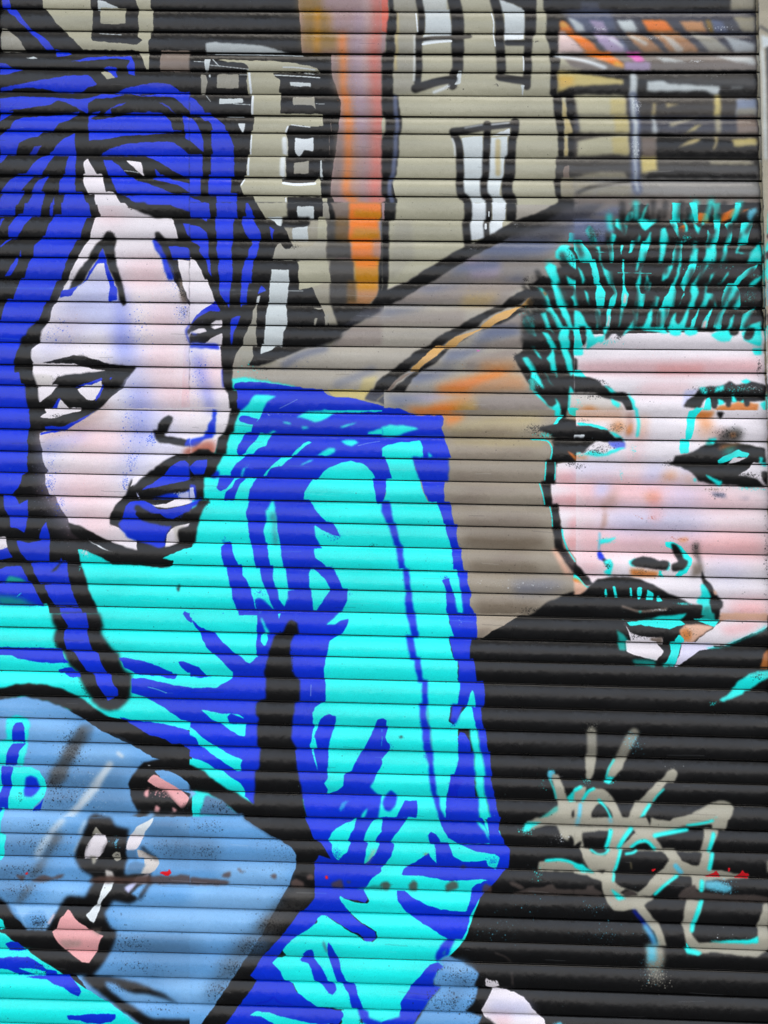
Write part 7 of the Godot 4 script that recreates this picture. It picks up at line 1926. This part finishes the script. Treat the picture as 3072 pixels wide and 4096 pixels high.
func build_slat(i: int, mat: Material, steel: Material, parent: Node) -> void:
	# slat between joint i (above) and joint i + 1 (below)
	var hang := 0.0
	if i >= 0 and i < HANG.size():
		hang = HANG[i]
	var tilt := tan(deg_to_rad(hang * 2.0))
	var xs: Array[float] = []
	var steps := 48
	for s in steps + 1:
		xs.append(lerpf(-1.532, 1.165, float(s) / steps))
	# cross section: t runs from the lip at the bottom (0) to the top of the visible face (1)
	var ts: Array[float] = []
	for s in 15:
		ts.append(lerpf(0.0, 1.0, s / 14.0))
	var grid: Array = []
	for x in xs:
		var yb := joint_y(i + 1, x)
		var yt := joint_y(i, x)
		var p := yt - yb
		var col: Array = []
		# rolled lip: inner edge, underside, nose
		var zb := curve_z(0.0) - tilt * p * -0.5
		col.append(Vector3(x, yb + 0.006, zb - 0.0065))
		col.append(Vector3(x, yb + 0.0012, zb - 0.0050))
		col.append(Vector3(x, yb + 0.0002, zb - 0.0028))
		col.append(Vector3(x, yb + 0.0004, zb - 0.0008))
		for t in ts:
			var y := lerpf(yb + 0.0014, yt - 0.0036, t)
			col.append(Vector3(x, y, curve_z(t) - tilt * p * (t - 0.5)))
		# the top tucks in behind the slat above
		var zt: float = curve_z(1.0) - tilt * p * 0.5
		col.append(Vector3(x, yt - 0.0027, zt - 0.0065))
		col.append(Vector3(x, yt + 0.0110, minf(zt - 0.0085, -0.0150)))
		grid.append(col)
	# thin steel: the face is slightly wavy along its length
	var wave := FastNoiseLite.new()
	wave.seed = 100 + i
	wave.frequency = 2.6
	wave.fractal_octaves = 2
	for col: Array in grid:
		for b in range(4, col.size() - 2):
			var v: Vector3 = col[b]
			var f := sin(PI * (b - 4.0) / (col.size() - 7.0))
			v.z += wave.get_noise_2d(v.x, v.y * 2.0) * 0.0009 * f
			col[b] = v
	var rows: int = grid[0].size()
	# the sprayed face and nose, then the bare steel returns that no spray reaches
	var mesh := ArrayMesh.new()
	for part in 2:
		var st := new_st()
		for a in steps:
			for b in rows - 1:
				var face := b >= 2 and b < rows - 2
				if face != (part == 0):
					continue
				var p0: Vector3 = grid[a][b]
				var p1: Vector3 = grid[a + 1][b]
				var p2: Vector3 = grid[a + 1][b + 1]
				var p3: Vector3 = grid[a][b + 1]
				for q: Vector3 in [p3, p2, p1, p3, p1, p0]:
					st.set_smooth_group(0)
					st.set_uv(field_uv(q))
					st.add_vertex(q)
		st.index()
		st.generate_normals()
		st.generate_tangents()
		st.commit(mesh)
	mesh.surface_set_material(0, mat)
	mesh.surface_set_material(1, steel)
	var o := MeshInstance3D.new()
	o.name = "slat"
	o.mesh = mesh
	parent.add_child(o, true)

func curve_z(t: float) -> float:
	# bulging face of a slat, metres in front of the shutter plane
	return -0.0030 + 0.0270 * t - 0.0300 * t * t

func build_shutter(tex: Texture2D) -> void:
	var root := Node3D.new()
	root.name = "roller_shutter"
	root.position = Vector3.ZERO
	add_child(root)
	root.set_meta("label", "closed steel roller shutter spray painted with two faces in blue, turquoise and black")
	root.set_meta("category", "roller shutter")
	var rough := noise_tex(0.012, Color(0.20, 0.20, 0.20), Color(0.36, 0.36, 0.36), 21, 1024)
	var m := StandardMaterial3D.new()
	m.albedo_texture = tex
	m.texture_repeat = false
	m.roughness = 1.0
	m.roughness_texture = rough
	m.metallic_specular = 0.43
	var peel := NoiseTexture2D.new()
	peel.width = 1024
	peel.height = 1024
	peel.seamless = true
	peel.as_normal_map = true
	peel.bump_strength = 2.0
	var pn := FastNoiseLite.new()
	pn.seed = 77
	pn.frequency = 0.09
	pn.fractal_octaves = 3
	peel.noise = pn
	m.normal_enabled = true
	m.normal_texture = peel
	m.normal_scale = 0.12
	var steel := StandardMaterial3D.new()
	steel.albedo_color = lin(0.03, 0.028, 0.026)
	steel.roughness = 0.8
	for i in range(-3, JOINTS.size() + 1):
		build_slat(i, m, steel, root)
	# bottom bar
	var st := new_st()
	box(st, Vector3(-1.528, 0.004, -0.012), Vector3(1.155, joint_y(JOINTS.size() + 1, 0.0) - 0.004, 0.010))
	commit(st, "bottom_bar", m, root)
	# guide rails: painted channels the slats run in
	build_rail(root, m, -1.600, -1.600, -1.513, -1.519, 1)
	build_rail(root, m, 1.235, 1.235, 1.1155, 1.147, -1)

func build_rail(root: Node, m: Material, xo_t: float, xo_b: float, xi_t: float, xi_b: float, _side: int) -> void:
	# front flange of the channel from outer edge xo to inner edge xi, at the top (y 4.0) and at the ground
	var st := new_st()
	var e := 0.003
	var s := signf(xi_t - xo_t)
	var steps := 12
	for a in steps:
		var f0 := float(a) / steps
		var f1 := float(a + 1) / steps
		var y0 := lerpf(0.002, 4.0, f0)
		var y1 := lerpf(0.002, 4.0, f1)
		var i0 := lerpf(xi_b, xi_t, f0)
		var i1 := lerpf(xi_b, xi_t, f1)
		var o0 := lerpf(xo_b, xo_t, f0)
		var o1 := lerpf(xo_b, xo_t, f1)
		# profile round the flange: inside face, inner edge, chamfer, front, outer side
		var prof0 := [Vector3(o0, y0, 0.020), Vector3(i0, y0, 0.020), Vector3(i0, y0, 0.030 - e), Vector3(i0 - s * e, y0, 0.030), Vector3(o0, y0, 0.030), Vector3(o0, y0, -0.05)]
		var prof1 := [Vector3(o1, y1, 0.020), Vector3(i1, y1, 0.020), Vector3(i1, y1, 0.030 - e), Vector3(i1 - s * e, y1, 0.030), Vector3(o1, y1, 0.030), Vector3(o1, y1, -0.05)]
		for b in prof0.size() - 1:
			if s < 0:
				quad(st, prof1[b], prof1[b + 1], prof0[b + 1], prof0[b])
			else:
				quad(st, prof1[b + 1], prof1[b], prof0[b], prof0[b + 1])
	commit(st, "guide_rail", m, root)

# ---------------------------------------------------------------- painting

func paint_color(called: String, a := 1.0) -> Color:
	var c: Array = PAINT[called]
	return Color8(c[0], c[1], c[2], int(round(a * 255.0)))

func chaikin(p: PackedVector2Array, closed: bool, rounds: int) -> PackedVector2Array:
	var cur := p
	for r in rounds:
		var out := PackedVector2Array()
		var n := cur.size()
		if not closed:
			out.append(cur[0])
		for i in (n if closed else n - 1):
			var a := cur[i]
			var b := cur[(i + 1) % n]
			var cut := minf(0.22, 2.6 * k / maxf(a.distance_to(b), 0.01)) if closed else 0.22
			out.append(a.lerp(b, cut))
			out.append(a.lerp(b, 1.0 - cut))
		if not closed:
			out.append(cur[n - 1])
		cur = out
	return cur

# fill a polygon (non-zero winding) on an image
func fill(img: Image, p: PackedVector2Array, col: Color, off: Vector2) -> void:
	var h := img.get_height()
	var w := img.get_width()
	var ymin := 1e9
	var ymax := -1e9
	for q in p:
		ymin = minf(ymin, q.y - off.y)
		ymax = maxf(ymax, q.y - off.y)
	var y0 := maxi(0, int(ceil(ymin - 0.5)))
	var y1 := mini(h - 1, int(floor(ymax - 0.5)))
	if y1 < y0:
		return
	var lines: Array = []
	lines.resize(y1 - y0 + 1)
	for i in lines.size():
		lines[i] = []
	var n := p.size()
	for i in n:
		var a := p[i] - off
		var b := p[(i + 1) % n] - off
		if a.y == b.y:
			continue
		var d := 1.0
		if a.y > b.y:
			var tmp := a
			a = b
			b = tmp
			d = -1.0
		var ya := maxi(y0, int(ceil(a.y - 0.5)))
		var yb := mini(y1, int(ceil(b.y - 0.5)) - 1)
		var slope := (b.x - a.x) / (b.y - a.y)
		for y in range(ya, yb + 1):
			lines[y - y0].append(Vector2(a.x + (y + 0.5 - a.y) * slope, d))
	for y in range(y0, y1 + 1):
		var l: Array = lines[y - y0]
		if l.size() < 2:
			continue
		l.sort()
		var wind := 0.0
		for j in l.size() - 1:
			wind += l[j].y
			if wind != 0.0:
				var xa := maxi(0, int(ceil(l[j].x - 0.5)))
				var xb := mini(w - 1, int(ceil(l[j + 1].x - 0.5)) - 1)
				if xb >= xa:
					img.fill_rect(Rect2i(xa, y, xb - xa + 1, 1), col)

func stroke_shapes(p: PackedVector2Array, width: float) -> Array:
	var out: Array = []
	var r := width * 0.5
	for i in p.size() - 1:
		var d := (p[i + 1] - p[i])
		if d.length() < 0.01:
			continue
		var nrm := d.normalized().orthogonal() * r
		out.append(PackedVector2Array([p[i] + nrm, p[i + 1] + nrm, p[i + 1] - nrm, p[i] - nrm]))
	for q in p:
		var c := PackedVector2Array()
		var seg := clampi(int(r * 1.6), 8, 20)
		for s in seg:
			c.append(q + Vector2.from_angle(TAU * s / seg) * r)
		out.append(c)
	return out

func roughen(p: PackedVector2Array, n: FastNoiseLite, amp: float) -> PackedVector2Array:
	# an outline sprayed by hand: cut into short runs and moved a little
	var out := PackedVector2Array()
	var m := p.size()
	for i in m:
		var a := p[i]
		var b := p[(i + 1) % m]
		var steps := clampi(int(a.distance_to(b) / 9.0), 1, 60)
		for s in steps:
			var q := a.lerp(b, float(s) / steps)
			out.append(q + Vector2(n.get_noise_2d(q.x, q.y), n.get_noise_2d(q.x + 900.0, q.y - 700.0)) * amp)
	return out

func dot(p: Vector2, size: int, col: Color) -> void:
	canvas.fill_rect(Rect2i(int(p.x), int(p.y), size, size), col)

func paint_mural() -> ImageTexture:
	k = CANVAS_W / (MURAL_W * 1000.0)
	canvas = Image.create(CANVAS_W, CANVAS_H, false, Image.FORMAT_RGBA8)
	canvas.fill(paint_color("k"))
	var wob := FastNoiseLite.new()
	wob.seed = 5
	wob.frequency = 0.045
	for row: Array in MURAL:
		var pts := PackedVector2Array()
		var raw: Array = row[4]
		for i in range(0, raw.size(), 2):
			pts.append(Vector2(raw[i], raw[i + 1]) * k)
		if row[0] == "d":
			if row.size() > 6:
				frame = row[6]
			spatter(pts[0], row[2] * k, row[3] * k, row[5], row[1])
			frame = []
			continue
		var shapes: Array = []
		var outline := PackedVector2Array()
		var ground := false
		if row[0] == "p":
			var size := Rect2(pts[0], Vector2.ZERO)
			for q in pts:
				size = size.expand(q)
			ground = pts.size() == 4 and size.size.x > 250.0 * k and size.size.y > 250.0 * k
			outline = pts if ground else roughen(chaikin(pts, true, 1), wob, 3.2)
			shapes.append(outline)
		else:
			outline = chaikin(pts, false, 2)
			shapes = stroke_shapes(outline, row[5] * k)
		var soft: float = row[2] * k
		var cover: float = row[3]
		if soft < 0.6:
			for s: PackedVector2Array in shapes:
				fill(canvas, s, paint_color(row[1]), Vector2.ZERO)
		else:
			if row.size() > 6:
				frame = row[6]
			soft_fill(shapes, row[1], soft, cover)
			frame = []
		var at_edge: bool = row.size() > 6 and row[6].is_empty()
		if row[0] == "p" and soft < 3.0 and not ground and not at_edge:
			overspray(outline, row[1])
	drips_and_grit()
	canvas.resize(CANVAS_W * 11 / 20, CANVAS_H * 11 / 20, Image.INTERPOLATE_LANCZOS)
	canvas.resize(TEX_W, TEX_H, Image.INTERPOLATE_CUBIC)
	grain()
	return ImageTexture.create_from_image(canvas)

func soft_fill(shapes: Array, called: String, soft: float, cover: float) -> void:
	var lo := Vector2(1e9, 1e9)
	var hi := Vector2(-1e9, -1e9)
	for s: PackedVector2Array in shapes:
		for q in s:
			lo = lo.min(q)
			hi = hi.max(q)
	var pad := soft * 5.0 + 4.0
	lo = (lo - Vector2(pad, pad)).max(Vector2.ZERO).floor()
	hi = (hi + Vector2(pad, pad)).min(Vector2(CANVAS_W, CANVAS_H)).ceil()
	var w := int(hi.x - lo.x)
	var h := int(hi.y - lo.y)
	if w < 2 or h < 2:
		return
	var img := Image.create(w, h, false, Image.FORMAT_RGBA8)
	img.fill(paint_color(called, 0.0))
	var col := paint_color(called, cover)
	for s: PackedVector2Array in shapes:
		fill(img, s, col, lo)
	# blur: reduce, average the cover a few times, enlarge
	var q := clampf(soft / 1.1, 1.5, 24.0)
	var lw := maxi(3, int(w / q))
	var lh := maxi(3, int(h / q))
	img.resize(lw, lh, Image.INTERPOLATE_LANCZOS)
	var d := img.get_data()
	var al := PackedFloat32Array()
	al.resize(lw * lh)
	for i in lw * lh:
		al[i] = d[i * 4 + 3]
	for pass_ in 3:
		var nx := al.duplicate()
		for y in lh:
			for x in lw:
				var i := y * lw + x
				nx[i] = (al[i] + al[i - (1 if x > 0 else 0)] + al[i + (1 if x < lw - 1 else 0)]) / 3.0
		for y in lh:
			for x in lw:
				var i := y * lw + x
				al[i] = (nx[i] + nx[i - (lw if y > 0 else 0)] + nx[i + (lw if y < lh - 1 else 0)]) / 3.0
	for i in lw * lh:
		d[i * 4] = col.r8
		d[i * 4 + 1] = col.g8
		d[i * 4 + 2] = col.b8
		d[i * 4 + 3] = int(al[i])
	img = Image.create_from_data(lw, lh, false, Image.FORMAT_RGBA8, d)
	img.resize(w, h, Image.INTERPOLATE_CUBIC)
	var src := Rect2i(0, 0, w, h)
	if frame.size() == 4:
		var f0 := Vector2i(Vector2(frame[0], frame[1]) * k - lo)
		var f1 := Vector2i(Vector2(frame[2], frame[3]) * k - lo)
		src = src.intersection(Rect2i(f0, f1 - f0))
		if src.size.x < 1 or src.size.y < 1:
			return
	canvas.blend_rect(img, src, Vector2i(lo) + src.position)
	# the mist of a wide spray is grainy
	if soft > 3.0:
		var area := (hi.x - lo.x - pad * 2.0) * (hi.y - lo.y - pad * 2.0)
		var n := clampi(int(area / 60.0), 0, 900)
		var c := (lo + hi) * 0.5
		spatter(c, (hi.x - lo.x) * 0.30, (hi.y - lo.y) * 0.30, n, called, 0.45)

func spatter(c: Vector2, rx: float, ry: float, n: int, called: String, a := 0.9) -> void:
	var base := paint_color(called)
	for i in n:
		var p := c + Vector2(rng.randfn(0.0, 0.5) * rx, rng.randfn(0.0, 0.5) * ry)
		var x := int(p.x)
		var y := int(p.y)
		if x < 1 or y < 1 or x > CANVAS_W - 4 or y > CANVAS_H - 4:
			continue
		if frame.size() == 4 and (x < frame[0] * k or y < frame[1] * k or x > frame[2] * k or y > frame[3] * k):
			continue
		var s := 1
		var r := rng.randf()
		if r > 0.8:
			s = 2
		if r > 0.97:
			s = 3
		var under := canvas.get_pixel(x, y)
		dot(Vector2(x, y), s, under.lerp(base, a * rng.randf_range(0.5, 1.0)))

func overspray(p: PackedVector2Array, called: String) -> void:
	var base := paint_color(called)
	var m := p.size()
	for i in m:
		var a := p[i]
		var b := p[(i + 1) % m]
		var n := a.distance_to(b) * 0.3
		var cnt := int(n) + (1 if rng.randf() < n - int(n) else 0)
		for j in cnt:
			var q := a.lerp(b, rng.randf()) + Vector2(rng.randfn(0.0, 2.6), rng.randfn(0.0, 2.6))
			var x := int(q.x)
			var y := int(q.y)
			if x < 1 or y < 1 or x > CANVAS_W - 4 or y > CANVAS_H - 4:
				continue
			var under := canvas.get_pixel(x, y)
			dot(q, 1, under.lerp(base, rng.randf_range(0.4, 1.0)))

func drips_and_grit() -> void:
	# specks of dirt and stray paint over everything
	for i in 5200:
		var x := rng.randi_range(2, CANVAS_W - 6)
		var y := rng.randi_range(2, CANVAS_H - 6)
		var under := canvas.get_pixel(x, y)
		var light := under.get_luminance() > 0.25
		var c := Color(0.05, 0.05, 0.06) if light else Color(0.55, 0.66, 0.68)
		if not light and rng.randf() < 0.6:
			continue
		var s := 1 if rng.randf() < 0.85 else 2
		canvas.fill_rect(Rect2i(x, y, s, s), under.lerp(c, rng.randf_range(0.2, 0.75)))
	# short scratches along the slats
	for i in 240:
		var p := Vector2(rng.randf_range(20, CANVAS_W - 120), rng.randf_range(20, CANVAS_H - 30))
		var len_ := rng.randf_range(8, 100)
		var light := rng.randf() < 0.6
		var slope := rng.randf_range(-0.05, 0.08)
		for s in int(len_):
			var x := int(p.x + s)
			var y := int(p.y + s * slope)
			var under := canvas.get_pixel(x, y)
			canvas.set_pixel(x, y, under.lerp(Color(0.85, 0.87, 0.88) if light else Color(0.08, 0.08, 0.09), 0.35))

func grain() -> void:
	# uneven cover: brushed bands along the slats, clouds of thinner paint and fine mottling
	var n1 := FastNoiseLite.new()
	n1.seed = 31
	n1.frequency = 0.45
	n1.fractal_octaves = 2
	var n2 := FastNoiseLite.new()
	n2.seed = 32
	n2.frequency = 0.012
	n2.fractal_octaves = 4
	var fine := n1.get_image(512, 512, false, false, true)
	var cloud := n2.get_image(1024, 1024, false, false, true)
	fine.convert(Image.FORMAT_L8)
	cloud.convert(Image.FORMAT_L8)
	var fd := fine.get_data()
	var cd := cloud.get_data()
	canvas.convert(Image.FORMAT_RGB8)
	var d := canvas.get_data()
	var o := 0
	for y in TEX_H:
		var frow := (y & 511) * 512
		var brow := ((y * 2) & 1023) * 1024
		var crow := ((y >> 1) & 1023) * 1024
		for x in TEX_W:
			var g := 256 + ((fd[frow + (x & 511)] - 128) >> 3) + ((cd[crow + ((x >> 2) & 1023)] - 128) >> 3) + ((cd[brow + (x >> 3)] - 128) >> 3)
			d[o] = mini(255, (d[o] * g) >> 8)
			d[o + 1] = mini(255, (d[o + 1] * g) >> 8)
			d[o + 2] = mini(255, (d[o + 2] * g) >> 8)
			o += 3
	canvas = Image.create_from_data(TEX_W, TEX_H, false, Image.FORMAT_RGB8, d)
